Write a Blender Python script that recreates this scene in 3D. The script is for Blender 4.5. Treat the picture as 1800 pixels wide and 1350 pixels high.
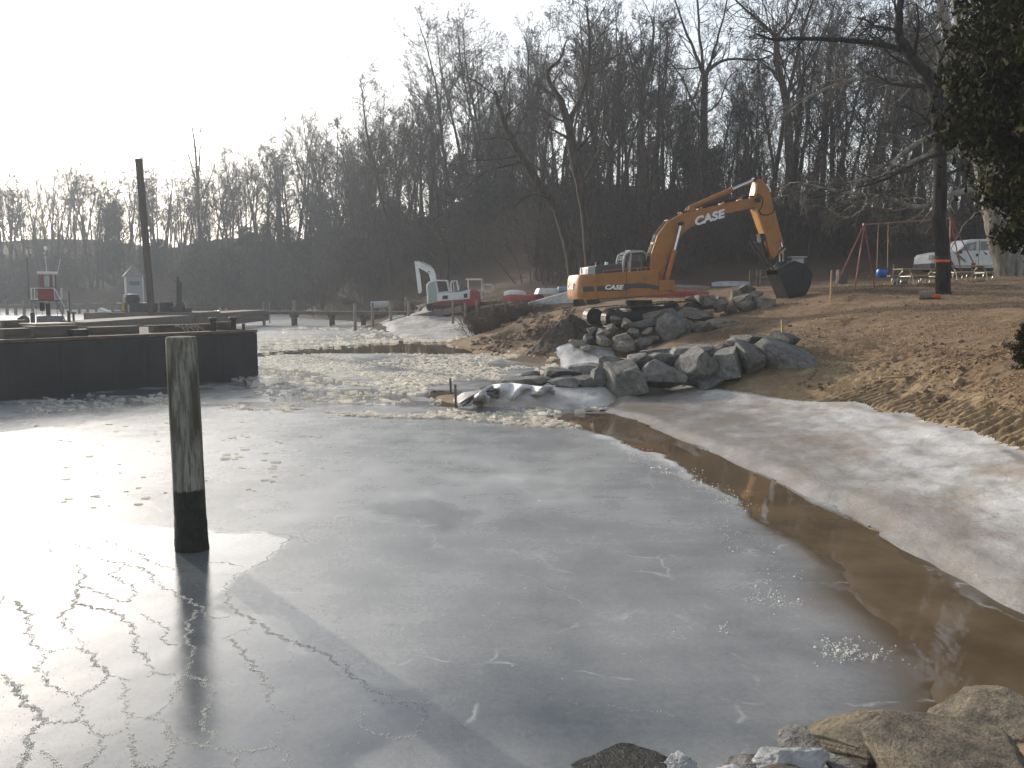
import bpy, bmesh, math, random
import numpy as np
from mathutils import Vector, Matrix, Euler

for _o in list(bpy.data.objects):
    bpy.data.objects.remove(_o)
SC = bpy.context.scene
COL = SC.collection
R = math.radians

# ------------------------------------------------------------------ camera
F = 1500.0                      # focal length in pixels of the 1800 px wide photograph
HORIZON = 515.0
CAMH = 3.0
PITCH = math.atan((675.0 - HORIZON) / F)
cam_d = bpy.data.cameras.new('camera')
cam_d.sensor_width = 36.0
cam_d.lens = 36.0 * F / 1800.0
cam_d.clip_start = 0.1
cam_d.clip_end = 5000.0
cam = bpy.data.objects.new('camera', cam_d)
COL.objects.link(cam)
cam.location = (0, 0, CAMH)
cam.rotation_euler = (math.pi / 2 - PITCH, 0, 0)
SC.camera = cam

# ------------------------------------------------------------------ sky and sun
SUN_AZ, SUN_EL = -38.0, 15.5    # degrees: left of the view direction, above the horizon
W = bpy.data.worlds.new('World')
SC.world = W
W.use_nodes = True
wn = W.node_tree.nodes
wn.clear()
sky_n = wn.new('ShaderNodeTexSky')
sky_n.sky_type = 'NISHITA'
sky_n.sun_disc = False
sky_n.sun_elevation = R(SUN_EL)
sky_n.sun_rotation = R(SUN_AZ)
sky_n.altitude = 0.0
sky_n.air_density = 1.0
sky_n.dust_density = 1.9
sky_n.ozone_density = 1.0
bg_n = wn.new('ShaderNodeBackground')
bg_n.inputs['Strength'].default_value = 0.15
out_n = wn.new('ShaderNodeOutputWorld')
bw_n = wn.new('ShaderNodeRGBToBW')           # thin high haze: the sky is paler than clear air
mx_n = wn.new('ShaderNodeMix'); mx_n.data_type = 'RGBA'; mx_n.inputs[0].default_value = 0.60
W.node_tree.links.new(sky_n.outputs['Color'], bw_n.inputs[0])
W.node_tree.links.new(sky_n.outputs['Color'], [i for i in mx_n.inputs if i.type == 'RGBA'][0])
W.node_tree.links.new(bw_n.outputs[0], [i for i in mx_n.inputs if i.type == 'RGBA'][1])
W.node_tree.links.new([o for o in mx_n.outputs if o.type == 'RGBA'][0], bg_n.inputs['Color'])
W.node_tree.links.new(bg_n.outputs['Background'], out_n.inputs['Surface'])

sun_d = bpy.data.lights.new('sun', 'SUN')
sun_d.energy = 2.35
sun_d.angle = R(0.6)
sun_d.color = (1.0, 0.90, 0.76)
sun = bpy.data.objects.new('sun', sun_d)
COL.objects.link(sun)
_s = Vector((math.sin(R(SUN_AZ)) * math.cos(R(SUN_EL)), math.cos(R(SUN_AZ)) * math.cos(R(SUN_EL)), math.sin(R(SUN_EL))))
sun.rotation_euler = _s.to_track_quat('Z', 'Y').to_euler()
sun.location = (-30, 30, 40)

SC.view_settings.view_transform = 'Standard'
SC.view_settings.look = 'None'
SC.view_settings.gamma = 1.0
SC.view_settings.use_curve_mapping = False
SC.view_settings.exposure = 0.90
SC.cycles.use_denoising = True
SC.cycles.max_bounces = 6
SC.cycles.diffuse_bounces = 3
SC.cycles.glossy_bounces = 3
SC.cycles.transmission_bounces = 4
SC.cycles.transparent_max_bounces = 8
SC.cycles.volume_bounces = 0
SC.cycles.sample_clamp_indirect = 6.0
SC.cycles.caustics_reflective = False
SC.cycles.caustics_refractive = False

# ------------------------------------------------------------------ pixel <-> place helpers
_cp, _sp = math.cos(PITCH), math.sin(PITCH)

def ray(px, py):
    u, v = (px - 900.0) / F, (675.0 - py) / F
    return Vector((u, _cp + v * _sp, -_sp + v * _cp))

def at(px, py, Y):
    """the point seen at pixel (px, py) at distance Y along the view"""
    d = ray(px, py)
    return Vector((0, 0, CAMH)) + d * (Y / d.y)

def gz(px, py, z=0.0):
    """the point seen at pixel (px, py) at height z"""
    d = ray(px, py)
    return Vector((0, 0, CAMH)) + d * ((z - CAMH) / d.z)

# ------------------------------------------------------------------ noise
def _hash(ix, iy, seed):
    h = (ix.astype(np.int64) * 374761393 + iy.astype(np.int64) * 668265263 + seed * 974634777) & 0xFFFFFFFF
    h = ((h ^ (h >> 13)) * 1274126177) & 0xFFFFFFFF
    h = (h ^ (h >> 16)) & 0xFFFFFFFF
    return h.astype(np.float64) / 4294967295.0

def vnoise(x, y, seed=0):
    x = np.asarray(x, float); y = np.asarray(y, float)
    ix, iy = np.floor(x), np.floor(y)
    fx, fy = x - ix, y - iy
    fx = fx * fx * (3 - 2 * fx); fy = fy * fy * (3 - 2 * fy)
    a = _hash(ix, iy, seed); b = _hash(ix + 1, iy, seed)
    c = _hash(ix, iy + 1, seed); d = _hash(ix + 1, iy + 1, seed)
    return (a + (b - a) * fx) * (1 - fy) + (c + (d - c) * fx) * fy

def fbm(x, y, seed=0, octv=4, gain=0.5):
    s = 0.0; amp = 1.0; tot = 0.0
    x = np.asarray(x, float); y = np.asarray(y, float)
    for k in range(octv):
        s = s + amp * vnoise(x, y, seed + k * 17)
        tot += amp; amp *= gain
        x, y = x * 2.03 + 13.7, y * 2.03 - 7.1
    return s / tot

def sstep(a, b, x):
    t = np.clip((np.asarray(x, float) - a) / (b - a), 0, 1)
    return t * t * (3 - 2 * t)

def poly_sd(X, Y, poly):
    """signed distance (inside negative) of points to a closed polygon"""
    X = np.asarray(X, float); Y = np.asarray(Y, float)
    d = np.full(X.shape, 1e18); inside = np.zeros(X.shape, bool)
    n = len(poly)
    for i in range(n):
        ax, ay = poly[i][0], poly[i][1]; bx_, by_ = poly[(i + 1) % n][0], poly[(i + 1) % n][1]
        ex, ey = bx_ - ax, by_ - ay
        L = ex * ex + ey * ey + 1e-12
        t = np.clip(((X - ax) * ex + (Y - ay) * ey) / L, 0, 1)
        dx, dy = X - ax - t * ex, Y - ay - t * ey
        d = np.minimum(d, dx * dx + dy * dy)
        c = ((ay > Y) != (by_ > Y)) & (X < (bx_ - ax) * (Y - ay) / ((by_ - ay) if abs(by_ - ay) > 1e-12 else 1e-12) + ax)
        inside ^= c
    d = np.sqrt(d)
    return np.where(inside, -d, d)

def line_d(X, Y, pts):
    """distance to an open polyline and arc length of the nearest point"""
    d = np.full(np.shape(X), 1e18); s = np.zeros(np.shape(X)); acc = 0.0
    for i in range(len(pts) - 1):
        ax, ay = pts[i][0], pts[i][1]; ex, ey = pts[i + 1][0] - ax, pts[i + 1][1] - ay
        L = ex * ex + ey * ey + 1e-12
        t = np.clip(((X - ax) * ex + (Y - ay) * ey) / L, 0, 1)
        q = (X - ax - t * ex) ** 2 + (Y - ay - t * ey) ** 2
        m = q < d
        d = np.where(m, q, d); s = np.where(m, acc + t * math.sqrt(L), s)
        acc += math.sqrt(L)
    return np.sqrt(d), s

# ------------------------------------------------------------------ objects
def tag(o, label=None, cat=None, group=None, kind=None):
    if label: o['label'] = label
    if cat: o['category'] = cat
    if group: o['group'] = group
    if kind: o['kind'] = kind
    return o

def link(o, parent=None):
    COL.objects.link(o)
    if parent is not None:
        o.parent = parent
    return o

def empty(name, loc=(0, 0, 0), rz=0.0, label=None, cat=None, group=None):
    o = bpy.data.objects.new(name, None)
    o.empty_display_size = 0.2
    link(o)
    o.location = loc
    o.rotation_euler = (0, 0, rz)
    return tag(o, label, cat, group)

def copy_tree(o, parent=None):
    c = o.copy()
    COL.objects.link(c)
    c.parent = parent
    for ch in list(o.children):
        copy_tree(ch, c)
    return c

def np_mesh(name, V, faces, smooth=False):
    """fast mesh from an (n,3) array and an (m,k) int array (k = 3 or 4), or list of such arrays"""
    if not isinstance(faces, (list, tuple)):
        faces = [faces]
    faces = [np.asarray(f, np.int32) for f in faces if len(f)]
    me = bpy.data.meshes.new(name)
    V = np.asarray(V, np.float32)
    nl = sum(f.size for f in faces); nf = sum(len(f) for f in faces)
    me.vertices.add(len(V)); me.loops.add(nl); me.polygons.add(nf)
    me.vertices.foreach_set('co', V.ravel())
    me.loops.foreach_set('vertex_index', np.concatenate([f.ravel() for f in faces]))
    tot = np.concatenate([np.full(len(f), f.shape[1], np.int32) for f in faces])
    st = np.concatenate([[0], np.cumsum(tot)[:-1]]).astype(np.int32)
    me.polygons.foreach_set('loop_start', st)
    try:
        me.polygons.foreach_set('loop_total', tot)
    except Exception:
        pass
    me.polygons.foreach_set('use_smooth', np.full(nf, bool(smooth)))
    me.update(calc_edges=True)
    me.validate()
    return me

def np_obj(name, V, faces, material, parent=None, smooth=False):
    me = np_mesh(name, V, faces, smooth)
    me.materials.append(material)
    o = bpy.data.objects.new(name, me)
    return link(o, parent)

def add_attr(me, name, arr):
    a = me.attributes.new(name, 'FLOAT', 'POINT')
    a.data.foreach_set('value', np.asarray(arr, np.float32).ravel())

class MB:
    """collects shapes into one mesh"""
    def __init__(s):
        s.v = []; s.f = []
    def add(s, vs, fs):
        k = len(s.v)
        s.v += [tuple(v) for v in vs]
        s.f += [tuple(i + k for i in f) for f in fs]
        return s
    def box(s, c, size, rot=None, taper=1.0):
        hx, hy, hz = size[0] / 2, size[1] / 2, size[2] / 2
        vs = []
        for z, t in ((-hz, 1.0), (hz, taper)):
            for x, y in ((-hx, -hy), (hx, -hy), (hx, hy), (-hx, hy)):
                vs.append(Vector((x * t, y * t, z)))
        M = None
        if rot is not None:
            M = Euler(rot).to_matrix() if not isinstance(rot, Matrix) else rot
        vs = [((M @ v) if M else v) + Vector(c) for v in vs]
        return s.add(vs, [(0, 3, 2, 1), (4, 5, 6, 7), (0, 1, 5, 4), (1, 2, 6, 5), (2, 3, 7, 6), (3, 0, 4, 7)])
    def bar(s, p0, p1, w, h, up=(0, 0, 1)):
        """box beam from p0 to p1"""
        p0, p1 = Vector(p0), Vector(p1)
        d = (p1 - p0); L = d.length; d.normalize()
        u = Vector(up)
        a = d.cross(u)
        if a.length < 1e-4: a = d.cross(Vector((1, 0, 0)))
        a.normalize(); b = a.cross(d)
        vs = []
        for p in (p0, p1):
            for x, y in ((-1, -1), (1, -1), (1, 1), (-1, 1)):
                vs.append(p + a * (x * w / 2) + b * (y * h / 2))
        return s.add(vs, [(0, 1, 2, 3), (7, 6, 5, 4), (0, 4, 5, 1), (1, 5, 6, 2), (2, 6, 7, 3), (3, 7, 4, 0)])
    def tube(s, pts, rad, n=8, caps=True):
        pts = [Vector(p) for p in pts]
        if not hasattr(rad, '__len__'): rad = [rad] * len(pts)
        vs, fs = [], []
        ref = None
        for i, p in enumerate(pts):
            t = (pts[min(i + 1, len(pts) - 1)] - pts[max(i - 1, 0)]).normalized()
            if ref is None:
                ref = t.cross(Vector((0, 0, 1)))
                if ref.length < 1e-3: ref = t.cross(Vector((1, 0, 0)))
            ref = (ref - t * ref.dot(t)).normalized()
            b = t.cross(ref)
            for k in range(n):
                a = 2 * math.pi * k / n
                vs.append(p + (ref * math.cos(a) + b * math.sin(a)) * rad[i])
        for i in range(len(pts) - 1):
            for k in range(n):
                k2 = (k + 1) % n
                fs.append((i * n + k, i * n + k2, (i + 1) * n + k2, (i + 1) * n + k))
        if caps:
            fs.append(tuple(range(n - 1, -1, -1)))
            fs.append(tuple((len(pts) - 1) * n + k for k in range(n)))
        return s.add(vs, fs)
    def prism(s, poly, y0, y1, inset=0.0):
        """side profile poly (x, z) extruded across y"""
        n = len(poly)
        vs = [Vector((p[0], y0, p[1])) for p in poly] + [Vector((p[0], y1, p[1])) for p in poly]
        fs = [tuple(range(n)), tuple(range(2 * n - 1, n - 1, -1))]
        for i in range(n):
            j = (i + 1) % n
            fs.append((i, n + i, n + j, j))
        return s.add(vs, fs)
    def lathe(s, prof, n=16, c=(0, 0, 0)):
        """profile of (r, z) turned around z"""
        vs, fs = [], []
        for r, z in prof:
            for k in range(n):
                a = 2 * math.pi * k / n
                vs.append(Vector((c[0] + r * math.cos(a), c[1] + r * math.sin(a), c[2] + z)))
        for i in range(len(prof) - 1):
            for k in range(n):
                k2 = (k + 1) % n
                fs.append((i * n + k, i * n + k2, (i + 1) * n + k2, (i + 1) * n + k))
        fs.append(tuple(range(n - 1, -1, -1)))
        fs.append(tuple((len(prof) - 1) * n + k for k in range(n)))
        return s.add(vs, fs)
    def build(s, name, material, parent=None, bevel=0.0, smooth=False, seg=2):
        me = bpy.data.meshes.new(name)
        me.from_pydata([tuple(v) for v in s.v], [], s.f)
        bm = bmesh.new(); bm.from_mesh(me)
        bmesh.ops.recalc_face_normals(bm, faces=bm.faces)
        if bevel > 0:
            es = [e for e in bm.edges if e.is_manifold and e.calc_face_angle(0) > R(25)]
            bmesh.ops.bevel(bm, geom=es, offset=bevel, segments=seg, profile=0.6, affect='EDGES', clamp_overlap=True)
        if smooth:
            for f in bm.faces: f.smooth = True
            for e in bm.edges:
                if e.is_manifold and e.calc_face_angle(0) > R(38): e.smooth = False
        bm.to_mesh(me); bm.free()
        me.materials.append(material)
        o = bpy.data.objects.new(name, me)
        return link(o, parent)

# ------------------------------------------------------------------ materials
class NT:
    def __init__(s, name):
        s.m = bpy.data.materials.new(name); s.m.use_nodes = True
        s.t = s.m.node_tree; s.t.nodes.clear()
        s.out = s.t.nodes.new('ShaderNodeOutputMaterial')
        s.p = s.t.nodes.new('ShaderNodeBsdfPrincipled')
        s.t.links.new(s.p.outputs[0], s.out.inputs['Surface'])
        s.tc = s.t.nodes.new('ShaderNodeTexCoord')
    def n(s, kind, **kw):
        n = s.t.nodes.new(kind)
        for k, v in kw.items(): setattr(n, k, v)
        return n
    def l(s, a, b): s.t.links.new(a, b)
    def noise(s, scale, detail=4, rough=0.55, vec=None, dist=0.0):
        n = s.n('ShaderNodeTexNoise')
        n.inputs['Scale'].default_value = scale; n.inputs['Detail'].default_value = detail
        n.inputs['Roughness'].default_value = rough; n.inputs['Distortion'].default_value = dist
        s.l(vec if vec is not None else s.tc.outputs['Object'], n.inputs['Vector'])
        return n.outputs['Fac']
    def mapping(s, scale=(1, 1, 1), rot=(0, 0, 0), src='Object'):
        n = s.n('ShaderNodeMapping')
        n.inputs['Scale'].default_value = scale; n.inputs['Rotation'].default_value = rot
        s.l(s.tc.outputs[src], n.inputs['Vector'])
        return n.outputs[0]
    def attr(s, name):
        n = s.n('ShaderNodeAttribute'); n.attribute_name = name
        return n.outputs['Fac']
    def ramp(s, fac, stops):
        n = s.n('ShaderNodeValToRGB')
        while len(n.color_ramp.elements) < len(stops): n.color_ramp.elements.new(0.5)
        for e, (p, c) in zip(n.color_ramp.elements, stops):
            e.position = p; e.color = (c[0], c[1], c[2], 1) if hasattr(c, '__len__') else (c, c, c, 1)
        s.l(fac, n.inputs['Fac'])
        return n.outputs['Color']
    def mix(s, fac, a, b, mode='MIX'):
        n = s.n('ShaderNodeMix'); n.data_type = 'RGBA'; n.blend_type = mode
        ins = [i for i in n.inputs if i.type == 'RGBA']
        if hasattr(fac, 'is_output'): s.l(fac, n.inputs[0])
        else: n.inputs[0].default_value = fac
        for i, v in zip(ins, (a, b)):
            if hasattr(v, 'is_output'): s.l(v, i)
            else: i.default_value = (v[0], v[1], v[2], 1)
        return [o for o in n.outputs if o.type == 'RGBA'][0]
    def math(s, op, a, b=None, clamp=False):
        n = s.n('ShaderNodeMath'); n.operation = op; n.use_clamp = clamp
        for i, v in enumerate((a, b)):
            if v is None: continue
            if hasattr(v, 'is_output'): s.l(v, n.inputs[i])
            else: n.inputs[i].default_value = v
        return n.outputs[0]
    def mrange(s, v, a, b, c, d):
        n = s.n('ShaderNodeMapRange')
        s.l(v, n.inputs[0])
        for i, q in enumerate((a, b, c, d)): n.inputs[i + 1].default_value = q
        return n.outputs[0]
    def bump(s, h, strength, dist=0.02, prev=None):
        n = s.n('ShaderNodeBump'); n.inputs['Strength'].default_value = strength; n.inputs['Distance'].default_value = dist
        s.l(h, n.inputs['Height'])
        if prev is not None: s.l(prev, n.inputs['Normal'])
        return n.outputs[0]
    def set(s, **kw):
        for k, v in kw.items():
            i = s.p.inputs[k.replace('_', ' ')]
            if hasattr(v, 'is_output'): s.l(v, i)
            else:
                i.default_value = (v[0], v[1], v[2], 1) if (hasattr(v, '__len__') and i.type == 'RGBA') else v
        return s

def mat(name, col, rough=0.7, metal=0.0, var=0.25, scale=5.0, bump=0.0, bscale=30.0, bdist=0.02, col2=None, spot=0.5, rvar=0.1, stretch=(1, 1, 1)):
    t = NT(name)
    vec = t.mapping(stretch)
    f = t.noise(scale, 5, 0.6, vec)
    c2 = col2 if col2 else tuple(c * (1 - var) for c in col)
    c1 = col if col2 else tuple(min(1, c * (1 + var)) for c in col)
    c = t.ramp(f, [(max(0, spot - 0.17), c1), (min(1, spot + 0.17), c2)])
    t.set(Base_Color=c, Metallic=metal)
    t.set(Roughness=t.mrange(f, 0.3, 0.7, max(0.02, rough - rvar), min(1, rough + rvar)))
    if bump > 0:
        b = t.noise(bscale, 4, 0.6, vec)
        t.set(Normal=t.bump(b, bump, bdist))
    return t.m

def jitter_hue(t, col, amt=0.25):
    """per-object brightness variation"""
    oi = t.n('ShaderNodeObjectInfo')
    r = t.mrange(oi.outputs['Random'], 0, 1, 1 - amt, 1 + amt)
    n = t.n('ShaderNodeMix'); n.data_type = 'RGBA'; n.blend_type = 'MULTIPLY'; n.inputs[0].default_value = 1.0
    ins = [i for i in n.inputs if i.type == 'RGBA']
    t.l(col, ins[0])
    cb = t.n('ShaderNodeCombineColor')
    for i in range(3): t.l(r, cb.inputs[i])
    t.l(cb.outputs[0], ins[1])
    return [o for o in n.outputs if o.type == 'RGBA'][0]
# ================================================================== land form
def _cp_list():
    P = []
    def z(px, py, h): v = gz(px, py, h); P.append((v.x, v.y, h))
    def y(px, py, Y, dz=0.0): v = at(px, py, Y); P.append((v.x, v.y, v.z + dz))
    def w(X, Y, Z): P.append((X, Y, Z))
    # water line, near to far
    for q in ((1800, 1075), (1700, 1022), (1600, 970), (1500, 915), (1400, 862), (1300, 815), (1200, 772), (1120, 738)):
        z(q[0], q[1], 0.0)
    w(5.3, 6.6, 0.0); w(6.5, 4.5, 0.15); z(1800, 950, 0.24); z(1700, 905, 0.25); z(1600, 862, 0.25); z(1500, 815, 0.25); z(1400, 780, 0.22); z(1300, 745, 0.18); z(1950, 1010, 0.24)
    for q in ((1065, 716), (960, 716), (815, 712), (800, 694), (880, 672), (960, 655), (1010, 646), (940, 640), (880, 628), (832, 622), (775, 602), (720, 592), (680, 580), (640, 566), (600, 552), (520, 549), (450, 547), (250, 545), (120, 543), (0, 541), (-200, 540), (-500, 540)):
        z(q[0], q[1], 0.0)
    # lake bed
    w(2.9, 9.0, -0.5); w(3.3, 7.4, -0.4); w(2.5, 12.0, -0.55); w(1.3, 17.0, -0.6)
    for q in ((900, 740), (700, 700), (700, 640), (600, 600), (500, 570), (200, 560), (0, 560), (300, 800), (600, 1000), (900, 1200), (100, 1200), (-300, 700), (-300, 560)):
        z(q[0], q[1], -0.9)
    w(0, 4, -0.8); w(-10, 4, -1); w(-60, 60, -1); w(-60, 20, -1); w(-120, 100, -1)
    # foreground riprap bank
    w(1.2, 4.4, -0.1); w(2.6, 4.6, 0.35); w(3.6, 4.9, 0.5); w(4.6, 5.0, 0.5); w(3.2, 6.2, -0.25); w(4.4, 6.6, -0.15); w(3.5, 3.2, 1.0); w(7, 2, 1.2)
    # top edge of the beach ice
    z(1290, 694, 0.38); z(1400, 700, 0.45); z(1500, 716, 0.5); z(1600, 748, 0.52); z(1700, 785, 0.54); z(1800, 822, 0.56); z(1950, 880, 0.58)
    z(1180, 690, 0.22)
    # sand step and lawn edge
    z(1450, 660, 0.85); z(1600, 672, 1.0); z(1700, 700, 1.02); z(1800, 735, 1.0); z(1800, 690, 1.3); z(1650, 640, 1.3); z(1500, 628, 1.2); z(1950, 700, 1.4)
    z(1800, 620, 1.72); z(1600, 590, 1.75); z(1450, 590, 1.65); z(1320, 596, 1.5); z(1800, 560, 2.25); z(1600, 548, 2.35); z(1450, 560, 2.05); z(1980, 600, 2.0)
    z(1250, 600, 1.2); z(1150, 612, 0.8); z(1300, 570, 1.75); z(1400, 556, 2.05)
    # core of the stone spit
    w(0.2, 24.2, 0.25); w(2.8, 25.2, 0.6); w(4.5, 25.2, 0.8); w(6.0, 25.2, 1.0); w(7.5, 24.6, 1.25)
    # ground round the machine
    y(1030, 572, 39.5); y(1120, 572, 39.5); y(1240, 556, 40); y(1340, 540, 39); y(1400, 531, 39); y(1100, 606, 36); y(1200, 590, 35.5); y(1010, 606, 37)
    y(1500, 506, 42); y(1470, 515, 38); y(1660, 514, 34); y(1800, 505, 36); y(1580, 524, 34); y(1700, 490, 46); y(1800, 486, 46); y(1620, 484, 54); y(1780, 482, 52); y(1950, 480, 50)
    y(1400, 505, 50); y(1300, 506, 50); y(1180, 528, 46); y(1000, 545, 48); y(930, 555, 50); y(950, 575, 44); y(890, 585, 48); y(840, 575, 58)
    y(930, 545, 58); y(860, 545, 66); y(790, 549, 70); y(720, 552, 80); y(680, 546, 100); y(1050, 530, 60); y(1200, 512, 60)
    z(700, 562, 0.15); z(760, 566, 0.25); z(820, 576, 0.3); z(885, 586, 0.4); z(985, 606, 0.45); z(1060, 618, 0.4); z(1110, 628, 0.35); z(900, 602, 0.3)
    # wooded slope
    w(30, 62, 5.5); w(14, 62, 4.2); w(0, 72, 4.0); w(-14, 95, 2.6); w(-28, 140, 1.6); w(-52, 158, 2.0); w(-110, 185, 3.0)
    w(60, 62, 8); w(30, 85, 10.0); w(14, 85, 12.5); w(0, 95, 13); w(-14, 112, 13); w(-35, 158, 10); w(-65, 185, 11); w(-115, 200, 12)
    w(60, 90, 12); w(30, 110, 14); w(12, 112, 17); w(-8, 132, 17.5); w(-30, 172, 14.5); w(-65, 205, 17); w(-120, 230, 18); w(-180, 220, 17)
    w(90, 60, 9); w(90, 30, 5); w(40, 20, 3.2); w(25, 22, 2.6); w(30, 40, 4.0); w(45, 45, 5.0); w(30, 8, 2.2)
    w(60, 150, 12); w(0, 170, 15); w(-60, 230, 10); w(0, 300, 12); w(-150, 320, 9); w(100, 250, 12); w(-250, 260, 8); w(200, 100, 12)
    return np.array(P)

_CP = _cp_list()
_C2 = np.full(len(_CP), 0.05)
def _solve():
    d = np.sqrt(((_CP[:, None, :2] - _CP[None, :, :2]) ** 2).sum(-1) + _C2[None, :])
    n = len(_CP)
    A = np.zeros((n + 3, n + 3)); A[:n, :n] = -d + np.eye(n) * -0.02
    A[:n, n] = 1; A[:n, n + 1:n + 3] = _CP[:, :2]
    A[n, :n] = 1; A[n + 1:n + 3, :n] = _CP[:, :2].T
    b = np.zeros(n + 3); b[:n] = _CP[:, 2]
    return np.linalg.solve(A, b)
_CW = _solve()

def _H_raw(X, Y):
    X = np.asarray(X, float); Y = np.asarray(Y, float)
    o = _CW[-3] + _CW[-2] * X + _CW[-1] * Y
    if X.size <= 4000:
        d = np.sqrt((X.reshape(-1, 1) - _CP[None, :, 0]) ** 2 + (Y.reshape(-1, 1) - _CP[None, :, 1]) ** 2 + 0.05)
        return o - (d @ _CW[:-3]).reshape(X.shape)
    for (x, y, _), w, c2 in zip(_CP, _CW[:-3], _C2):
        o = o - w * np.sqrt((X - x) ** 2 + (Y - y) ** 2 + c2)
    return o

_OFF = [(0, 0)] + [(math.cos(a) * r, math.sin(a) * r) for r in (0.5, 1.0) for a in np.arange(6) * math.pi / 3 + r]
def H0(X, Y):
    """land height; beyond the machines averaged over a few metres so the slope rolls smoothly"""
    X = np.asarray(X, float); Y = np.asarray(Y, float)
    o = _H_raw(X, Y)
    far = Y > 50
    if far.any():
        x, y = X[far], Y[far]
        r = 7.0 * sstep(50, 80, y)
        s = sum(_H_raw(x + dx * r, y + dy * r) for dx, dy in _OFF) / len(_OFF)
        o = o.copy(); o[far] = s
    return o

def hz(X, Y):
    return float(H0(np.array([X]), np.array([Y]))[0])

def on_ground(px, py, Y):
    """point at pixel column px, distance Y, standing on the land"""
    v = at(px, py, Y)
    return Vector((v.x, v.y, hz(v.x, v.y)))

def W2(pts, z=0.0):
    return [(lambda v: (v.x, v.y))(gz(p[0], p[1], z)) for p in pts]

# regions (world polygons)
SHELF = W2([(1062, 722), (1120, 742), (1200, 775), (1300, 818), (1400, 865), (1500, 918), (1600, 973), (1700, 1026), (1800, 1080), (2000, 1180)], 0.0) + \
        W2([(2050, 915), (1800, 818), (1700, 783), (1600, 744), (1500, 712), (1420, 700), (1340, 690), (1290, 682), (1220, 672), (1150, 668)], 0.52) + W2([(1090, 696)], 0.15)
SNOW_A = W2([(700, 594), (665, 572), (690, 566)], 0.05) + W2([(760, 566), (820, 576), (885, 586), (860, 590)], 0.25) + W2([(800, 598), (740, 597)], 0.05)
SNOW_B = W2([(990, 645), (960, 628)], 0.05) + W2([(950, 612), (985, 606), (1060, 618), (1110, 628)], 0.45) + W2([(1090, 645), (1040, 648)], 0.1)
SNOW_C = W2([(1075, 712), (1000, 720), (900, 717), (812, 716), (806, 700)], 0.0) + W2([(840, 678), (930, 672), (1060, 672), (1090, 690)], 0.3)
def on_slope(px, py):
    """where the sight line through a pixel meets the land"""
    Y = np.linspace(9, 40, 1500); d = ray(px, py)
    X = d.x / d.y * Y; Z = CAMH + d.z / d.y * Y
    k = int(np.argmax(Z - H0(X, Y) < 0))
    return (float(X[k]), float(Y[k]))
TRACK = [on_slope(*p) for p in ((1470, 672), (1560, 696), (1640, 722), (1720, 752), (1830, 800))]
TRACK2 = [on_slope(*p) for p in ((1420, 700), (1500, 718), (1600, 752), (1700, 788), (1830, 836))]
TRACK3 = [(at(*q).x, at(*q).y) for q in ((1240, 560, 37.5), (1330, 556, 34), (1500, 590, 26), (1800, 640, 19))]

def land_height(X, Y):
    z = H0(X, Y)
    dist = np.sqrt(X * X + Y * Y)
    land = sstep(0.05, 0.6, z)
    n1 = fbm(X * 0.35, Y * 0.35, 3, 4) - 0.5
    n2 = fbm(X * 1.7, Y * 1.7, 5, 4) - 0.5
    n3 = fbm(X * 6.0, Y * 6.0, 9, 3) - 0.5
    z = z + land * (0.26 * n1 * sstep(0.6, 1.6, z) + 0.07 * n2 + 0.035 * n3)
    # churned dirt by the wall end and along the lawn's edge
    ed = sstep(0.5, 0.8, z) * (1 - sstep(1.25, 1.6, z)) * sstep(9, 11, Y) * (1 - sstep(26, 30, Y))
    ridg = 1 - np.abs(2 * fbm(X * 2.2, Y * 2.2, 21, 4) - 1)
    z = z + ed * (0.10 * (ridg - 0.62) + 0.06 * (fbm(X * 9, Y * 9, 33, 3) - 0.5))
    # muddy ruts left of the machine
    m = np.exp(-(((X + 0.5) / 4.5) ** 2 + ((Y - 43) / 6.0) ** 2))
    z = z + m * 0.45 * (1 - np.abs(2 * fbm(X * 0.9 + Y * 0.3, Y * 0.55, 41, 4) - 1) - 0.6) * sstep(0.0, 0.25, z)
    # crawler prints pressed into the sand
    for pl, wd, amp, per in ((TRACK, 0.62, 0.050, 0.27), (TRACK2, 0.36, 0.045, 0.27), (TRACK3, 0.5, 0.05, 0.2)):
        d, s = line_d(X, Y, pl)
        wv = (1 - sstep(wd * 0.75, wd, d + 0.22 * (fbm(X * 1.2, Y * 1.2, 57, 3) - 0.5)))
        z = z + wv * amp * (np.sin(s * 2 * math.pi / per + 2.4 * fbm(X * 1.5, Y * 1.5, 77, 2)) * sstep(0.28, 0.42, fbm(X * 0.9, Y * 0.9, 61, 3)) - 0.35)
    far = sstep(45, 70, Y)
    z = z + far * 1.2 * (fbm(X * 0.12, Y * 0.12, 71, 4) - 0.5)
    return z

def ground_z(X, Y):
    return float(land_height(np.array([float(X)]), np.array([float(Y)]))[0])

def fan(cols, rows):
    U, Yv = np.meshgrid(cols, rows)
    return U * Yv, Yv

def grid_quads(nr, nc, keep=None):
    i = np.arange(nr * nc).reshape(nr, nc)
    q = np.stack([i[:-1, :-1], i[:-1, 1:], i[1:, 1:], i[1:, :-1]], -1).reshape(-1, 4)
    if keep is not None:
        k = keep.ravel()
        q = q[k[q].all(1)]
    return q

def compact(V, q, *attrs):
    used = np.unique(q)
    remap = np.full(len(V), -1, np.int64); remap[used] = np.arange(len(used))
    return (V[used], remap[q]) + tuple(a.ravel()[used] for a in attrs)

def geo(a, b, r):
    n = int(math.ceil(math.log(b / a) / math.log(r)))
    return a * (b / a) ** (np.arange(n + 1) / n)

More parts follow.
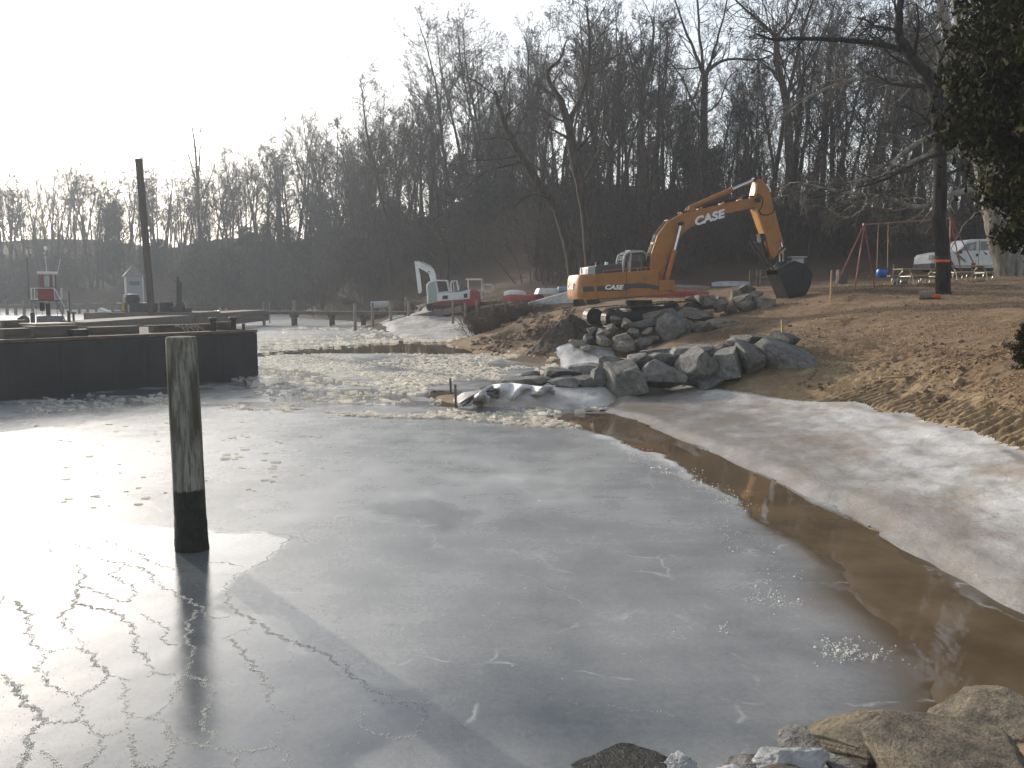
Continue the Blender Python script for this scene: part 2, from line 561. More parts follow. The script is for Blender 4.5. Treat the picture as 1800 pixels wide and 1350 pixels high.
# ------------------------------------------------------------------ ground material
def ground_material():
    t = NT('bank_soil')
    sand, lit, mud = t.attr('sand'), t.attr('litter'), t.attr('mud')
    n_big = t.noise(0.45, 5, 0.6); n_mid = t.noise(2.6, 6, 0.65); n_fine = t.noise(16, 5, 0.7); n_grit = t.noise(70, 3, 0.7)
    straw = t.ramp(n_mid, [(0.28, (0.20, 0.128, 0.074)), (0.50, (0.31, 0.212, 0.126)), (0.72, (0.42, 0.31, 0.19))])
    straw = t.mix(t.ramp(n_fine, [(0.34, 0.65), (0.54, 0.0)]), straw, (0.11, 0.066, 0.040))
    straw = t.mix(t.ramp(n_big, [(0.46, 0.0), (0.66, 0.5)]), straw, (0.19, 0.115, 0.068))
    snd = t.ramp(n_mid, [(0.3, (0.23, 0.155, 0.085)), (0.55, (0.36, 0.265, 0.155)), (0.75, (0.47, 0.37, 0.24))])
    snd = t.mix(t.ramp(n_fine, [(0.34, 0.6), (0.5, 0.0)]), snd, (0.13, 0.085, 0.05))
    md = t.ramp(n_fine, [(0.3, (0.040, 0.028, 0.020)), (0.7, (0.115, 0.078, 0.050))])
    lt = t.ramp(n_fine, [(0.3, (0.030, 0.020, 0.014)), (0.5, (0.075, 0.048, 0.030)), (0.72, (0.15, 0.095, 0.055))])
    c = t.mix(sand, straw, snd)
    c = t.mix(mud, c, md)
    c = t.mix(lit, c, lt)
    g = t.ramp(n_grit, [(0.3, 0.72), (0.7, 1.2)])
    c = t.mix(1.0, c, g, 'MULTIPLY')
    b = t.bump(n_fine, 0.9, 0.05)
    b = t.bump(n_grit, 0.7, 0.012, b)
    t.set(Base_Color=c, Roughness=0.9, Normal=b, Specular_IOR_Level=0.2)
    return t.m

def build_ground():
    cols = np.concatenate([np.linspace(-1.3, -0.62, 40)[:-1], np.linspace(-0.62, 0.0, 150)[:-1], np.linspace(0.0, 0.66, 340)[:-1], np.linspace(0.66, 1.3, 40)])
    rows = np.concatenate([geo(3.0, 10, 1.0075)[:-1], geo(10, 20, 1.0025)[:-1], geo(20, 52, 1.0064)[:-1], geo(52, 420, 1.022)])
    X, Y = fan(cols, rows)
    Z = land_height(X, Y)
    q = grid_quads(*X.shape, keep=Z > -0.5)
    sd = fbm(X * 0.5, Y * 0.5, 91, 4) - 0.5
    zz = H0(X, Y) + 0.5 * sd
    near = sstep(6, 8, Y) * (1 - sstep(24, 29, Y))
    sand = near * (1 - sstep(1.0, 1.3, zz))
    dA = poly_sd(X, Y, W2([(640, 566), (700, 555), (830, 560), (890, 580), (800, 600)], 0.3))
    sand = np.maximum(sand, 1 - sstep(0.0, 2.0, dA))
    mud = np.exp(-(((X + 0.6) / 5.0) ** 2 + ((Y - 42) / 7.0) ** 2)) * sstep(0.35, 0.6, fbm(X * 0.6, Y * 0.4, 13, 4)) * 1.2
    mud = np.maximum(mud, 0.75 * sstep(0.52, 0.66, fbm(X * 0.25, Y * 0.16, 15, 4)) * sstep(27, 31, Y) * (1 - sstep(43, 50, Y)))
    lit = sstep(47, 58, Y + 4 * sd)
    V = np.stack([X, Y, Z], -1).reshape(-1, 3)
    V, q, a, b, c = compact(V, q, sand, np.clip(mud, 0, 1), lit)
    o = np_obj('ground', V, q, ground_material(), smooth=True)
    add_attr(o.data, 'sand', a); add_attr(o.data, 'mud', b); add_attr(o.data, 'litter', c)
    tag(o, 'brown winter lawn, sand bank and wooded slope along the shore', 'ground', kind='structure')
    return o
build_ground()

# ------------------------------------------------------------------ water below the ice
def water_material():
    t = NT('shallow_water')
    n = t.noise(0.8, 4, 0.6)
    c = t.ramp(n, [(0.35, (0.11, 0.078, 0.048)), (0.65, (0.19, 0.135, 0.082))])
    rp = t.noise(5.0, 2, 0.5, t.mapping((1, 0.35, 1)))
    t.set(Base_Color=c, Roughness=0.04, IOR=1.33, Normal=t.bump(rp, 0.06, 0.02), Specular_IOR_Level=0.5)
    return t.m
_wm = MB(); _wm.add([(-560, -40, 0), (560, -40, 0), (560, 430, 0), (-560, 430, 0)], [(0, 1, 2, 3)])
tag(_wm.build('water', water_material()), 'still brown open water between ice and shore', 'water', kind='structure')

# ------------------------------------------------------------------ ice sheet
OPEN = [W2([(955, 733), (1010, 727), (1075, 722), (1200, 768), (1400, 858), (1600, 966), (1800, 1070), (2000, 1150), (2000, 1420), (1420, 1420), (1540, 1260), (1520, 1170), (1470, 1085), (1405, 1000), (1360, 948), (1300, 890), (1230, 838), (1150, 796), (1060, 768)]),
        W2([(440, 624), (560, 613), (700, 602), (800, 604), (850, 614), (845, 622), (640, 621), (500, 622), (440, 628)]),
        W2([(755, 692), (800, 690), (815, 716), (770, 714)]),
        ]
def ice_fields(X, Y):
    wx = X + (0.22 + 0.004 * Y) * (fbm(X * 1.1, Y * 1.1, 101, 4) - 0.5) * 2
    wy = Y + (0.35 + 0.02 * Y) * (fbm(X * 0.9 + 9, Y * 0.9, 103, 4) - 0.5) * 2
    o = np.zeros(X.shape)
    for k, p in enumerate(OPEN):
        d = poly_sd(wx, wy, p)
        s = 0.16 if k == 0 else 0.06
        soft = s + 0.9 * sstep(12.5, 7.5, Y) if k == 0 else s
        o = np.maximum(o, 1 - sstep(-soft, soft * 0.6, d))
    cell = poly_sd(wx, wy, CELLS)
    cellm = 1 - sstep(-0.05, 0.12, cell)
    frost = 0.51 + 0.62 * (fbm(X * 0.40, Y * 0.32, 111, 5) - 0.5) + 0.26 * (fbm(X * 2.2, Y * 1.7, 113, 5) - 0.5)
    frost = np.where(cellm > 0, frost * (1 - cellm) + cellm * (0.13 + 0.16 * (fbm(X * 1.2, Y * 1.2, 115, 4) - 0.35)), frost)
    # bluish streaks: barge shade put into the colour, wet ice in the churned strip
    st = poly_sd(wx, wy, W2([(430, 642), (560, 655), (640, 685), (830, 690), (830, 716), (600, 712), (440, 722), (260, 705), (0, 712), (-300, 720), (-300, 690), (440, 665)]))
    stm = (1 - sstep(-0.4, 0.4, st)) * sstep(0.40, 0.56, fbm(X * 0.55, Y * 0.9, 121, 4))
    frost = frost * (1 - 0.85 * stm)
    dk = poly_sd(wx, wy, W2([(640, 895), (760, 890), (830, 900), (780, 925), (690, 905)]))
    frost = frost - 0.25 * (1 - sstep(-0.1, 0.3, dk))
    wet = poly_sd(wx, wy, W2([(1250, 1120), (1500, 1110), (1640, 1230), (1500, 1300), (1150, 1330), (600, 1360), (760, 1250), (1100, 1240)]))
    frost = frost - 0.20 * (1 - sstep(-0.3, 0.5, wet))
    rim, _ = line_d(wx, wy, W2([(1060, 770), (1150, 798), (1240, 842), (1320, 890), (1400, 950), (1440, 1010)]))
    frost = frost + 0.45 * np.exp(-(rim / 0.22) ** 2) * fbm(X * 3, Y * 3, 131, 3) * 1.4
    far = sstep(40, 70, Y)
    frost = frost * (1 - far) + far * (0.62 + 0.5 * (fbm(X * 0.12, Y * 0.2, 117, 4) - 0.5))
    return np.clip(o, 0, 1), np.clip(frost, 0.0, 1.0), cellm

CELLS = W2([(-700, 925), (0, 932), (140, 928), (250, 935), (420, 938), (500, 945), (478, 985), (412, 1020), (396, 1042), (420, 1085), (500, 1130), (600, 1180), (650, 1212), (740, 1238), (752, 1270), (700, 1310), (600, 1400), (560, 1600), (-900, 1600)])

def ice_material():
    t = NT('lake_ice')
    op, fr, ce = t.attr('open'), t.attr('frost'), t.attr('cells')
    fine = t.noise(22, 5, 0.7); grain = t.noise(90, 3, 0.75); mid = t.noise(1.6, 6, 0.62)
    streak = t.noise(1.0, 5, 0.6, t.mapping((0.5, 1.8, 1)))
    f2 = t.math('ADD', fr, t.math('MULTIPLY', t.math('SUBTRACT', fine, 0.5), 0.28))
    f2 = t.math('ADD', f2, t.math('MULTIPLY', t.math('SUBTRACT', streak, 0.5), 0.30), clamp=True)
    icec = t.ramp(f2, [(0.05, (0.075, 0.088, 0.10)), (0.32, (0.205, 0.21, 0.212)), (0.60, (0.36, 0.36, 0.355)), (0.92, (0.66, 0.65, 0.63))])
    c = t.mix(op, icec, (0.14, 0.10, 0.062))
    rg = t.ramp(f2, [(0.05, 0.05), (0.20, 0.09), (0.40, 0.23), (0.7, 0.33), (1.0, 0.50)])
    rg = t.mix(op, rg, (0.05, 0.05, 0.05))
    bstr = t.math('MULTIPLY', t.math('SUBTRACT', 1.0, op), t.math('SUBTRACT', 1.0, t.math('MULTIPLY', ce, 0.80)))
    wv = t.n('ShaderNodeVectorMath'); wv.operation = 'ADD'
    nz = t.n('ShaderNodeTexNoise'); nz.inputs['Scale'].default_value = 0.9; nz.inputs['Detail'].default_value = 5
    t.l(t.tc.outputs['Object'], nz.inputs['Vector']); t.l(t.tc.outputs['Object'], wv.inputs[0]); t.l(nz.outputs['Color'], wv.inputs[1])
    vo = t.n('ShaderNodeTexVoronoi'); vo.feature = 'DISTANCE_TO_EDGE'; vo.inputs['Scale'].default_value = 0.42
    t.l(wv.outputs[0], vo.inputs['Vector'])
    ck = t.math('MULTIPLY', t.ramp(vo.outputs['Distance'], [(0.0, 1.0), (0.010, 0.0)]), t.ramp(mid, [(0.48, 0.0), (0.60, 0.55)]))
    ck = t.math('MULTIPLY', ck, t.math('SUBTRACT', 1.0, ce))
    c = t.mix(ck, c, (0.62, 0.62, 0.60))
    b1 = t.n('ShaderNodeBump'); b1.inputs['Distance'].default_value = 0.012
    t.l(fine, b1.inputs['Height']); t.l(t.math('MULTIPLY', bstr, 0.30), b1.inputs['Strength'])
    b2 = t.n('ShaderNodeBump'); b2.inputs['Distance'].default_value = 0.006
    t.l(grain, b2.inputs['Height']); t.l(t.math('MULTIPLY', bstr, 0.45), b2.inputs['Strength']); t.l(b1.outputs[0], b2.inputs['Normal'])
    t.set(Base_Color=c, Roughness=rg, IOR=1.62, Normal=b2.outputs[0])
    return t.m

def build_ice():
    cols = np.concatenate([np.linspace(-2.2, -0.7, 50)[:-1], np.linspace(-0.7, 0.7, 520)[:-1], np.linspace(0.7, 1.3, 16)])
    rows = np.concatenate([geo(3.0, 40, 1.0075)[:-1], geo(40, 200, 1.013)])
    X, Y = fan(cols, rows)
    o, fr, ce = ice_fields(X, Y)
    zb = H0(X, Y)
    keep = (o < 0.995) & (zb < 0.12)
    q = grid_quads(*X.shape, keep=keep)
    Z = 0.022 + 0.008 * (fbm(X * 1.4, Y * 1.4, 141, 4) - 0.5) - 0.032 * o
    o = sstep(0.0, 0.68, o)                               # the sheet thins out and dips under the open water
    V = np.stack([X, Y, Z], -1).reshape(-1, 3)
    V, q, a, b, c = compact(V, q, o, fr, ce)
    ob = np_obj('ice_sheet', V, q, ice_material(), smooth=True)
    add_attr(ob.data, 'open', a); add_attr(ob.data, 'frost', b); add_attr(ob.data, 'cells', c)
    tag(ob, 'grey frozen lake surface with thin refrozen cells', 'ice', kind='structure')
build_ice()

# ------------------------------------------------------------------ white shore ice on the beach
def shore_ice_material():
    t = NT('shore_ice')
    th = t.attr('thick')
    big = t.noise(0.7, 5, 0.62); mid = t.noise(2.2, 6, 0.65, t.mapping((1, 0.6, 1))); fine = t.noise(24, 5, 0.7)
    c = t.ramp(mid, [(0.26, (0.32, 0.295, 0.27)), (0.42, (0.50, 0.485, 0.47)), (0.56, (0.66, 0.655, 0.645)), (0.74, (0.84, 0.835, 0.83))])
    c = t.mix(t.ramp(big, [(0.45, 0.0), (0.62, 0.6)]), c, (0.38, 0.29, 0.21))
    c = t.mix(th, t.mix(0.65, c, (0.19, 0.165, 0.14)), c)
    c = t.mix(t.ramp(fine, [(0.35, 0.2), (0.6, 0.0)]), c, (0.25, 0.22, 0.2))
    wv = t.n('ShaderNodeVectorMath'); wv.operation = 'ADD'
    nz = t.n('ShaderNodeTexNoise'); nz.inputs['Scale'].default_value = 1.6; nz.inputs['Detail'].default_value = 4
    t.l(t.tc.outputs['Object'], nz.inputs['Vector'])
    t.l(t.tc.outputs['Object'], wv.inputs[0]); t.l(nz.outputs['Color'], wv.inputs[1])
    vo = t.n('ShaderNodeTexVoronoi'); vo.feature = 'DISTANCE_TO_EDGE'; vo.inputs['Scale'].default_value = 0.75
    t.l(wv.outputs[0], vo.inputs['Vector'])
    ck = t.ramp(vo.outputs['Distance'], [(0.0, 1.0), (0.018, 0.0)])
    c = t.mix(t.math('MULTIPLY', ck, 0.35), c, (0.20, 0.17, 0.14))
    rg = t.mix(th, (0.16, 0.16, 0.16), (0.38, 0.38, 0.38))
    b = t.bump(vo.outputs['Distance'], 0.25, 0.05)
    b = t.bump(mid, 0.5, 0.06, b)
    b = t.bump(fine, 0.55, 0.015, b)
    t.set(Base_Color=c, Roughness=rg, IOR=1.33, Normal=b, Subsurface_Weight=0.0)
    return t.m

def build_shore_ice(name, poly, label, cols, rows, edge=0.35, lift=0.05, base=None, white=False):
    X, Y = fan(cols, rows)
    wx = X + 0.5 * (fbm(X * 0.8, Y * 0.8, 151, 4) - 0.5); wy = Y + 0.8 * (fbm(X * 0.8, Y * 0.8, 153, 4) - 0.5)
    d = poly_sd(wx, wy, poly)
    zb = np.maximum(land_height(X, Y) if base is None else base(X, Y), 0.0)
    tk = sstep(edge * 0.15, -edge, d)
    bumps = fbm(X * 1.6, Y * 1.3, 161, 5)
    Z = zb + tk * (lift + 0.055 * np.clip(bumps - 0.42, 0, 1) + 0.02 * (fbm(X * 5, Y * 4, 163, 3) - 0.5)) - 0.03 * (1 - tk) + 0.015
    keep = d < edge * 0.25
    q = grid_quads(*X.shape, keep=keep)
    inland = np.clip(sstep(0.08, 0.48, zb + 0.30 * (bumps - 0.5)), 0, 1)
    if white: inland = np.full(X.shape, 1.0)
    V = np.stack([X, Y, Z], -1).reshape(-1, 3)
    V, q, a = compact(V, q, inland)
    o = np_obj(name, V, q, MAT_SHORE_ICE, smooth=True)
    add_attr(o.data, 'thick', a)
    return tag(o, label, 'ice', kind='structure')
MAT_SHORE_ICE = shore_ice_material()
build_shore_ice('shore_ice', SHELF, 'white crust of shore ice sloping down the beach at right', np.linspace(0.05, 0.95, 330), geo(5.5, 27, 1.0055), base=lambda X, Y: H0(X, Y) + 0.03)
build_shore_ice('shore_ice', SNOW_A, 'bright white ice shelf on the beach before the dock', np.linspace(-0.22, 0.05, 90), geo(50, 100, 1.006), edge=0.8, lift=0.12, white=True)
build_shore_ice('shore_ice', SNOW_B, 'white ice patch in the cove behind the stone wall', np.linspace(0.0, 0.18, 90), geo(28, 42, 1.003), edge=0.4, lift=0.08, white=True)
build_shore_ice('shore_ice', SNOW_C, 'white snowy ice along the foot of the stone wall', np.linspace(-0.1, 0.2, 140), geo(20, 30, 1.003), edge=0.3, lift=0.12, white=True)
# ================================================================== trees
def bark_material(name, dark, light, scale=6.0):
    t = NT(name)
    f = t.noise(scale, 5, 0.65, t.mapping((1, 1, 0.22)))
    c = t.ramp(f, [(0.35, dark), (0.68, light)])
    c = jitter_hue(t, c, 0.25)
    t.set(Base_Color=c, Roughness=0.92, Specular_IOR_Level=0.15, Normal=t.bump(f, 0.8, 0.05))
    return t.m
M_BARK = bark_material('grey_brown_bark', (0.030, 0.023, 0.018), (0.11, 0.082, 0.062))
M_BARKDARK = bark_material('shade_dark_bark', (0.022, 0.019, 0.016), (0.065, 0.055, 0.046))  # bark darkened: the banded tree's shade is put into the colour
M_TWIG = bark_material('twig_bark', (0.045, 0.033, 0.025), (0.115, 0.085, 0.064), 3.0)
M_PALE = bark_material('pale_mottled_bark', (0.095, 0.085, 0.068), (0.36, 0.33, 0.285), 3.0)
M_PALETWIG = bark_material('pale_twig_bark', (0.10, 0.082, 0.062), (0.26, 0.225, 0.18), 3.0)

def leaf_material(name, a, b):
    t = NT(name)
    f = t.noise(1.1, 4, 0.6)
    c = t.ramp(f, [(0.35, a), (0.65, b)])
    c = jitter_hue(t, c, 0.25)
    t.set(Base_Color=c, Roughness=0.85, Specular_IOR_Level=0.06)
    return t.m
M_EVERGREEN = leaf_material('evergreen_leaves', (0.030, 0.036, 0.022), (0.070, 0.074, 0.044))
M_CEDAR = leaf_material('cedar_foliage', (0.012, 0.014, 0.006), (0.050, 0.047, 0.017))
M_DEAD = leaf_material('withered_leaves', (0.085, 0.055, 0.032), (0.19, 0.13, 0.08))

def tubes_to_np(tubes):
    """tubes: list of (pts (n,3), radii (n), sides) -> verts, quads"""
    Vs, Qs, base = [], [], 0
    by = {}
    for p, r, n in tubes:
        by.setdefault((len(p), n), []).append((p, r))
    for (L, n), lst in by.items():
        Pn = np.array([a for a, _ in lst]); Rn = np.array([b for _, b in lst])      # m,L,3 / m,L
        T = np.empty_like(Pn)
        T[:, 1:-1] = Pn[:, 2:] - Pn[:, :-2]; T[:, 0] = Pn[:, 1] - Pn[:, 0]; T[:, -1] = Pn[:, -1] - Pn[:, -2]
        T /= np.linalg.norm(T, axis=-1, keepdims=True) + 1e-9
        D = T.mean(1, keepdims=True)
        ax = np.where(np.abs(D[..., 2:3]) > 0.8, np.array([1.0, 0, 0]), np.array([0, 0, 1.0]))
        A = np.cross(T, np.broadcast_to(ax, T.shape)); A /= np.linalg.norm(A, axis=-1, keepdims=True) + 1e-9
        B = np.cross(T, A)
        ang = 2 * np.pi * np.arange(n) / n
        V = Pn[:, :, None, :] + Rn[:, :, None, None] * (A[:, :, None, :] * np.cos(ang)[None, None, :, None] + B[:, :, None, :] * np.sin(ang)[None, None, :, None])
        m = len(lst)
        idx = np.arange(m * L * n).reshape(m, L, n) + base
        nx = np.roll(idx, -1, axis=2)
        Q = np.stack([idx[:, :-1], nx[:, :-1], nx[:, 1:], idx[:, 1:]], -1).reshape(-1, 4)
        Vs.append(V.reshape(-1, 3)); Qs.append(Q); base += m * L * n
    return np.concatenate(Vs), np.concatenate(Qs)

class Grow:
    def __init__(s, seed):
        s.r = random.Random(seed)
        s.wood, s.twig = [], []
        s.tips = []
    def path(s, p, d, length, nseg, wob, up, curl=0.0):
        pts = [np.array(p, float)]
        d = np.array(d, float)
        step = length / nseg
        for _ in range(nseg):
            d = d + np.array([s.r.gauss(0, wob), s.r.gauss(0, wob), s.r.gauss(0, wob) + up])
            d /= np.linalg.norm(d) + 1e-9
            pts.append(pts[-1] + d * step)
        return np.array(pts)
    def branch(s, p, d, length, rad, level, maxlev, kids, up, wob, spread=(35, 65), droop=0.0, minr=0.006):
        nseg = (8, 6, 4, 3, 2)[min(level, 4)]
        pts = s.path(p, d, length, nseg, wob, up - droop * (level > 1))
        tt = np.linspace(0, 1, nseg + 1)
        tip = max(minr, rad * 0.28)
        rr = rad * (1 - tt) + tip * tt
        (s.wood if level <= 1 else s.twig).append((pts, rr, (7, 5, 4, 3, 3)[min(level, 4)]))
        if level >= maxlev:
            s.tips.append(pts[-1]); return
        n = kids[min(level, len(kids) - 1)]
        n = max(2, int(n * s.r.uniform(0.8, 1.2)))
        for k in range(n):
            t = 0.22 + 0.78 * (k + s.r.random()) / n
            i = min(int(t * nseg), nseg - 1); f = t * nseg - i
            q = pts[i] * (1 - f) + pts[i + 1] * f
            td = pts[i + 1] - pts[i]; td = td / (np.linalg.norm(td) + 1e-9)
            a = R(s.r.uniform(*spread)); ph = s.r.uniform(0, 2 * math.pi)
            ref = np.cross(td, [0.3, 0.5, 0.8]); ref /= np.linalg.norm(ref) + 1e-9
            b2 = np.cross(td, ref)
            nd = td * math.cos(a) + (ref * math.cos(ph) + b2 * math.sin(ph)) * math.sin(a)
            cl = length * s.r.uniform(0.38, 0.62) * (1.1 - 0.5 * t)
            cr = max(minr, (rad * (1 - t) + tip * t) * s.r.uniform(0.5, 0.7))
            s.branch(q, nd, cl, cr, level + 1, maxlev, kids, up, wob * 1.1, spread, droop, minr)

def forest_tree(seed, height=20.0, r0=0.24, first=0.4, limbs=11, limb_len=0.33, lean=(0, 0), kids=(0, 7, 5, 4), forks=1, wob=0.055, up=0.08, maxlev=4, minr=0.008, sp=(28, 62), droop=0.0):
    g = Grow(seed)
    for f in range(forks):
        d = np.array([lean[0] + g.r.gauss(0, 0.10 if forks > 1 else 0.03), lean[1] + g.r.gauss(0, 0.1 if forks > 1 else 0.03), 1.0])
        d /= np.linalg.norm(d)
        n = 12
        h = height * (1 if f == 0 else g.r.uniform(0.75, 0.95))
        pts = g.path((0.25 * f, 0, -0.3), d, h, n, wob, 0.02)
        tt = np.linspace(0, 1, n + 1)
        rr = r0 * (1 if f == 0 else 0.8) * ((1 - tt) ** 0.8 * 0.95 + 0.05)
        rr[0] *= 1.5
        g.wood.append((pts, rr, 9))
        for k in range(limbs):
            t = first + (1 - first) * (k + g.r.random() * 0.9) / limbs
            i = min(int(t * n), n - 1); fr = t * n - i
            q = pts[i] * (1 - fr) + pts[i + 1] * fr
            ph = k * 2.4 + g.r.uniform(-0.6, 0.6)
            a = R(g.r.uniform(*sp))
            nd = np.array([math.cos(ph) * math.sin(a), math.sin(ph) * math.sin(a), math.cos(a)])
            L = height * limb_len * (1.15 - 0.85 * (t - first) / (1 - first)) * g.r.uniform(0.7, 1.15)
            cr = max(0.02, (r0 * (1 - t) ** 0.8) * g.r.uniform(0.4, 0.62))
            g.branch(q, nd, L, cr, 1, maxlev, kids, up, 0.11, (25, 60), droop, minr)
    return g

def tree_object(name, g, m_wood, m_twig, label=None, group=None, cat='tree', leaves=None, leaf_mat=None):
    root = empty(name, label=label, cat=cat, group=group)
    V, Q = tubes_to_np(g.wood)
    np_obj('trunk', V, Q, m_wood, root, smooth=True)
    V, Q = tubes_to_np(g.twig)
    cr = np_obj('crown', V, Q, m_twig, root, smooth=False)
    if leaves is not None:
        lv, lq = leaves
        np_obj('leaves', lv, lq, leaf_mat, cr)
    return root

def leaf_quads(centres, size, seed, flat=0.0):
    rs = np.random.RandomState(seed)
    n = len(centres)
    a = rs.normal(size=(n, 3)); a[:, 2] *= (1 - flat); a /= np.linalg.norm(a, axis=1, keepdims=True)
    b = rs.normal(size=(n, 3)); b -= a * (a * b).sum(1, keepdims=True); b /= np.linalg.norm(b, axis=1, keepdims=True)
    s = size * rs.uniform(0.6, 1.4, (n, 1))
    c = np.asarray(centres)
    V = np.stack([c - a * s, c - b * s * 0.5, c + a * s, c + b * s * 0.5], 1).reshape(-1, 3)
    return V, np.arange(4 * n).reshape(n, 4)

HIDE_AT = (0, -400, -50)
def place(proto, used, X, Y, rz, sc, label, group, z=None):
    o = proto if not used[0] else copy_tree(proto)
    used[0] = True
    o.location = (X, Y, ground_z(X, Y) - 0.1 if z is None else z)
    o.rotation_euler = (0, 0, rz)
    o.scale = (sc, sc, sc * 1.0)
    return tag(o, label, 'tree', group)

def build_forest():
    rnd = random.Random(7)
    protos = []
    for k in range(7):
        g = forest_tree(100 + k, height=19 + 2.5 * (k % 3), r0=0.20 + 0.035 * (k % 4), first=0.26 + 0.08 * (k % 3), limbs=14 + k % 4, limb_len=0.25 + 0.03 * (k % 3), wob=0.045 + 0.012 * (k % 3), kids=(0, 8, 6, 4), minr=0.013, lean=(0.04 * ((k % 3) - 1), 0))
        protos.append([tree_object('bare_tree', g, M_BARK, M_TWIG), [False]])
    # zone: (pixel range, distance range, count, scale range, label, group)
    zones = [
        ((-160, 330), (174, 192), 46, (0.78, 1.02), 'bare tree in the hazy wood along the far left shore', 'trees on the far left shore'),
        ((-160, 330), (193, 214), 36, (0.82, 1.05), 'bare tree in the hazy wood along the far left shore', 'trees on the far left shore'),
        ((330, 640), (150, 176), 32, (0.92, 1.22), 'bare tree on the hazy wooded slope behind the leaning spud pile and dock', 'trees on the slope behind the dock'),
        ((300, 660), (178, 205), 26, (1.0, 1.28), 'bare tree on the hazy wooded slope behind the leaning spud pile and dock', 'trees on the slope behind the dock'),
        ((600, 940), (100, 128), 34, (0.80, 1.05), 'slender bare tree on the dark slope behind the small white excavator', 'trees on the slope behind the white excavator'),
        ((560, 930), (130, 158), 26, (0.78, 1.0), 'slender bare tree on the dark slope behind the small white excavator', 'trees on the slope behind the white excavator'),
        ((930, 1330), (74, 104), 34, (0.78, 1.02), 'bare tree on the wooded hill behind the orange excavator', 'trees on the hill behind the orange excavator'),
        ((920, 1330), (106, 124), 16, (0.72, 0.95), 'bare tree on the wooded hill behind the orange excavator', 'trees on the hill behind the orange excavator'),
        ((1320, 1780), (66, 92), 28, (0.82, 1.05), 'bare tree in the wood behind the swing set and white truck', 'trees in the wood behind the truck'),
        ((1320, 1900), (94, 125), 16, (0.85, 1.1), 'bare tree in the wood behind the swing set and white truck', 'trees in the wood behind the truck'),
    ]
    for (x0, x1), (y0, y1), n, (s0, s1), lab, grp in zones:
        for i in range(n):
            px = x0 + (x1 - x0) * (i + rnd.random()) / n
            Y = rnd.uniform(y0, y1)
            X = (px - 900) / F * Y
            pr, used = protos[rnd.randrange(len(protos))]
            sc = rnd.uniform(s0, s1)
            if 300 < px < 460: sc *= 0.78
            if 1175 < px < 1335 and Y > 73: sc *= 0.60        # the gap of open sky round the forked tree
            place(pr, used, X, Y, rnd.uniform(0, 6.28), sc, lab, grp)
    return protos
build_forest()

def build_saplings():
    rnd = random.Random(23)
    ps = []
    for k in range(4):
        g = forest_tree(160 + k, height=8.5 + k % 2, r0=0.06, first=0.12, limbs=16, limb_len=0.30, wob=0.07, kids=(0, 8, 6), maxlev=3, minr=0.011, sp=(25, 60))
        ps.append([tree_object('sapling', g, M_TWIG, M_TWIG), [False]])
    for (x0, x1), (y0, y1), n, lab, grp in (
        ((-120, 340), (170, 190), 30, 'thin sapling at the edge of the hazy far left wood', 'saplings on the far left shore'),
        ((-160, 420), (194, 216), 40, 'thin sapling on the crest of the hazy far left wood', 'saplings on the far left crest'),
        ((340, 660), (138, 170), 30, 'thin sapling low on the hazy slope behind the dock', 'saplings behind the dock'),
        ((600, 940), (92, 120), 34, 'thin twiggy sapling on the slope behind the small white excavator', 'saplings behind the white excavator'),
        ((930, 1340), (66, 96), 40, 'thin twiggy sapling in the dark wood behind the orange excavator', 'saplings behind the orange excavator'),
        ((1330, 1800), (62, 88), 30, 'thin twiggy sapling in the wood behind the truck', 'saplings behind the truck')):
        for i in range(n):
            px = x0 + (x1 - x0) * (i + rnd.random()) / n
            Y = rnd.uniform(y0, y1)
            pr, used = ps[rnd.randrange(4)]
            place(pr, used, (px - 900) / F * Y, Y, rnd.uniform(0, 6.28), rnd.uniform(0.7, 1.45) * (1.45 if 'crest' in grp else 1.0), lab, grp)
build_saplings()

def distant_wood():
    # the mass of trees further back on the hill, where single stems can no longer be told apart
    rnd = random.Random(41)
    base = []
    for k in range(4):
        g = forest_tree(180 + k, height=19, r0=0.22, first=0.22, limbs=12, limb_len=0.26, kids=(0, 4, 4), maxlev=3, minr=0.018, wob=0.05)
        V1, Q1 = tubes_to_np(g.wood); V2, Q2 = tubes_to_np(g.twig)
        base.append((np.concatenate([V1, V2]), np.concatenate([Q1, Q2 + len(V1)])))
    Vs, Qs, off = [], [], 0
    spots = []
    for (x0, x1), (y0, y1), n in (((-160, 340), (200, 240), 40), ((300, 660), (195, 235), 16), ((540, 940), (140, 180), 22), ((920, 1340), (112, 150), 26), ((1300, 1860), (108, 150), 30)):
        for i in range(n): spots.append((x0 + (x1 - x0) * (i + rnd.random()) / n, rnd.uniform(y0, y1)))
    for px, Y in spots:
        V, Q = base[rnd.randrange(4)]
        X = (px - 900) / F * Y
        a = rnd.uniform(0, 6.28); s = rnd.uniform(0.75, 1.05) * (0.55 if 1150 < px < 1345 else 1.2 if 460 < px < 640 else 1.0)
        ca, sa = math.cos(a) * s, math.sin(a) * s
        Vs.append(np.stack([V[:, 0] * ca - V[:, 1] * sa + X, V[:, 0] * sa + V[:, 1] * ca + Y, V[:, 2] * s + ground_z(X, Y)], -1)); Qs.append(Q + off); off += len(V)
    o = np_obj('distant_wood', np.concatenate(Vs), np.concatenate(Qs), M_TWIG)
    tag(o, 'grey brown mass of bare woods on the hill behind the nearer trees', 'woods', kind='stuff')
distant_wood()

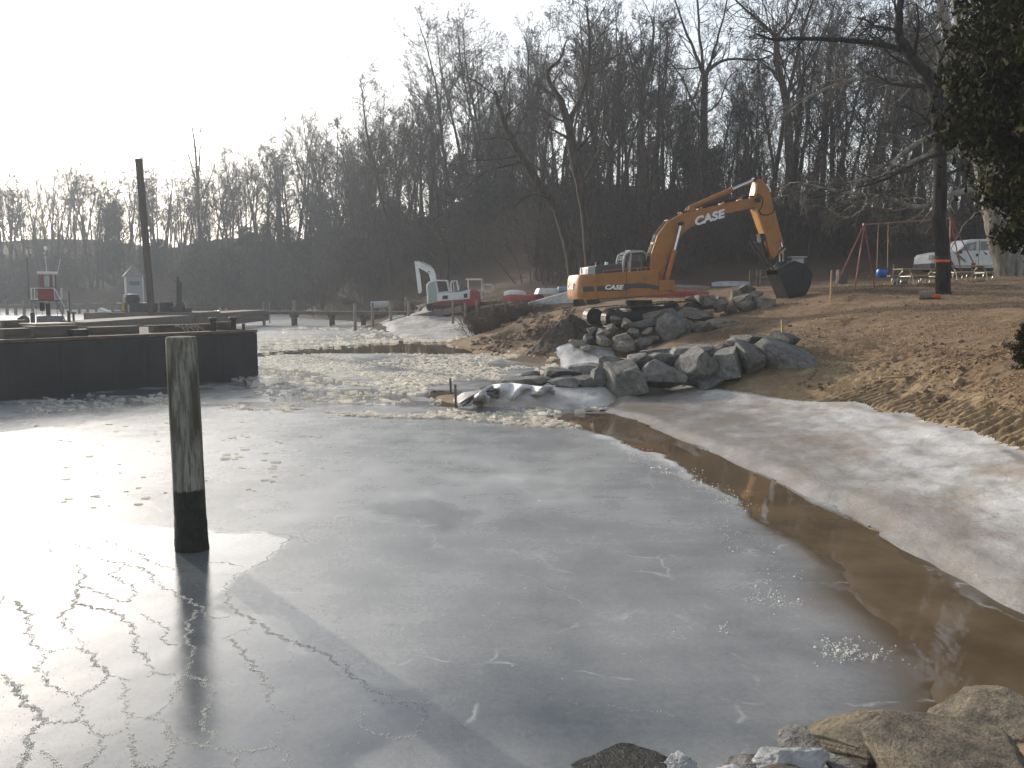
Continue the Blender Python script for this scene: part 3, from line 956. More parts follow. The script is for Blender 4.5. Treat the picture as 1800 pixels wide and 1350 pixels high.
# --- undergrowth: many-stemmed brush and evergreen understorey --------------------------------
def brush_object(seed, h, stems, spread, leafn=0, name='brush_thicket', leaf=0.05):
    g = Grow(seed)
    for k in range(stems):
        a = g.r.uniform(0, 6.28); q = (math.cos(a) * g.r.uniform(0, spread), math.sin(a) * g.r.uniform(0, spread), -0.1)
        d = np.array([math.cos(a) * g.r.uniform(0.05, 0.6), math.sin(a) * g.r.uniform(0.05, 0.6), 1.0])
        g.branch(q, d / np.linalg.norm(d), h * g.r.uniform(0.5, 1.05), 0.012 * h ** 0.6, 1, 3, (0, 7, 5), 0.02, 0.13, (20, 55), 0.0, 0.004 * h ** 0.5)
    root = empty(name)
    V, Q = tubes_to_np(g.wood + g.twig)
    cr = np_obj('stems', V, Q, M_TWIG, root)
    if leafn:
        rs = np.random.RandomState(seed)
        tips = np.array(g.tips)
        c = tips[rs.randint(0, len(tips), leafn)] + rs.normal(0, 0.10 * h ** 0.5, (leafn, 3))
        lv, lq = leaf_quads(c, leaf, seed)
        np_obj('leaves', lv, lq, M_DEAD, root)
    return root

def evergreen_object(seed, h, w, n=5200, name='evergreen_tree', leaf=0.17, mat_=None, conic=0.6):
    """broad evergreen: trunk, limbs, leaf clumps with gaps"""
    g = Grow(seed)
    rs = np.random.RandomState(seed)
    pts = g.path((0, 0, -0.2), (0.02, 0, 1), h, 8, 0.03, 0.02)
    g.wood.append((pts, np.linspace(h * 0.02, 0.03, 9), 7))
    cents = []
    nl = int(26 + h * 2)
    for k in range(nl):
        t = 0.10 + 0.9 * (k + rs.rand()) / nl
        q = pts[min(int(t * 8), 7)] * (1 - (t * 8 - int(t * 8))) + pts[min(int(t * 8) + 1, 8)] * (t * 8 - int(t * 8))
        ph = k * 2.39996 + rs.uniform(-.5, .5)
        L = w * ((1 - t) ** conic * 0.95 + 0.08) * rs.uniform(0.65, 1.1)
        d = np.array([math.cos(ph), math.sin(ph), rs.uniform(0.1, 0.5)])
        bp = g.path(q, d / np.linalg.norm(d), L, 4, 0.10, 0.02)
        g.twig.append((bp, np.linspace(0.04, 0.012, 5), 4))
        m = max(3, int(L * 3.2))
        for j in range(m):
            f = 0.25 + 0.8 * (j + rs.rand()) / m
            i = min(int(f * 4), 3)
            c = bp[i] + (bp[i + 1] - bp[i]) * (f * 4 - i)
            cents.append((c, 0.22 + 0.16 * L))
    per = max(8, n // len(cents))
    C = np.concatenate([c[None] + rs.normal(0, 1, (per, 3)) * np.array([s, s, s * 0.6]) * rs.uniform(0.7, 1.1) for c, s in cents])
    root = empty(name)
    V, Q = tubes_to_np(g.wood)
    np_obj('trunk', V, Q, M_BARK, root, smooth=True)
    V, Q = tubes_to_np(g.twig)
    cr = np_obj('branches', V, Q, M_TWIG, root)
    lv, lq = leaf_quads(C, leaf, seed)
    np_obj('crown', lv, lq, mat_ or M_EVERGREEN, root)
    return root

def build_understorey():
    rnd = random.Random(11)
    br = [[brush_object(300 + k, 3.2, 12, 0.9, 420 if k % 2 else 90), [False]] for k in range(4)]
    ev = [[evergreen_object(330 + k, 8.0, 2.8 + 0.4 * k, n=8000, leaf=0.13, conic=0.3), [False]] for k in range(3)]
    def put(lst, X, Y, sc, lab, cat, grp):
        pr, used = lst[rnd.randrange(len(lst))]
        o = place(pr, used, X, Y, rnd.uniform(0, 6.28), sc, lab, grp)
        o['category'] = cat
    for (x0, x1), (y0, y1), n, lab, grp in (
        ((-150, 330), (170, 184), 26, 'low hazy brush along the far left shoreline', 'brush on the far left shore'),
        ((540, 690), (98, 128), 20, 'tangled brush on the bank beyond the end of the pier', 'brush beyond the pier'),
        ((330, 680), (128, 158), 30, 'tangled brush at the foot of the slope behind the dock', 'brush behind the dock'),
        ((640, 960), (88, 112), 26, 'tangled brown brush at the edge of the wood behind the white excavator', 'brush behind the white excavator'),
        ((930, 1400), (62, 84), 34, 'tangled bare brush in the dark wood behind the orange excavator', 'brush behind the orange excavator'),
        ((1330, 1800), (60, 80), 22, 'bare brush in the shade of the wood behind the truck', 'brush behind the truck')):
        for i in range(n):
            px = x0 + (x1 - x0) * (i + rnd.random()) / n
            Y = rnd.uniform(y0, y1)
            put(br, (px - 900) / F * Y, Y, rnd.uniform(0.8, 1.9) * (1.25 if Y > 120 else 1.0), lab, 'brush', grp)
    for (x0, x1), (y0, y1), n, s, lab, grp in (
        ((-140, 340), (172, 190), 8, (0.7, 1.0), 'dark evergreen tree in the hazy far left shore wood', 'evergreens on the far left shore'),
        ((330, 660), (140, 172), 12, (0.9, 1.4), 'dark green evergreen tree low on the slope behind the dock', 'evergreens behind the dock'),
        ((620, 920), (94, 124), 10, (0.7, 1.1), 'dark evergreen tree at the foot of the slope behind the white excavator', 'evergreens behind the white excavator'),
        ((930, 1320), (72, 98), 7, (0.5, 0.85), 'dark evergreen in the understorey behind the orange excavator', 'evergreens behind the orange excavator')):
        for i in range(n):
            px = x0 + (x1 - x0) * (i + rnd.random()) / n
            Y = rnd.uniform(y0, y1)
            put(ev, (px - 900) / F * Y, Y, rnd.uniform(*s), lab, 'tree', grp)
    # one tall pine-like evergreen standing above the left trees
    o = copy_tree(ev[0][0]); X = (205 - 900) / F * 185
    o.location = (X, 185, ground_z(X, 185)); o.scale = (1.3, 1.3, 1.9)
    tag(o, 'dark evergreen rising among the far shore trees just left of the spud pile', 'tree'); o.pop('group', None) if hasattr(o, 'pop') else None
build_understorey()
# ================================================================== single trees that stand out
def hero_tree(name, paths, Y, label, m_wood, m_twig, seed, kids=(0, 6, 5, 3), maxlev=4, dens=1.0, droop=0.0, sub_len=1.0, group=None, up=0.05, minr=0.008):
    """paths: list of (pixel polyline [(px, py, dY)], radius start, radius end, number of side branches, side branch length)"""
    b = paths[0][0][0]
    base = on_ground(b[0], b[1], Y + b[2])
    g = Grow(seed)
    org = np.array(base)
    for pts, r0, r1, nb, L in paths:
        W_ = np.array([np.array(at(p[0], p[1], Y + p[2])) - org for p in pts])
        if pts is paths[0][0]:
            W_[0] = (0, 0, -0.3)
        # smooth the polyline
        for _ in range(2):
            q = [W_[0]]
            for i in range(len(W_) - 1):
                q += [W_[i] * 0.72 + W_[i + 1] * 0.28, W_[i] * 0.28 + W_[i + 1] * 0.72]
            q.append(W_[-1]); W_ = np.array(q)
        W_[1:-1] += np.array([[g.r.gauss(0, 0.03), g.r.gauss(0, 0.03), 0] for _ in range(len(W_) - 2)])
        n = len(W_)
        rr = np.linspace(r0, r1, n)
        if pts is paths[0][0]:
            rr[0] *= 1.5; rr[1] *= 1.12
        g.wood.append((W_, rr, 12 if r0 > 0.2 else 7))
        for k in range(int(nb * dens)):
            t = (0.18 if pts is not paths[0][0] else 0.55) + (0.82 if pts is not paths[0][0] else 0.45) * (k + g.r.random()) / max(1, int(nb * dens))
            i = min(int(t * (n - 1)), n - 2)
            f = t * (n - 1) - i
            q = W_[i] * (1 - f) + W_[i + 1] * f
            td = W_[i + 1] - W_[i]; td /= np.linalg.norm(td) + 1e-9
            ph = g.r.uniform(0, 6.28); a = R(g.r.uniform(30, 75))
            ref = np.cross(td, [0.3, 0.5, 0.8]); ref /= np.linalg.norm(ref); b2 = np.cross(td, ref)
            nd = td * math.cos(a) + (ref * math.cos(ph) + b2 * math.sin(ph)) * math.sin(a)
            rb = max(0.014, (r0 * (1 - t) + r1 * t) * g.r.uniform(0.30, 0.5))
            g.branch(q, nd, L * g.r.uniform(0.6, 1.2) * sub_len, rb, 1, maxlev, kids, up, 0.14, (25, 65), droop, minr)
    o = tree_object(name, g, m_wood, m_twig, label, group)
    o.location = base
    return o

def build_heroes():
    hero_tree('bare_tree', [
        ([(1660, 514, 0), (1657, 450, 0), (1653, 380, 0), (1652, 280, 0), (1649, 180, 0)], 0.29, 0.23, 5, 2.0),
        ([(1649, 185, 0), (1640, 147, 0), (1622, 124, -.2), (1587, 84, -.6), (1578, 44, -.8), (1582, 0, -1), (1588, -70, -1)], 0.27, 0.09, 9, 2.6),
        ([(1583, 86, -.6), (1535, 75, -1.2), (1489, 71, -1.8), (1400, 66, -2.6), (1365, 72, -3), (1330, 60, -3.2)], 0.13, 0.03, 12, 1.9),
        ([(1652, 190, 0), (1662, 183, .2), (1693, 147, .6), (1720, 112, 1), (1735, 60, 1.2)], 0.20, 0.06, 6, 2.0),
        ([(1646, 150, 0), (1650, 120, .2), (1660, 89, .4), (1680, 58, .5), (1711, 18, .7), (1730, -30, 1)], 0.10, 0.03, 6, 1.8),
        ([(1652, 270, 0), (1600, 292, -.8), (1555, 318, -1.4), (1505, 330, -2)], 0.09, 0.025, 9, 1.6),
    ], 34, 'tall dark tree with an orange tape band round its trunk by the picnic tables', M_BARKDARK, M_BARKDARK, 501, kids=(0, 6, 5, 4))
    hero_tree('sycamore_tree', [
        ([(1778, 486, 0), (1768, 440, 0), (1752, 390, 0), (1742, 330, 0), (1722, 250, 0), (1705, 180, 0)], 0.80, 0.42, 3, 2.5),
        ([(1708, 190, 0), (1690, 130, -.3), (1668, 60, -.6), (1650, 0, -1), (1640, -80, -1)], 0.36, 0.16, 8, 3.0),
        ([(1706, 185, 0), (1694, 110, .4), (1684, 40, .8), (1680, -60, 1)], 0.30, 0.16, 6, 3.0),
        ([(1722, 250, 0), (1690, 234, -1), (1645, 234, -1.8), (1600, 256, -2.4), (1570, 284, -3), (1540, 330, -3.4)], 0.16, 0.04, 12, 2.4),
        ([(1735, 300, 0), (1690, 262, -1), (1640, 266, -2), (1590, 290, -2.8), (1550, 312, -3.4), (1490, 320, -4)], 0.17, 0.04, 14, 2.4),
        ([(1745, 340, 0), (1690, 330, -.8), (1620, 372, -1.6), (1570, 348, -2.4), (1480, 338, -3.2), (1400, 320, -4)], 0.20, 0.04, 16, 2.6),
        ([(1570, 348, -2.4), (1530, 352, -3), (1505, 380, -3.2), (1480, 384, -3.4), (1460, 370, -3.6)], 0.07, 0.02, 8, 1.2),
        ([(1722, 250, 0), (1640, 150, -1.5), (1560, 130, -2.5), (1450, 150, -3.5), (1380, 200, -4.5)], 0.18, 0.04, 16, 2.8),
        ([(1742, 360, 0), (1700, 385, -.5), (1680, 420, -1), (1672, 440, -1)], 0.06, 0.015, 5, 0.9),
    ], 46, 'huge pale barked sycamore with tangled drooping limbs behind the white truck', M_PALE, M_PALETWIG, 502, kids=(0, 6, 6, 3), droop=0.10, up=-0.01, minr=0.009)
    hero_tree('bare_tree', [
        ([(1018, 474, 0), (994, 396, 0), (970, 352, 0), (926, 292, 0), (905, 255, 0), (885, 215, 0), (870, 160, 0)], 0.42, 0.10, 8, 3.2),
        ([(970, 352, 0), (950, 340, -1), (920, 345, -2), (900, 370, -2.4)], 0.10, 0.03, 8, 1.8),
        ([(920, 284, 0), (900, 290, .5), (850, 300, 1), (820, 330, 1.6)], 0.12, 0.03, 9, 2.4),
    ], 58, 'thick bare trunk leaning to the left behind the orange excavator', M_BARK, M_TWIG, 503)
    hero_tree('bare_tree', [
        ([(1043, 474, 1), (1035, 396, 1), (1023, 337, 1), (1008, 278, 1), (1000, 218, 1), (982, 168, 1)], 0.46, 0.22, 4, 3.0),
        ([(984, 172, 1), (961, 138, 1), (964, 120, 1), (988, 104, 1), (995, 70, 1)], 0.16, 0.05, 7, 2.4),
        ([(1000, 218, 1), (1030, 150, 1.5), (1040, 80, 2), (1030, 10, 2)], 0.20, 0.05, 12, 3.4),
        ([(1020, 325, 1), (1055, 270, 2), (1064, 200, 2.5), (1060, 120, 3)], 0.14, 0.04, 9, 2.6),
    ], 58, 'crooked bare tree beside the leaning trunk, its bent top against the sky', M_BARK, M_TWIG, 504)
    hero_tree('bare_tree', [
        ([(1238, 470, 0), (1238, 346, 0), (1237, 250, 0), (1238, 130, 0)], 0.42, 0.26, 4, 3.0),
        ([(1238, 135, 0), (1222, 92, .5), (1200, 45, 1), (1180, -20, 1)], 0.17, 0.05, 9, 3.4),
        ([(1237, 130, 0), (1230, 60, 0), (1226, 0, 0), (1224, -60, 0)], 0.15, 0.05, 8, 3.2),
        ([(1240, 130, 0), (1262, 108, -.5), (1292, 102, -1), (1335, 107, -1.6), (1370, 90, -2)], 0.16, 0.04, 11, 2.8),
        ([(1236, 220, 0), (1210, 160, .6), (1195, 130, 1), (1170, 100, 1.4)], 0.10, 0.03, 8, 2.6),
        ([(1240, 200, 0), (1268, 180, .6), (1275, 140, 1), (1300, 120, 1)], 0.09, 0.03, 7, 2.2),
        ([(1237, 150, 0), (1258, 80, .4), (1275, 20, .8), (1285, -40, 1)], 0.13, 0.04, 8, 3.0),
    ], 74, 'bare tree with a wide forked crown standing alone in a gap of bright sky', M_BARK, M_TWIG, 505, kids=(0, 6, 5, 3))
    hero_tree('bare_tree', [
        ([(1392, 480, 0), (1388, 330, 0), (1386, 222, 0), (1378, 155, 0), (1362, 100, 0), (1368, 60, 0)], 0.40, 0.2, 8, 3.4),
        ([(1366, 70, 0), (1340, 40, .5), (1300, 10, 1), (1270, -30, 1)], 0.15, 0.04, 11, 3.2),
        ([(1366, 62, 0), (1395, 30, .5), (1410, -30, 1)], 0.15, 0.04, 9, 3.2),
        ([(1380, 170, 0), (1420, 120, 1), (1450, 60, 1.5), (1470, 0, 2)], 0.16, 0.04, 11, 3.2),
    ], 70, 'dark bare tree with a crooked stem right of the orange boom', M_BARK, M_TWIG, 506)
    hero_tree('bare_tree', [
        ([(1132, 480, 0), (1130, 360, 0), (1129, 244, 0), (1127, 140, 0), (1147, 90, 0), (1150, 30, 0)], 0.34, 0.08, 10, 3.0),
        ([(1127, 150, 0), (1105, 100, .5), (1100, 50, 1)], 0.14, 0.04, 9, 2.8),
        ([(1129, 220, 0), (1165, 150, .5), (1175, 90, 1), (1170, 50, 1)], 0.14, 0.04, 9, 2.8),
    ], 80, 'bare round crowned tree above the cab of the orange excavator', M_BARK, M_TWIG, 507)
    hero_tree('bare_tree', [
        ([(352, 500, 0), (350, 400, 0), (347, 300, 0), (338, 222, 0)], 0.42, 0.10, 6, 4.0),
        ([(348, 320, 0), (352, 260, 0), (352, 208, 0)], 0.2, 0.06, 6, 3.0),
        ([(348, 330, 0), (330, 270, 1), (324, 232, 1)], 0.16, 0.05, 7, 3.4),
        ([(349, 360, 0), (372, 310, 1), (380, 280, 1)], 0.16, 0.05, 7, 3.6),
    ], 160, 'tall upright bare tree rising highest above the hazy left wood', M_BARK, M_TWIG, 508, up=0.10)
    hero_tree('bare_tree', [
        ([(780, 500, 0), (790, 470, 0), (784, 430, 0), (768, 400, -1), (770, 360, -1), (760, 300, -1)], 0.20, 0.06, 10, 3.0),
        ([(770, 380, -1), (740, 400, -2), (715, 440, -3)], 0.08, 0.02, 8, 1.8),
    ], 84, 'slim crooked tree with drooping withered twigs above the white excavator', M_BARK, M_TWIG, 509, droop=0.08)

def cedar(name, px, py, Y, h, w, n, leaf, label, seed):
    rs = np.random.RandomState(seed)
    base = on_ground(px, py, Y)
    root = empty(name, base, label=label, cat='tree')
    g = Grow(seed)
    pts = g.path((0, 0, -0.2), (0.01, 0, 1), h, 10, 0.012, 0.02)
    g.wood.append((pts, np.linspace(0.022 * h, 0.02, 11), 9))
    C, S = [], []
    nl = int(40 * h) if h > 3 else 40
    for k in range(nl):
        t = 0.07 + 0.93 * (k + rs.rand()) / nl
        q = pts[min(int(t * 10), 9)]
        q = q + (pts[min(int(t * 10) + 1, 10)] - q) * (t * 10 - int(t * 10))
        ph = rs.uniform(0, 6.28)
        prof = min(1.0, (1 - t) * 1.9 + 0.06) * min(1.0, 0.42 + (t - 0.07) * 2.4)
        L = w * prof * rs.uniform(0.72, 1.12)
        d = np.array([math.cos(ph), math.sin(ph), rs.uniform(0.05, 0.6)])
        bp = g.path(q, d / np.linalg.norm(d), L, 5, 0.09, 0.03)
        g.twig.append((bp, np.linspace(0.03 if h > 3 else 0.01, 0.006, 6), 4))
        m = max(3, int(L / (0.16 if h > 3 else 0.05)))
        for j in range(m):
            f = 0.2 + 0.85 * (j + rs.rand()) / m
            i = min(int(f * 5), 4)
            c = bp[i] + (bp[i + 1] - bp[i]) * (f * 5 - i)
            C.append(c); S.append((0.08 + 0.04 * L))
    C = np.array(C); S = np.array(S)
    per = max(4, n // len(C))
    cc = np.repeat(C, per, 0) + rs.normal(0, 1, (len(C) * per, 3)) * np.repeat(S, per)[:, None] * (1 if h > 3 else 0.45)
    V, Q = tubes_to_np(g.wood); np_obj('trunk', V, Q, M_BARK, root, smooth=True)
    V, Q = tubes_to_np(g.twig); np_obj('branches', V, Q, M_TWIG, root)
    a = rs.normal(size=(len(cc), 3)); a[:, 2] = np.abs(a[:, 2]) + 0.4; a /= np.linalg.norm(a, axis=1, keepdims=True)
    b = np.cross(a, rs.normal(size=(len(cc), 3))); b /= np.linalg.norm(b, axis=1, keepdims=True) + 1e-9
    sz = leaf * rs.uniform(0.6, 1.5, (len(cc), 1))
    lv = np.stack([cc - b * sz * 0.42, cc + b * sz * 0.42, cc + a * sz * 1.7], 1).reshape(-1, 3)     # feathery sprays
    np_obj('crown', lv, np.arange(len(lv)).reshape(-1, 3), M_CEDAR, root)
    return root
build_heroes()
cedar('cedar_tree', 1975, 600, 17, 11.5, 3.35, 400000, 0.085, 'dark green cedar filling the upper right edge of the view', 601)
cedar('cedar_tree', 1800, 650, 17.2, 1.05, 0.30, 5000, 0.022, 'small dark cedar seedling on the lawn at the right edge', 602)
# ================================================================== rocks
def rock_material(name, cols, scale=1.6, wet=False, rough=0.85):
    t = NT(name)
    oi = t.n('ShaderNodeObjectInfo')
    add = t.n('ShaderNodeVectorMath'); add.operation = 'ADD'
    t.l(t.tc.outputs['Object'], add.inputs[0]); t.l(oi.outputs['Location'], add.inputs[1])
    v = add.outputs[0]
    f = t.noise(scale, 6, 0.65, v); f2 = t.noise(scale * 5, 5, 0.7, v); f3 = t.noise(scale * 22, 4, 0.7, v)
    c = t.ramp(f, [(0.30, cols[0]), (0.5, cols[1]), (0.70, cols[2])])
    c = t.mix(t.ramp(f2, [(0.36, 0.55), (0.52, 0.0)]), c, tuple(x * 0.45 for x in cols[0]))
    c = t.mix(t.ramp(f2, [(0.58, 0.0), (0.72, 0.55)]), c, tuple(min(1, x * 1.35) for x in cols[2]))
    c = t.mix(1.0, c, t.ramp(f3, [(0.3, 0.7), (0.7, 1.25)]), 'MULTIPLY')
    c = jitter_hue(t, c, 0.18)
    b = t.bump(f2, 0.9, 0.10); b = t.bump(f3, 0.8, 0.03, b)
    t.set(Base_Color=c, Roughness=rough, Normal=b, Specular_IOR_Level=0.3)
    return t.m
M_ROCK = rock_material('blue_grey_stone', ((0.135, 0.131, 0.124), (0.235, 0.228, 0.213), (0.36, 0.345, 0.315)))
M_ROCKTAN = rock_material('grey_tan_stone', ((0.145, 0.132, 0.112), (0.245, 0.222, 0.185), (0.38, 0.335, 0.27)))
M_ROCKFG = rock_material('tan_mottled_stone', ((0.12, 0.105, 0.085), (0.25, 0.215, 0.165), (0.38, 0.30, 0.20)), scale=2.6)
M_ROCKWET = rock_material('black_wet_stone', ((0.012, 0.012, 0.013), (0.022, 0.022, 0.022), (0.05, 0.048, 0.045)), scale=3.0, rough=0.32)

_ICO = {}
def ico(sub):
    if sub not in _ICO:
        bm = bmesh.new(); bmesh.ops.create_icosphere(bm, subdivisions=sub, radius=1.0)
        bm.verts.ensure_lookup_table()
        _ICO[sub] = (np.array([v.co[:] for v in bm.verts]), np.array([[v.index for v in f.verts] for f in bm.faces]))
        bm.free()
    return _ICO[sub]

def rock(name, c, size, seed, material, rot=(0, 0, 0), sub=4, blocky=0.62, label=None, group=None, cat='rock', noise=0.05):
    rs = np.random.RandomState(seed)
    V, T = ico(sub)
    V = V.copy() * 1.25
    ns = []
    for a in np.eye(3):
        for sg in (1, -1):
            n = a * sg + rs.normal(0, 0.30, 3); ns.append((n / np.linalg.norm(n), rs.uniform(blocky - 0.04, blocky + 0.26)))
    for _ in range(13):
        n = rs.normal(size=3); ns.append((n / np.linalg.norm(n), rs.uniform(0.68, 0.98)))
    for _ in range(2):
        for n, d in ns:
            e = np.clip(V @ n - d, 0, None)
            V -= e[:, None] * n[None]
    off = rs.uniform(0, 50)
    nn = (fbm(V[:, 0] * 2.2 + off + V[:, 2], V[:, 1] * 2.2 - V[:, 2] * 1.3, seed, 4) - 0.5)
    nf = (fbm(V[:, 0] * 7 + off - V[:, 2] * 5, V[:, 1] * 7 + V[:, 2] * 6, seed + 3, 3) - 0.5)
    nrm = V / (np.linalg.norm(V, axis=1, keepdims=True) + 1e-9)
    V = V + nrm * (nn[:, None] * noise * 2.4 + nf[:, None] * noise * 1.3)
    ext = np.abs(V).max(0)
    V = V / ext * (np.array(size) / 2)
    M = np.array(Euler(rot).to_matrix())
    V = V @ M.T
    o = np_obj(name, V, T, material, smooth=True)
    if sub <= 4: o.data.set_sharp_from_angle(angle=R(24))
    o.location = c
    return tag(o, label, cat, group)

def px_rock(name, box, Y, seed, material, depth=None, tilt=0.0, **kw):
    """a boulder filling the pixel box (x0, y0, x1, y1) at distance Y"""
    x0, y0, x1, y1 = box
    c = at((x0 + x1) / 2, (y0 + y1) / 2, Y)
    w, h = (x1 - x0) / F * Y, (y1 - y0) / F * Y
    d = depth if depth else 0.5 * (w + h) * 1.05
    rs = random.Random(seed)
    return rock(name, c + Vector((0, d * 0.25, 0)), (w * kw.pop('grow', 1.06), d, h * kw.pop('tall', 1.14)), seed, material, (rs.uniform(-.12, .12), tilt + rs.uniform(-.06, .06), rs.uniform(-.25, .25)), **kw)

def zb(box, ox, oy, s):
    return (ox + box[0] / s, oy + box[1] / s, ox + box[2] / s, oy + box[3] / s)

def build_rocks():
    G = 'stones of the dark rock wall'
    wall = [
        ((1490, 150, 1720, 300), 23.6, 1.9, 0.10, 'largest dark stone at the right end of the rock wall'),
        ((1385, 145, 1505, 315), 23.4, 1.2, -0.05, 'upright stone second from the right end of the rock wall'),
        ((1268, 172, 1392, 325), 23.3, 1.2, 0.15, 'pointed stone third from the right end of the rock wall'),
        ((1105, 170, 1272, 335), 23.2, 1.3, 0.0, 'big square stone in the middle of the rock wall'),
        ((928, 236, 1112, 355), 23.2, 1.3, 0.0, 'wide block left of the big square stone in the wall'),
        ((758, 226, 932, 395), 23.2, 1.4, 0.05, 'rounded tall boulder standing at the icy end of the wall'),
        ((1230, 142, 1350, 245), 24.2, 1.2, -0.2, 'stone perched behind the pointed stone on the wall'),
        ((1328, 122, 1412, 185), 24.6, 1.0, 0.0, 'pale topped stone high on the back of the wall'),
        ((1082, 160, 1245, 215), 24.4, 1.4, -0.15, 'sloping slab lying on top of the big square stone'),
        ((958, 196, 1108, 250), 24.3, 1.3, 0.08, 'flat slab lying on top of the wide block'),
        ((848, 192, 958, 270), 24.3, 1.1, 0.0, 'stone behind the rounded boulder on the wall'),
        ((738, 208, 835, 275), 24.6, 1.0, 0.0, 'squat stone left behind the rounded boulder'),
        ((688, 262, 765, 352), 23.8, 0.9, 0.2, 'small cracked stone wedged left of the rounded boulder'),
        ((618, 288, 742, 352), 23.8, 1.0, 0.0, 'low grey stone in the ice left of the cracked stone'),
        ((588, 238, 745, 302), 25.2, 1.2, -0.05, 'long flat stone at the back of the low wall end'),
        ((438, 262, 622, 330), 24.8, 1.4, -0.05, 'broad tan topped slab near the low left end of the wall'),
        ((500, 298, 625, 352), 24.0, 0.9, 0.0, 'half buried stone below the tan topped slab'),
        ((368, 276, 452, 314), 25.2, 0.9, 0.0, 'low stone at the left tip of the wall'),
        ((1400, 108, 1560, 165), 24.8, 1.8, 0.05, 'thin dark slab on the top right of the wall'),
        ((1556, 102, 1655, 158), 24.9, 1.1, 0.25, 'two toned stone beside the wooden stake on the wall'),
        ((378, 300, 505, 340), 24.4, 0.9, 0.0, 'flat dark stone lying in the snow at the wall tip'),
        ((1180, 306, 1305, 356), 22.9, 0.9, -0.08, 'thin slab lying on the ice below the pointed stone'),
        ((938, 172, 1092, 208), 26.0, 1.4, -0.12, 'flat pale slab behind the wall top'),
        ((268, 302, 425, 332), 24.6, 0.9, -0.05, 'thin black stone poking out of the torn fabric'),
    ]
    for k, (b, Y, d, tl, lab) in enumerate(wall):
        px_rock('boulder', zb(b, 780, 550, 2.647), Y, 1000 + k, M_ROCK, d * 1.1, tl, label=lab, group=G, grow=1.26, tall=1.26)
    G = 'jumbled stones in front of the excavator tracks'
    pile = [
        ((655, 915, 862, 1100), 35.2, 0.9, -0.75, 'big slab tilted on edge in the stone heap'),
        ((800, 888, 1062, 972), 36.4, 1.6, 0.05, 'long flat stone at the back of the heap beside the tracks'),
        ((975, 958, 1222, 1032), 35.2, 1.2, -0.06, 'long low stone at the right end of the heap'),
        ((908, 968, 1035, 1056), 35.0, 1.0, -0.25, 'wedge stone right of the tilted slab'),
        ((518, 948, 732, 1025), 36.2, 1.4, -0.05, 'wide tan stone left of the tilted slab'),
        ((545, 902, 765, 962), 37.0, 1.4, -0.12, 'grey stone against the track at the top of the heap'),
        ((428, 958, 522, 1032), 36.4, 0.8, 0.5, 'square stone tipped on its corner in the heap'),
        ((322, 983, 388, 1068), 36.4, 0.7, 0.15, 'small sunlit tan stone in the heap'),
        ((345, 938, 445, 1002), 37.0, 0.9, 0.35, 'dark stone at the top left of the heap'),
        ((463, 1012, 553, 1090), 35.8, 0.8, 0.3, 'square grey stone in the middle of the heap'),
        ((258, 1018, 348, 1092), 36.2, 0.8, 0.4, 'sloping stone on the left of the heap'),
        ((192, 1003, 272, 1072), 36.6, 0.7, -0.5, 'leaf shaped stone leaning at the left of the heap'),
        ((173, 1058, 235, 1122), 36.2, 0.7, 0.2, 'small round stone at the left edge of the heap'),
        ((243, 1068, 362, 1142), 35.6, 0.9, 0.1, 'rounded grey stone low on the left of the heap'),
        ((368, 1052, 505, 1172), 35.2, 0.9, 0.1, 'tall square stone at the front of the heap'),
        ((403, 1092, 522, 1178), 34.8, 0.8, 0.0, 'block in front of the tall square stone'),
        ((513, 1078, 640, 1152), 35.0, 0.9, -0.1, 'angular stone at the front of the heap by the white ice'),
        ((548, 1018, 645, 1080), 35.8, 0.8, -0.3, 'pale stone tucked left of the tilted slab'),
        ((78, 1088, 195, 1152), 36.0, 0.9, -0.1, 'flat stone at the foot of the dirt mound'),
        ((778, 958, 925, 1085), 36.0, 1.0, 0.2, 'shaded stone behind the tilted slab'),
        ((138, 1128, 252, 1174), 35.4, 0.8, 0.0, 'low stone by the white ice under the dirt mound'),
        ((588, 1058, 690, 1114), 35.3, 0.8, 0.1, 'small flat stone under the tilted slab'),
    ]
    for k, (b, Y, d, tl, lab) in enumerate(pile):
        b = (b[0] + 4, b[1] + 26, b[2] - 4, b[3] + 14)
        px_rock('boulder', zb(b, 980, 300, 3.75), Y, 1100 + k, M_ROCKTAN if k % 4 else M_ROCK, d, tl, label=lab, group=G, grow=1.16, tall=1.18)
    G = 'stones piled behind the excavator'
    pile2 = [
        ((1143, 768, 1220, 850), 39.6, 0.9, 0.2, 'stone at the upper left of the pile under the boom'),
        ((1198, 748, 1310, 805), 39.8, 1.0, 0.3, 'topmost stone of the pile under the boom'),
        ((1258, 778, 1365, 825), 39.4, 1.0, 0.0, 'flat slab on top of the pile under the boom'),
        ((1162, 798, 1295, 905), 39.0, 1.1, -0.3, 'big rounded stone in the middle of the pile under the boom'),
        ((1308, 822, 1448, 918), 38.4, 1.2, 0.05, 'wide stone at the right end of the pile near the bucket'),
        ((1193, 838, 1322, 932), 38.4, 0.9, 0.0, 'stone with a yellow stain at the front of the pile'),
        ((1103, 863, 1205, 938), 38.4, 0.9, 0.2, 'small stone left of the stained one'),
        ((1038, 838, 1135, 922), 38.6, 0.9, -0.5, 'pointed stone leaning at the left of the pile'),
        ((903, 803, 1055, 902), 39.2, 1.2, 0.1, 'large shaded stone beside the track end'),
        ((1275, 803, 1352, 845), 39.0, 0.8, -0.1, 'thin slab under the flat slab of the pile'),
        ((1048, 818, 1125, 872), 39.4, 0.9, 0.0, 'dark stone behind the pointed stone'),
        ((838, 813, 915, 855), 39.8, 0.9, 0.0, 'small stone beside the red kayak end'),
    ]
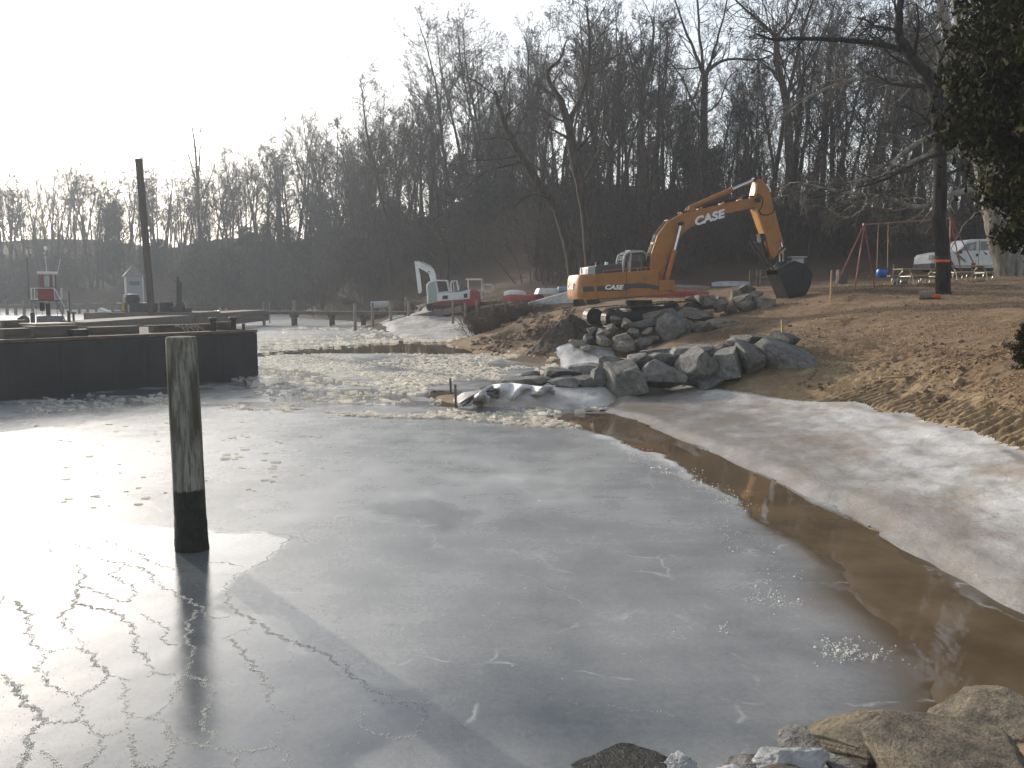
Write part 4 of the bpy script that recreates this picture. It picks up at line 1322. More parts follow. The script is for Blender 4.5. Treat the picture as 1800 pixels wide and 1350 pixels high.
    for k, (b, Y, d, tl, lab) in enumerate(pile2):
        b = (b[0] + 3, b[1] + 14, b[2] - 3, b[3] + 8)
        px_rock('boulder', zb(b, 980, 300, 3.75), Y, 1200 + k, M_ROCKTAN, d, tl, label=lab, group=G)
    G = 'riprap stones at the photographer\'s feet'
    fg = [
        ((1040, 190, 1485, 375), 4.75, 0.75, -0.10, M_ROCKFG, 'rounded tan boulder in the bottom right foreground'),
        ((1260, 285, 1900, 560), 4.15, 0.9, -0.05, M_ROCKFG, 'largest mottled tan boulder at the bottom right corner'),
        ((1530, 165, 1950, 330), 4.75, 0.8, -0.25, M_ROCKFG, 'tan boulder at the right edge behind the largest one'),
        ((715, 398, 1170, 560), 4.35, 0.7, 0.0, M_ROCKFG, 'flat tan stone at the bottom edge of the view'),
        ((10, 378, 590, 560), 4.75, 0.7, 0.04, M_ROCKWET, 'glossy black wet stone at the bottom edge'),
        ((1050, 350, 1300, 450), 4.55, 0.5, 0.05, M_ROCK, 'grey slab wedged between the foreground boulders'),
        ((585, 325, 850, 470), 4.75, 0.5, -0.25, M_ROCK, 'dark stone beside the white ice lump in the foreground'),
        ((860, 255, 1100, 350), 5.0, 0.6, -0.1, M_ROCK, 'grey stone partly under ice behind the foreground boulders'),
    ]
    for k, (b, Y, d, tl, m, lab) in enumerate(fg):
        b = (b[0], b[1] + 140, b[2], b[3] + 110)
        px_rock('boulder', zb(b, 1000, 1150, 2.25), Y, 1300 + k, m, d, tl, label=lab, group=G, sub=6, noise=0.045)
    # lumps of ice caught between the foreground stones
    for k, (b, Y, lab) in enumerate((((735, 308, 1045, 425), 4.72, 'white crusty ice lump between the foreground stones'),
                                     ((560, 400, 720, 480), 4.6, 'small ice crust beside the black wet stone'),
                                     ((370, 355, 520, 410), 5.0, 'clear lump of ice behind the black wet stone'))):
        b = (b[0], b[1] + 85, b[2], b[3] + 85)
        px_rock('ice_lump', zb(b, 1000, 1150, 2.25), Y, 1350 + k, M_ICELUMP, 0.3, label=lab, group='ice lumps in the foreground', cat='ice', sub=6, noise=0.16, blocky=0.8)

def translucent(t, col, w, clear=0.0):
    tr = t.n('ShaderNodeBsdfTranslucent'); t.l(col, tr.inputs['Color'])
    mx = t.n('ShaderNodeMixShader'); mx.inputs[0].default_value = w
    t.l(t.p.outputs[0], mx.inputs[1]); t.l(tr.outputs[0], mx.inputs[2])
    tp = t.n('ShaderNodeBsdfTransparent'); m2 = t.n('ShaderNodeMixShader'); m2.inputs[0].default_value = clear
    t.l(mx.outputs[0], m2.inputs[1]); t.l(tp.outputs[0], m2.inputs[2]); t.l(m2.outputs[0], t.out.inputs['Surface'])

def ice_lump_material():
    t = NT('crusty_white_ice')
    f = t.noise(40, 4, 0.7); g = t.noise(9, 4, 0.6)
    c = t.ramp(g, [(0.3, (0.42, 0.43, 0.44)), (0.6, (0.74, 0.75, 0.76))])
    t.set(Base_Color=c, Roughness=0.28, IOR=1.31, Normal=t.bump(f, 1.0, 0.02))
    translucent(t, c, 0.4)
    return t.m
M_ICELUMP = ice_lump_material()
build_rocks()
# ================================================================== paints
M_ORANGE = mat('orange_machine_paint', (0.37, 0.148, 0.026), 0.5, 0.0, col2=(0.23, 0.098, 0.028), scale=2.2, spot=0.62, bump=0.05)
M_ORANGE2 = mat('faded_orange_paint', (0.55, 0.26, 0.06), 0.45, 0.0, var=0.15, scale=3)
M_REDORANGE = mat('cylinder_paint', (0.42, 0.13, 0.025), 0.42, 0.0, var=0.2, scale=4)
M_CHAR = mat('charcoal_decal', (0.055, 0.055, 0.058), 0.5, 0.0, var=0.15)
M_BLACK = mat('black_rubber_and_grease', (0.016, 0.016, 0.016), 0.55, 0.0, var=0.3, scale=8)
M_STEEL = mat('dark_worn_steel', (0.055, 0.048, 0.042), 0.55, 0.5, var=0.4, scale=7, bump=0.15)
M_TRACK = mat('muddy_track_steel', (0.13, 0.10, 0.07), 0.6, 0.3, col2=(0.045, 0.038, 0.032), scale=6, bump=0.2)
M_CHROME = mat('chromed_rod', (0.62, 0.63, 0.65), 0.22, 1.0, var=0.05, rvar=0.04)
M_DARKGREY = mat('dark_grey_cowling', (0.055, 0.062, 0.066), 0.5, 0.0, var=0.15)
M_LIGHTGREY = mat('light_grey_paint', (0.42, 0.43, 0.43), 0.5, 0.0, var=0.1)
M_WHITE = mat('white_machine_paint', (0.66, 0.67, 0.67), 0.45, 0.0, var=0.10, scale=3)
M_WHITELET = mat('white_lettering', (0.80, 0.80, 0.78), 0.5, 0.0, var=0.04)
M_RED = mat('red_machine_paint', (0.30, 0.028, 0.025), 0.45, 0.0, var=0.2, scale=4)
M_BUCKET = mat('black_bucket_steel', (0.018, 0.016, 0.015), 0.5, 0.35, var=0.4, scale=5, bump=0.2)
M_GLINT = mat('bare_steel_teeth', (0.38, 0.37, 0.35), 0.38, 0.8, var=0.2, scale=6)

def glass_material(name, tint, rough=0.05, alpha=0.5):
    t = NT(name)
    t.set(Base_Color=tint, Roughness=rough, IOR=1.5, Alpha=alpha, Specular_IOR_Level=0.6)
    n = t.noise(6, 3, 0.6)
    t.set(Roughness=t.mrange(n, 0.3, 0.7, rough, rough + 0.06))
    return t.m
M_GLASS = glass_material('dark_cab_glass', (0.02, 0.024, 0.026), 0.05, 0.55)
M_GLASSPALE = glass_material('pale_green_glass', (0.35, 0.45, 0.40), 0.08, 0.75)

def lettering(name, text, size, loc, rot, material, parent, bold=0.05, shear=0.25, depth=0.004, sx=1.0):
    cu = bpy.data.curves.new(name, 'FONT')
    cu.body = text; cu.size = size; cu.offset = bold * size; cu.shear = shear; cu.extrude = depth
    cu.align_x = 'CENTER'; cu.align_y = 'CENTER'; cu.space_character = 1.06
    tmp = bpy.data.objects.new(name, cu); COL.objects.link(tmp)
    dg = bpy.context.evaluated_depsgraph_get()
    me = bpy.data.meshes.new_from_object(tmp.evaluated_get(dg))
    bpy.data.objects.remove(tmp)
    me.materials.clear(); me.materials.append(material)
    o = bpy.data.objects.new(name, me)
    link(o, parent)
    o.location = loc; o.rotation_euler = rot; o.scale = (sx, 1, 1)
    return o

def crawler(parent, x0, x1, y, width, hgt, ang=0.0, sub_name='track', shoe=0.19, mshoe=None, mframe=None):
    """one crawler track along x at lateral position y"""
    tr = empty(sub_name); tr.parent = parent
    r = hgt / 2
    def loop(s):                       # arc length -> (x, z, angle)
        L = x1 - x0 - 2 * r
        P = 2 * L + 2 * math.pi * r
        s %= P
        if s < L: return x0 + r + s, 0.0, 0.0
        s -= L
        if s < math.pi * r:
            a = s / r
            return x1 - r + r * math.sin(a), r - r * math.cos(a), -a
        s -= math.pi * r
        if s < L: return x1 - r - s, hgt + 0.0, math.pi
        s -= L
        a = s / r
        return x0 + r - r * math.sin(a), r + r * math.cos(a), math.pi - a
    P = 2 * (x1 - x0 - 2 * r) + 2 * math.pi * r
    n = int(P / shoe)
    m = MB()
    for k in range(n):
        x, z, a = loop(k * P / n)
        m.box((x, y, z), (shoe * 0.93, width, 0.035), (0, a, 0))
        m.box((x - 0.06 * math.cos(a) + 0.03 * math.sin(a) * 0, y, z), (0.02, width, 0.075), (0, a, 0))
    b = m.build('track_shoes', mshoe or M_TRACK, tr); b['kind'] = 'stuff'
    f = MB()
    f.prism([(x0 + r * 0.8, r * 0.55), (x1 - r * 0.8, r * 0.55), (x1 - r * 0.8, r * 1.3), (x1 - r * 1.4, r * 1.5), (x0 + r * 1.4, r * 1.5), (x0 + r * 0.8, r * 1.3)], y - width * 0.3, y + width * 0.3)
    f.build('track_frame', mframe or M_BLACK, tr, bevel=0.02)
    for cx in (x0 + r, x1 - r):
        w = MB()
        pts = [(cx, y - width * 0.28, r), (cx, y + width * 0.28, r)]
        w.tube(pts, r * 0.86, 20)
        w.tube([(cx, y - width * 0.33, r), (cx, y + width * 0.33, r)], r * 0.35, 12)
        w.build('sprocket', M_STEEL, tr)
    k = int((x1 - x0 - 2 * r) / (r * 1.0))
    for i in range(k):
        cx = x0 + r + (i + 0.5) * (x1 - x0 - 2 * r) / k
        MB().tube([(cx, y - width * 0.34, 0.13), (cx, y + width * 0.34, 0.13)], 0.12 if hgt > 0.7 else 0.08, 10).build('roller', M_STEEL, tr)
    return tr

def cylinder_ram(parent, name, p0, p1, p2, r, mb, rr=None):
    """hydraulic ram: painted barrel p0-p1, chromed rod p1-p2"""
    e = empty(name); e.parent = parent
    p0, p1, p2 = Vector(p0), Vector(p1), Vector(p2)
    d = (p1 - p0).normalized()
    MB().tube([p0, p1 - d * 0.06, p1 - d * 0.06, p1], [r, r, r * 1.18, r * 1.18], 12).build('barrel', mb, e, smooth=True)
    MB().tube([p1, p2], rr or r * 0.6, 10).build('rod', M_CHROME, e, smooth=True)
    side = Vector((0, 1, 0))
    MB().tube([p2 - side * r * 1.1, p2 + side * r * 1.1], r * 0.95, 12).build('eye', M_STEEL, e)
    return e

# ================================================================== orange excavator
EXC_Y = 39.5
def build_excavator():
    S = F / EXC_Y                               # pixels per metre at the machine
    ox, oy = 1122.0, 572.0                      # turntable centre on the ground
    g0 = at(ox, oy, EXC_Y)
    root = empty('excavator', (g0.x, g0.y, g0.z + 0.04), R(9), 'orange tracked excavator with CASE lettering, bucket lowered to the ground', 'excavator')
    def E(x, y):                                # zoom pixel -> side profile metres
        return ((980 + x / 3.75 - ox) / S / math.cos(R(9)), (oy - (300 + y / 3.75)) / S)
    def prof(l): return [E(*p) for p in l]
    # undercarriage, turned a little against the house
    uc = empty('undercarriage'); uc.parent = root; uc.rotation_euler = (0, R(-4.5), R(6))
    crawler(uc, -2.15, 2.55, -1.2, 0.6, 0.92)
    crawler(uc, -2.15, 2.55, 1.2, 0.6, 0.92)
    MB().box((0.1, 0, 0.6), (1.6, 1.9, 0.4)).build('centre_frame', M_BLACK, uc, bevel=0.04)
    MB().tube([(0, 0, 0.75), (0, 0, 1.12)], 0.62, 28).build('turntable', M_BLACK, root)
    W_ = 1.32
    # house
    body = MB().prism(prof([(192, 695), (600, 668), (612, 735), (705, 730), (722, 792), (655, 826), (205, 852)]), -W_, W_).build('house', M_ORANGE, root, bevel=0.04)
    # counterweight with rounded rear
    cwp = prof([(205, 694), (203, 854)])
    zt, zb_ = cwp[0][1], cwp[1][1]
    xs, xr = cwp[0][0] - 0.01, E(78, 700)[0]
    m = MB(); vs = []; fs = []
    n = 13
    rings = [(zb_, 0.90), (zb_ + 0.16, 1.0), ((zb_ + zt) / 2, 1.0), (zt - 0.22, 0.985), (zt - 0.05, 0.90), (zt - 0.02, 0.80)]
    for z, k in rings:
        for i in range(n):
            a = -math.pi / 2 + math.pi * i / (n - 1)
            sy = math.copysign(abs(math.sin(a)) ** 0.55, math.sin(a)); cx = max(0.0, math.cos(a)) ** 0.55
            vs.append((xs - (xs - xr) * cx * k, sy * (W_ + 0.02) * (0.97 + 0.03 * k), z))
    for j in range(len(rings) - 1):
        for i in range(n - 1):
            fs.append((j * n + i, j * n + i + 1, (j + 1) * n + i + 1, (j + 1) * n + i))
        fs.append((j * n + n - 1, j * n, (j + 1) * n, (j + 1) * n + n - 1))
    fs.append(tuple(range(n - 1, -1, -1))); fs.append(tuple((len(rings) - 1) * n + i for i in range(n)))
    cw = m.add(vs, fs).build('counterweight', M_ORANGE, root, smooth=True)
    # dark swoosh decal and panel seams, each proud of the side
    dec = MB().prism(prof([(110, 775), (205, 772), (390, 756), (480, 752), (560, 760), (640, 780), (712, 808), (640, 800), (540, 784), (430, 782), (390, 798), (205, 804), (112, 806)]), -W_ - 0.012, -W_ + 0.05).build('side_stripe', M_CHAR, root)
    for x in (203, 392, 602):
        q = prof([(x, 680), (x + 2.6, 680), (x + 2.6, 848 if x < 300 else 838 if x < 500 else 818), (x, 848 if x < 300 else 838 if x < 500 else 818)])
        MB().prism(q, -W_ - 0.006, -W_ + 0.02).build('panel_seam', M_BLACK, root)
    cx, cz = E(310, 779)
    lettering('lettering', 'CASE', 0.27, (cx, -W_ - 0.018, cz), (R(90), 0, 0), M_WHITELET, root, sx=1.25)
    lettering('lettering', 'CASE', 0.36, (xr - 0.012, -0.05, (zt + zb_) / 2), (R(90), 0, R(-90)), M_WHITELET, root, shear=0.2, sx=1.3)
    # toolbox step before the boom
    MB().prism(prof([(602, 737), (704, 732), (720, 790), (604, 806)]), -W_ - 0.02, -W_ + 0.45).build('toolbox', M_ORANGE, root, bevel=0.03)
    # engine cowling
    MB().prism(prof([(215, 696), (218, 640), (375, 628), (390, 640), (390, 690)]), -0.75, 0.85).build('engine_hood', M_DARKGREY, root, bevel=0.05)
    MB().prism(prof([(165, 698), (168, 650), (216, 640), (216, 697)]), -0.72, 0.82).build('hood_end_panel', M_LIGHTGREY, root, bevel=0.03)
    # exhaust, mirrors, beacon
    for x, z0, z1, c in ((243, 640, 618, M_BLACK), (305, 634, 615, M_WHITELET), (146, 690, 650, M_WHITELET)):
        e = E(x, z0); f = E(x + (4 if x > 200 else -4), z1)
        MB().bar((e[0], -0.2, e[1]), (f[0], -0.2, f[1]), 0.05, 0.14 if x > 200 else 0.08).build('exhaust_stub' if x < 300 and x > 200 else 'mirror', c, root)
    # hand rails along the right deck
    rail = MB()
    pts = [E(245, 690), E(247, 675), E(388, 662), E(470, 657), E(560, 650), E(562, 672)]
    rail.tube([(p[0], -W_ + 0.1, p[1]) for p in pts], 0.018, 6)
    for x, zt_, zb2 in ((390, 662, 682), (470, 657, 680), (520, 654, 676)):
        a, b = E(x, zt_), E(x, zb2); rail.tube([(a[0], -W_ + 0.1, a[1]), (b[0], -W_ + 0.1, b[1])], 0.016, 6)
    rail.build('hand_rail', M_REDORANGE, root)
    # cab on the far side
    cab = empty('cab'); cab.parent = root
    cp = prof([(432, 690), (436, 600), (446, 565), (470, 548), (560, 543), (590, 560), (604, 690)])
    MB().prism(cp, 0.22, 1.28).build('cab_glass', M_GLASS, cab, bevel=0.05)
    for y in (0.20, 1.30):
        fr = MB().tube([(p[0], y, p[1]) for p in cp], 0.055, 8)
        q0, q1 = E(476, 690), E(484, 550); fr.tube([(q0[0], y, q0[1]), (q1[0], y, q1[1])], 0.05, 8)
        fr.build('cab_frame', M_LIGHTGREY, cab)
    rf = prof([(446, 562), (470, 545), (560, 540), (592, 556), (592, 562), (470, 560)])
    MB().prism(rf, 0.16, 1.34).build('cab_roof', M_DARKGREY, cab, bevel=0.02)
    lm = prof([(486, 540), (486, 534), (540, 530), (540, 538)])
    for x in (492, 512, 532):
        c = E(x, 536); MB().box((c[0], 0.75, c[1]), (0.10, 0.9, 0.06)).build('work_light', M_BLACK, cab)
    MB().box((E(530, 640)[0], 0.75, E(530, 640)[1] - 0.1), (0.5, 0.5, 0.7)).build('seat', M_BLACK, cab, bevel=0.05)
    # boom
    bp = prof([(590, 655), (598, 560), (636, 445), (700, 358), (790, 308), (870, 283), (1050, 240), (1300, 188), (1312, 215), (1292, 255), (1170, 282), (1050, 312), (930, 356), (855, 392), (805, 430), (745, 530), (690, 640), (655, 722), (615, 735)])
    MB().prism(bp, -0.30, 0.30).build('boom', M_ORANGE, root, bevel=0.03)
    dp = prof([(885, 392), (892, 352), (1060, 294), (1140, 290), (1060, 318), (960, 352)])
    MB().prism(dp, -0.312, -0.25).build('boom_stripe', M_CHAR, root)
    cx, cz = E(978, 328)
    a = math.atan2(-(300 - 352), (1055 - 897))
    lettering('lettering', 'CASE', 0.50, (cx, -0.318, cz), (R(90), -a * 0.88, 0), M_WHITELET, root, sx=1.2)
    # bright wear plates on the boom's back edge
    hs = MB()
    for dy in (-0.16, 0.0, 0.16):
        pts = prof([(590, 660), (600, 560), (640, 442), (705, 354), (795, 303), (872, 277), (1050, 232), (1290, 182)])
        hs.tube([(p[0] - 0.03, dy, p[1] + 0.035) for p in pts], 0.026, 6)
    hs.build('hose', M_BLACK, root)
    for x, z in ((600, 570), (622, 495), (640, 455), (712, 350), (800, 302), (930, 264), (1080, 230), (1200, 204)):
        c = E(x, z); MB().box((c[0], 0, c[1] + 0.02), (0.10, 0.46, 0.10)).build('hose_clamp', M_ORANGE2, root)
    h2 = MB()
    pts = prof([(1270, 186), (1320, 170), (1350, 195), (1345, 240), (1325, 275), (1340, 298), (1380, 303), (1420, 285), (1430, 262)])
    h2.tube([(p[0], -0.26, p[1]) for p in pts], 0.026, 6); h2.tube([(p[0] - .05, -0.20, p[1] - .03) for p in pts], 0.02, 6)
    h2.build('hose', M_BLACK, root)
    pts = prof([(770, 300), (800, 262), (850, 250), (870, 262)])
    MB().tube([(p[0], -0.1, p[1]) for p in pts], 0.02, 6).build('hose', M_BLACK, root)
    # boom cylinders on both sides, arm cylinder on top, bucket cylinder
    for y in (-0.48, 0.48):
        p0, p1, p2 = E(693, 735), E(744, 538), E(786, 368)
        cylinder_ram(root, 'boom_cylinder', (p0[0], y, p0[1]), (p1[0], y, p1[1]), (p2[0], y * 0.95, p2[1]), 0.11, M_REDORANGE)
    p = E(786, 368); MB().tube([(p[0], -0.55, p[1]), (p[0], 0.55, p[1])], 0.09, 12).build('boom_pin', M_BLACK, root)
    p0, p1, p2 = E(862, 262), E(1147, 138), E(1306, 68)
    cylinder_ram(root, 'arm_cylinder', (p0[0], 0, p0[1]), (p1[0], 0, p1[1]), (p2[0], 0, p2[1]), 0.12, M_ORANGE)
    q = prof([(835, 285), (858, 248), (885, 245), (900, 272)])
    for y in (-0.2, 0.14): MB().prism(q, y, y + 0.06).build('cylinder_bracket', M_ORANGE, root)
    # arm
    ap = prof([(1300, 86), (1316, 66), (1342, 72), (1392, 128), (1410, 190), (1424, 255), (1466, 395), (1484, 500), (1468, 552), (1440, 588), (1412, 562), (1372, 432), (1300, 262), (1283, 185)])
    arm = MB().prism(ap, -0.24, 0.24).build('arm', M_ORANGE, root, bevel=0.03)
    lp = prof([(1296, 262), (1306, 258), (1372, 420), (1362, 424)])
    MB().prism(lp, -0.27, 0.27).build('arm_edge_plate', M_ORANGE2, root)
    lp = prof([(1283, 185), (1302, 92), (1312, 100), (1300, 190)])
    MB().prism(lp, -0.27, 0.27).build('arm_edge_plate', M_ORANGE2, root)
    p = E(1306, 205); MB().tube([(p[0], -0.42, p[1]), (p[0], 0.42, p[1])], 0.13, 14).build('arm_pin', M_BLACK, root)
    p0, p1, p2 = E(1432, 262), E(1500, 478), E(1510, 520)
    cylinder_ram(root, 'bucket_cylinder', (p0[0], 0, p0[1]), (p1[0], 0, p1[1]), (p2[0], 0, p2[1]), 0.10, M_REDORANGE)
    for y in (-0.3, 0.3):
        a_, b_ = E(1470, 556), E(1512, 520); MB().bar((a_[0], y, a_[1]), (b_[0], y, b_[1]), 0.05, 0.12, (0, 1, 0)).build('link', M_ORANGE2, root)
    for y in (-0.16, 0.16):
        a_, b_ = E(1510, 520), E(1512, 618); MB().bar((a_[0], y, a_[1]), (b_[0], y, b_[1]), 0.06, 0.16, (0, 1, 0)).build('push_link', M_STEEL, root)
    # thumb hanging beside the arm
    th = MB()
    for y in (-0.22, 0.22):
        a_, b_ = E(1446, 664), E(1300, 478); th.bar((a_[0], y, a_[1]), (b_[0], y, b_[1]), 0.05, 0.12, (0, 1, 0))
        for k in range(9):
            f = 0.08 + 0.1 * k
            c = (a_[0] + (b_[0] - a_[0]) * f - 0.05, y, a_[1] + (b_[1] - a_[1]) * f + 0.05); th.box(c, (0.06, 0.05, 0.06), (0, R(45), 0))
    th.build('thumb', M_STEEL, root)
    a_, b_ = E(1350, 432), E(1432, 640)
    MB().tube([(a_[0], 0, a_[1]), (b_[0], 0, b_[1])], 0.085, 10).build('thumb_cylinder', M_BLACK, root)
    MB().prism(prof([(1338, 425), (1365, 420), (1385, 455), (1350, 478)]), -0.2, 0.2).build('thumb_bracket', M_BLACK, root)
    # bucket
    bk = empty('bucket'); bk.parent = root
    back = [(1500, 628), (1560, 604), (1640, 628), (1684, 690), (1672, 770), (1622, 862)]
    mouth = [(1450, 690), (1528, 852)]
    outl = prof([(1442, 662)] + back + [(1610, 874), (1530, 858)] + [(1452, 695)])
    for y in (-0.62, 0.57): MB().prism(outl, y, y + 0.05).build('side_plate', M_BUCKET, bk)
    sh = MB(); P_ = prof([(1442, 662)] + back)
    for i in range(len(P_) - 1):
        sh.bar((P_[i][0], 0, P_[i][1]), (P_[i + 1][0], 0, P_[i + 1][1]), 1.2, 0.05, (0, 0, 1) if i < 3 else (1, 0, 0))
    sh.build('shell', M_BUCKET, bk)
    lipa, lipb = E(1530, 850), E(1618, 864)
    sh2 = MB(); q0 = E(1452, 692); sh2.bar((q0[0], 0, q0[1]), (lipa[0], 0, lipa[1]), 1.16, 0.03, (1, 0, 0)); sh2.build('wear_plate', M_BUCKET, bk)
    MB().bar((lipa[0], 0, lipa[1]), (lipb[0], 0, lipb[1]), 1.2, 0.05).build('cutting_lip', M_BUCKET, bk)
    for k in range(5):
        y = -0.5 + 0.25 * k
        x0, z0 = E(1540 + 16 * k, 838 + 2 * k); x1, z1 = E(1536 + 16 * k, 882)
        MB().bar((x0, y, z0), (x1, y, z1), 0.10, 0.09, (1, 0, 0)).build('tooth', M_GLINT, bk, bevel=0.012)
    for y in (-0.2, 0.15): MB().prism(prof([(1445, 668), (1500, 605), (1525, 600), (1560, 640), (1480, 690)]), y, y + 0.06).build('bucket_ear', M_BUCKET, bk)
    return root
build_excavator()

# ================================================================== small white and red excavator
def build_small_excavator():
    Yd = 70.0; S = F / Yd
    ox, oy = 786.0, 546.0
    g0 = at(ox, oy, Yd)
    gzz = ground_z(g0.x, g0.y)
    root = empty('small_excavator', g0, 0.0, 'small white excavator with red skirt and folded white boom by the dock', 'excavator')
    def E(x, y): return ((700 + x / 5.625 - ox) / S, (oy - (440 + y / 5.625)) / S)
    def prof(l): return [E(*p) for p in l]
    for y in (-0.95, 0.95): crawler(root, -1.55, 1.75, y, 0.5, 0.62, shoe=0.16)
    MB().tube([(0.1, 0, 0.5), (0.1, 0, 0.75)], 0.5, 20).build('turntable', M_BLACK, root)
    MB().prism(prof([(310, 545), (345, 520), (440, 500), (700, 480), (810, 480), (815, 530), (690, 560), (330, 565)]), -1.05, 1.05).build('skirt', M_RED, root, bevel=0.04)
    MB().prism(prof([(400, 500), (400, 430), (520, 420), (640, 410), (715, 385), (715, 480), (440, 508)]), -1.0, 1.0).build('hood', M_WHITE, root, bevel=0.05)
    MB().prism(prof([(690, 480), (700, 400), (790, 398), (805, 430), (808, 485)]), -0.98, 0.98).build('counterweight', M_RED, root, bevel=0.06)
    MB().prism(prof([(448, 450), (500, 446), (500, 482), (448, 486)]), -1.012, -0.95).build('side_vent', M_BLACK, root)
    MB().prism(prof([(655, 432), (690, 426), (690, 468), (655, 472)]), -1.012, -0.95).build('side_vent', M_BLACK, root)
    MB().prism(prof([(600, 410), (610, 345), (640, 330), (680, 360), (690, 392)]), -0.4, 0.5).build('engine_cover', M_DARKGREY, root, bevel=0.05)
    cab = empty('cab'); cab.parent = root
    co = prof([(308, 525), (300, 350), (320, 318), (390, 303), (490, 303), (512, 410), (400, 425), (402, 515)])
    for y in (-0.95, 0.05):
        fr = MB().tube([(p[0], y, p[1]) for p in co + [co[0]]], 0.06, 8)
        a, b = E(385, 305), E(405, 430); fr.tube([(a[0], y, a[1]), (b[0], y, b[1])], 0.05, 8)
        fr.build('cab_frame', M_WHITE, cab)
    MB().prism(prof([(315, 520), (308, 352), (326, 326), (384, 312), (400, 420), (400, 512)]), -0.93, 0.03).build('door_glass', M_GLASSPALE, cab)
    MB().prism(prof([(400, 418), (392, 312), (486, 310), (505, 405)]), -0.92, 0.02).build('rear_glass', M_GLASS, cab)
    MB().prism(prof([(318, 318), (390, 300), (492, 300), (494, 308), (390, 309), (322, 328)]), -1.0, 0.1).build('cab_roof', M_WHITE, cab, bevel=0.02)
    g = prof([(528, 412), (522, 330), (535, 308), (582, 304), (600, 400)])
    rb = MB()
    for y in (-0.7, 0.3): rb.tube([(p[0], y, p[1]) for p in g], 0.045, 6)
    a = g[1]; rb.tube([(a[0], -0.7, a[1]), (a[0], 0.3, a[1])], 0.04, 6)
    m_ = prof([(550, 308), (560, 410)]); rb.tube([(p[0], -0.7, p[1]) for p in m_], 0.03, 6)
    rb.build('guard_rail', M_WHITE, root)
    bo = prof([(378, 310), (370, 240), (345, 180), (320, 172), (200, 118), (165, 112), (170, 128), (190, 170), (300, 228), (318, 280), (322, 318)])
    MB().prism(bo, 0.25, 0.55).build('boom', M_WHITE, root, bevel=0.03)
    ar = prof([(163, 115), (185, 118), (215, 240), (232, 400), (212, 440), (196, 420), (178, 250)])
    MB().prism(ar, 0.28, 0.52).build('arm', M_WHITE, root, bevel=0.03)
    a, b, c = E(300, 300), E(300, 235), E(330, 190)
    cylinder_ram(root, 'boom_cylinder', (E(345, 320)[0], 0.2, E(345, 320)[1]), (E(320, 250)[0], 0.2, E(320, 250)[1]), (E(305, 215)[0], 0.2, E(305, 215)[1]), 0.07, M_WHITE)
    cylinder_ram(root, 'arm_cylinder', (E(330, 168)[0], 0.4, E(330, 168)[1]), (E(240, 128)[0], 0.4, E(240, 128)[1]), (E(180, 108)[0], 0.4, E(180, 108)[1]), 0.07, M_LIGHTGREY)
    MB().prism(prof([(205, 430), (235, 425), (300, 420), (300, 440), (255, 452), (232, 470), (215, 455)]), 0.1, 0.7).build('bucket', M_STEEL, root, bevel=0.02)
    MB().prism(prof([(185, 548), (200, 540), (275, 525), (285, 545), (235, 560), (215, 605), (205, 606), (212, 560)]), -1.1, 1.1).build('dozer_blade', mat('dirty_white_blade', (0.42, 0.36, 0.30), 0.6), root, bevel=0.02)
    return root
build_small_excavator()

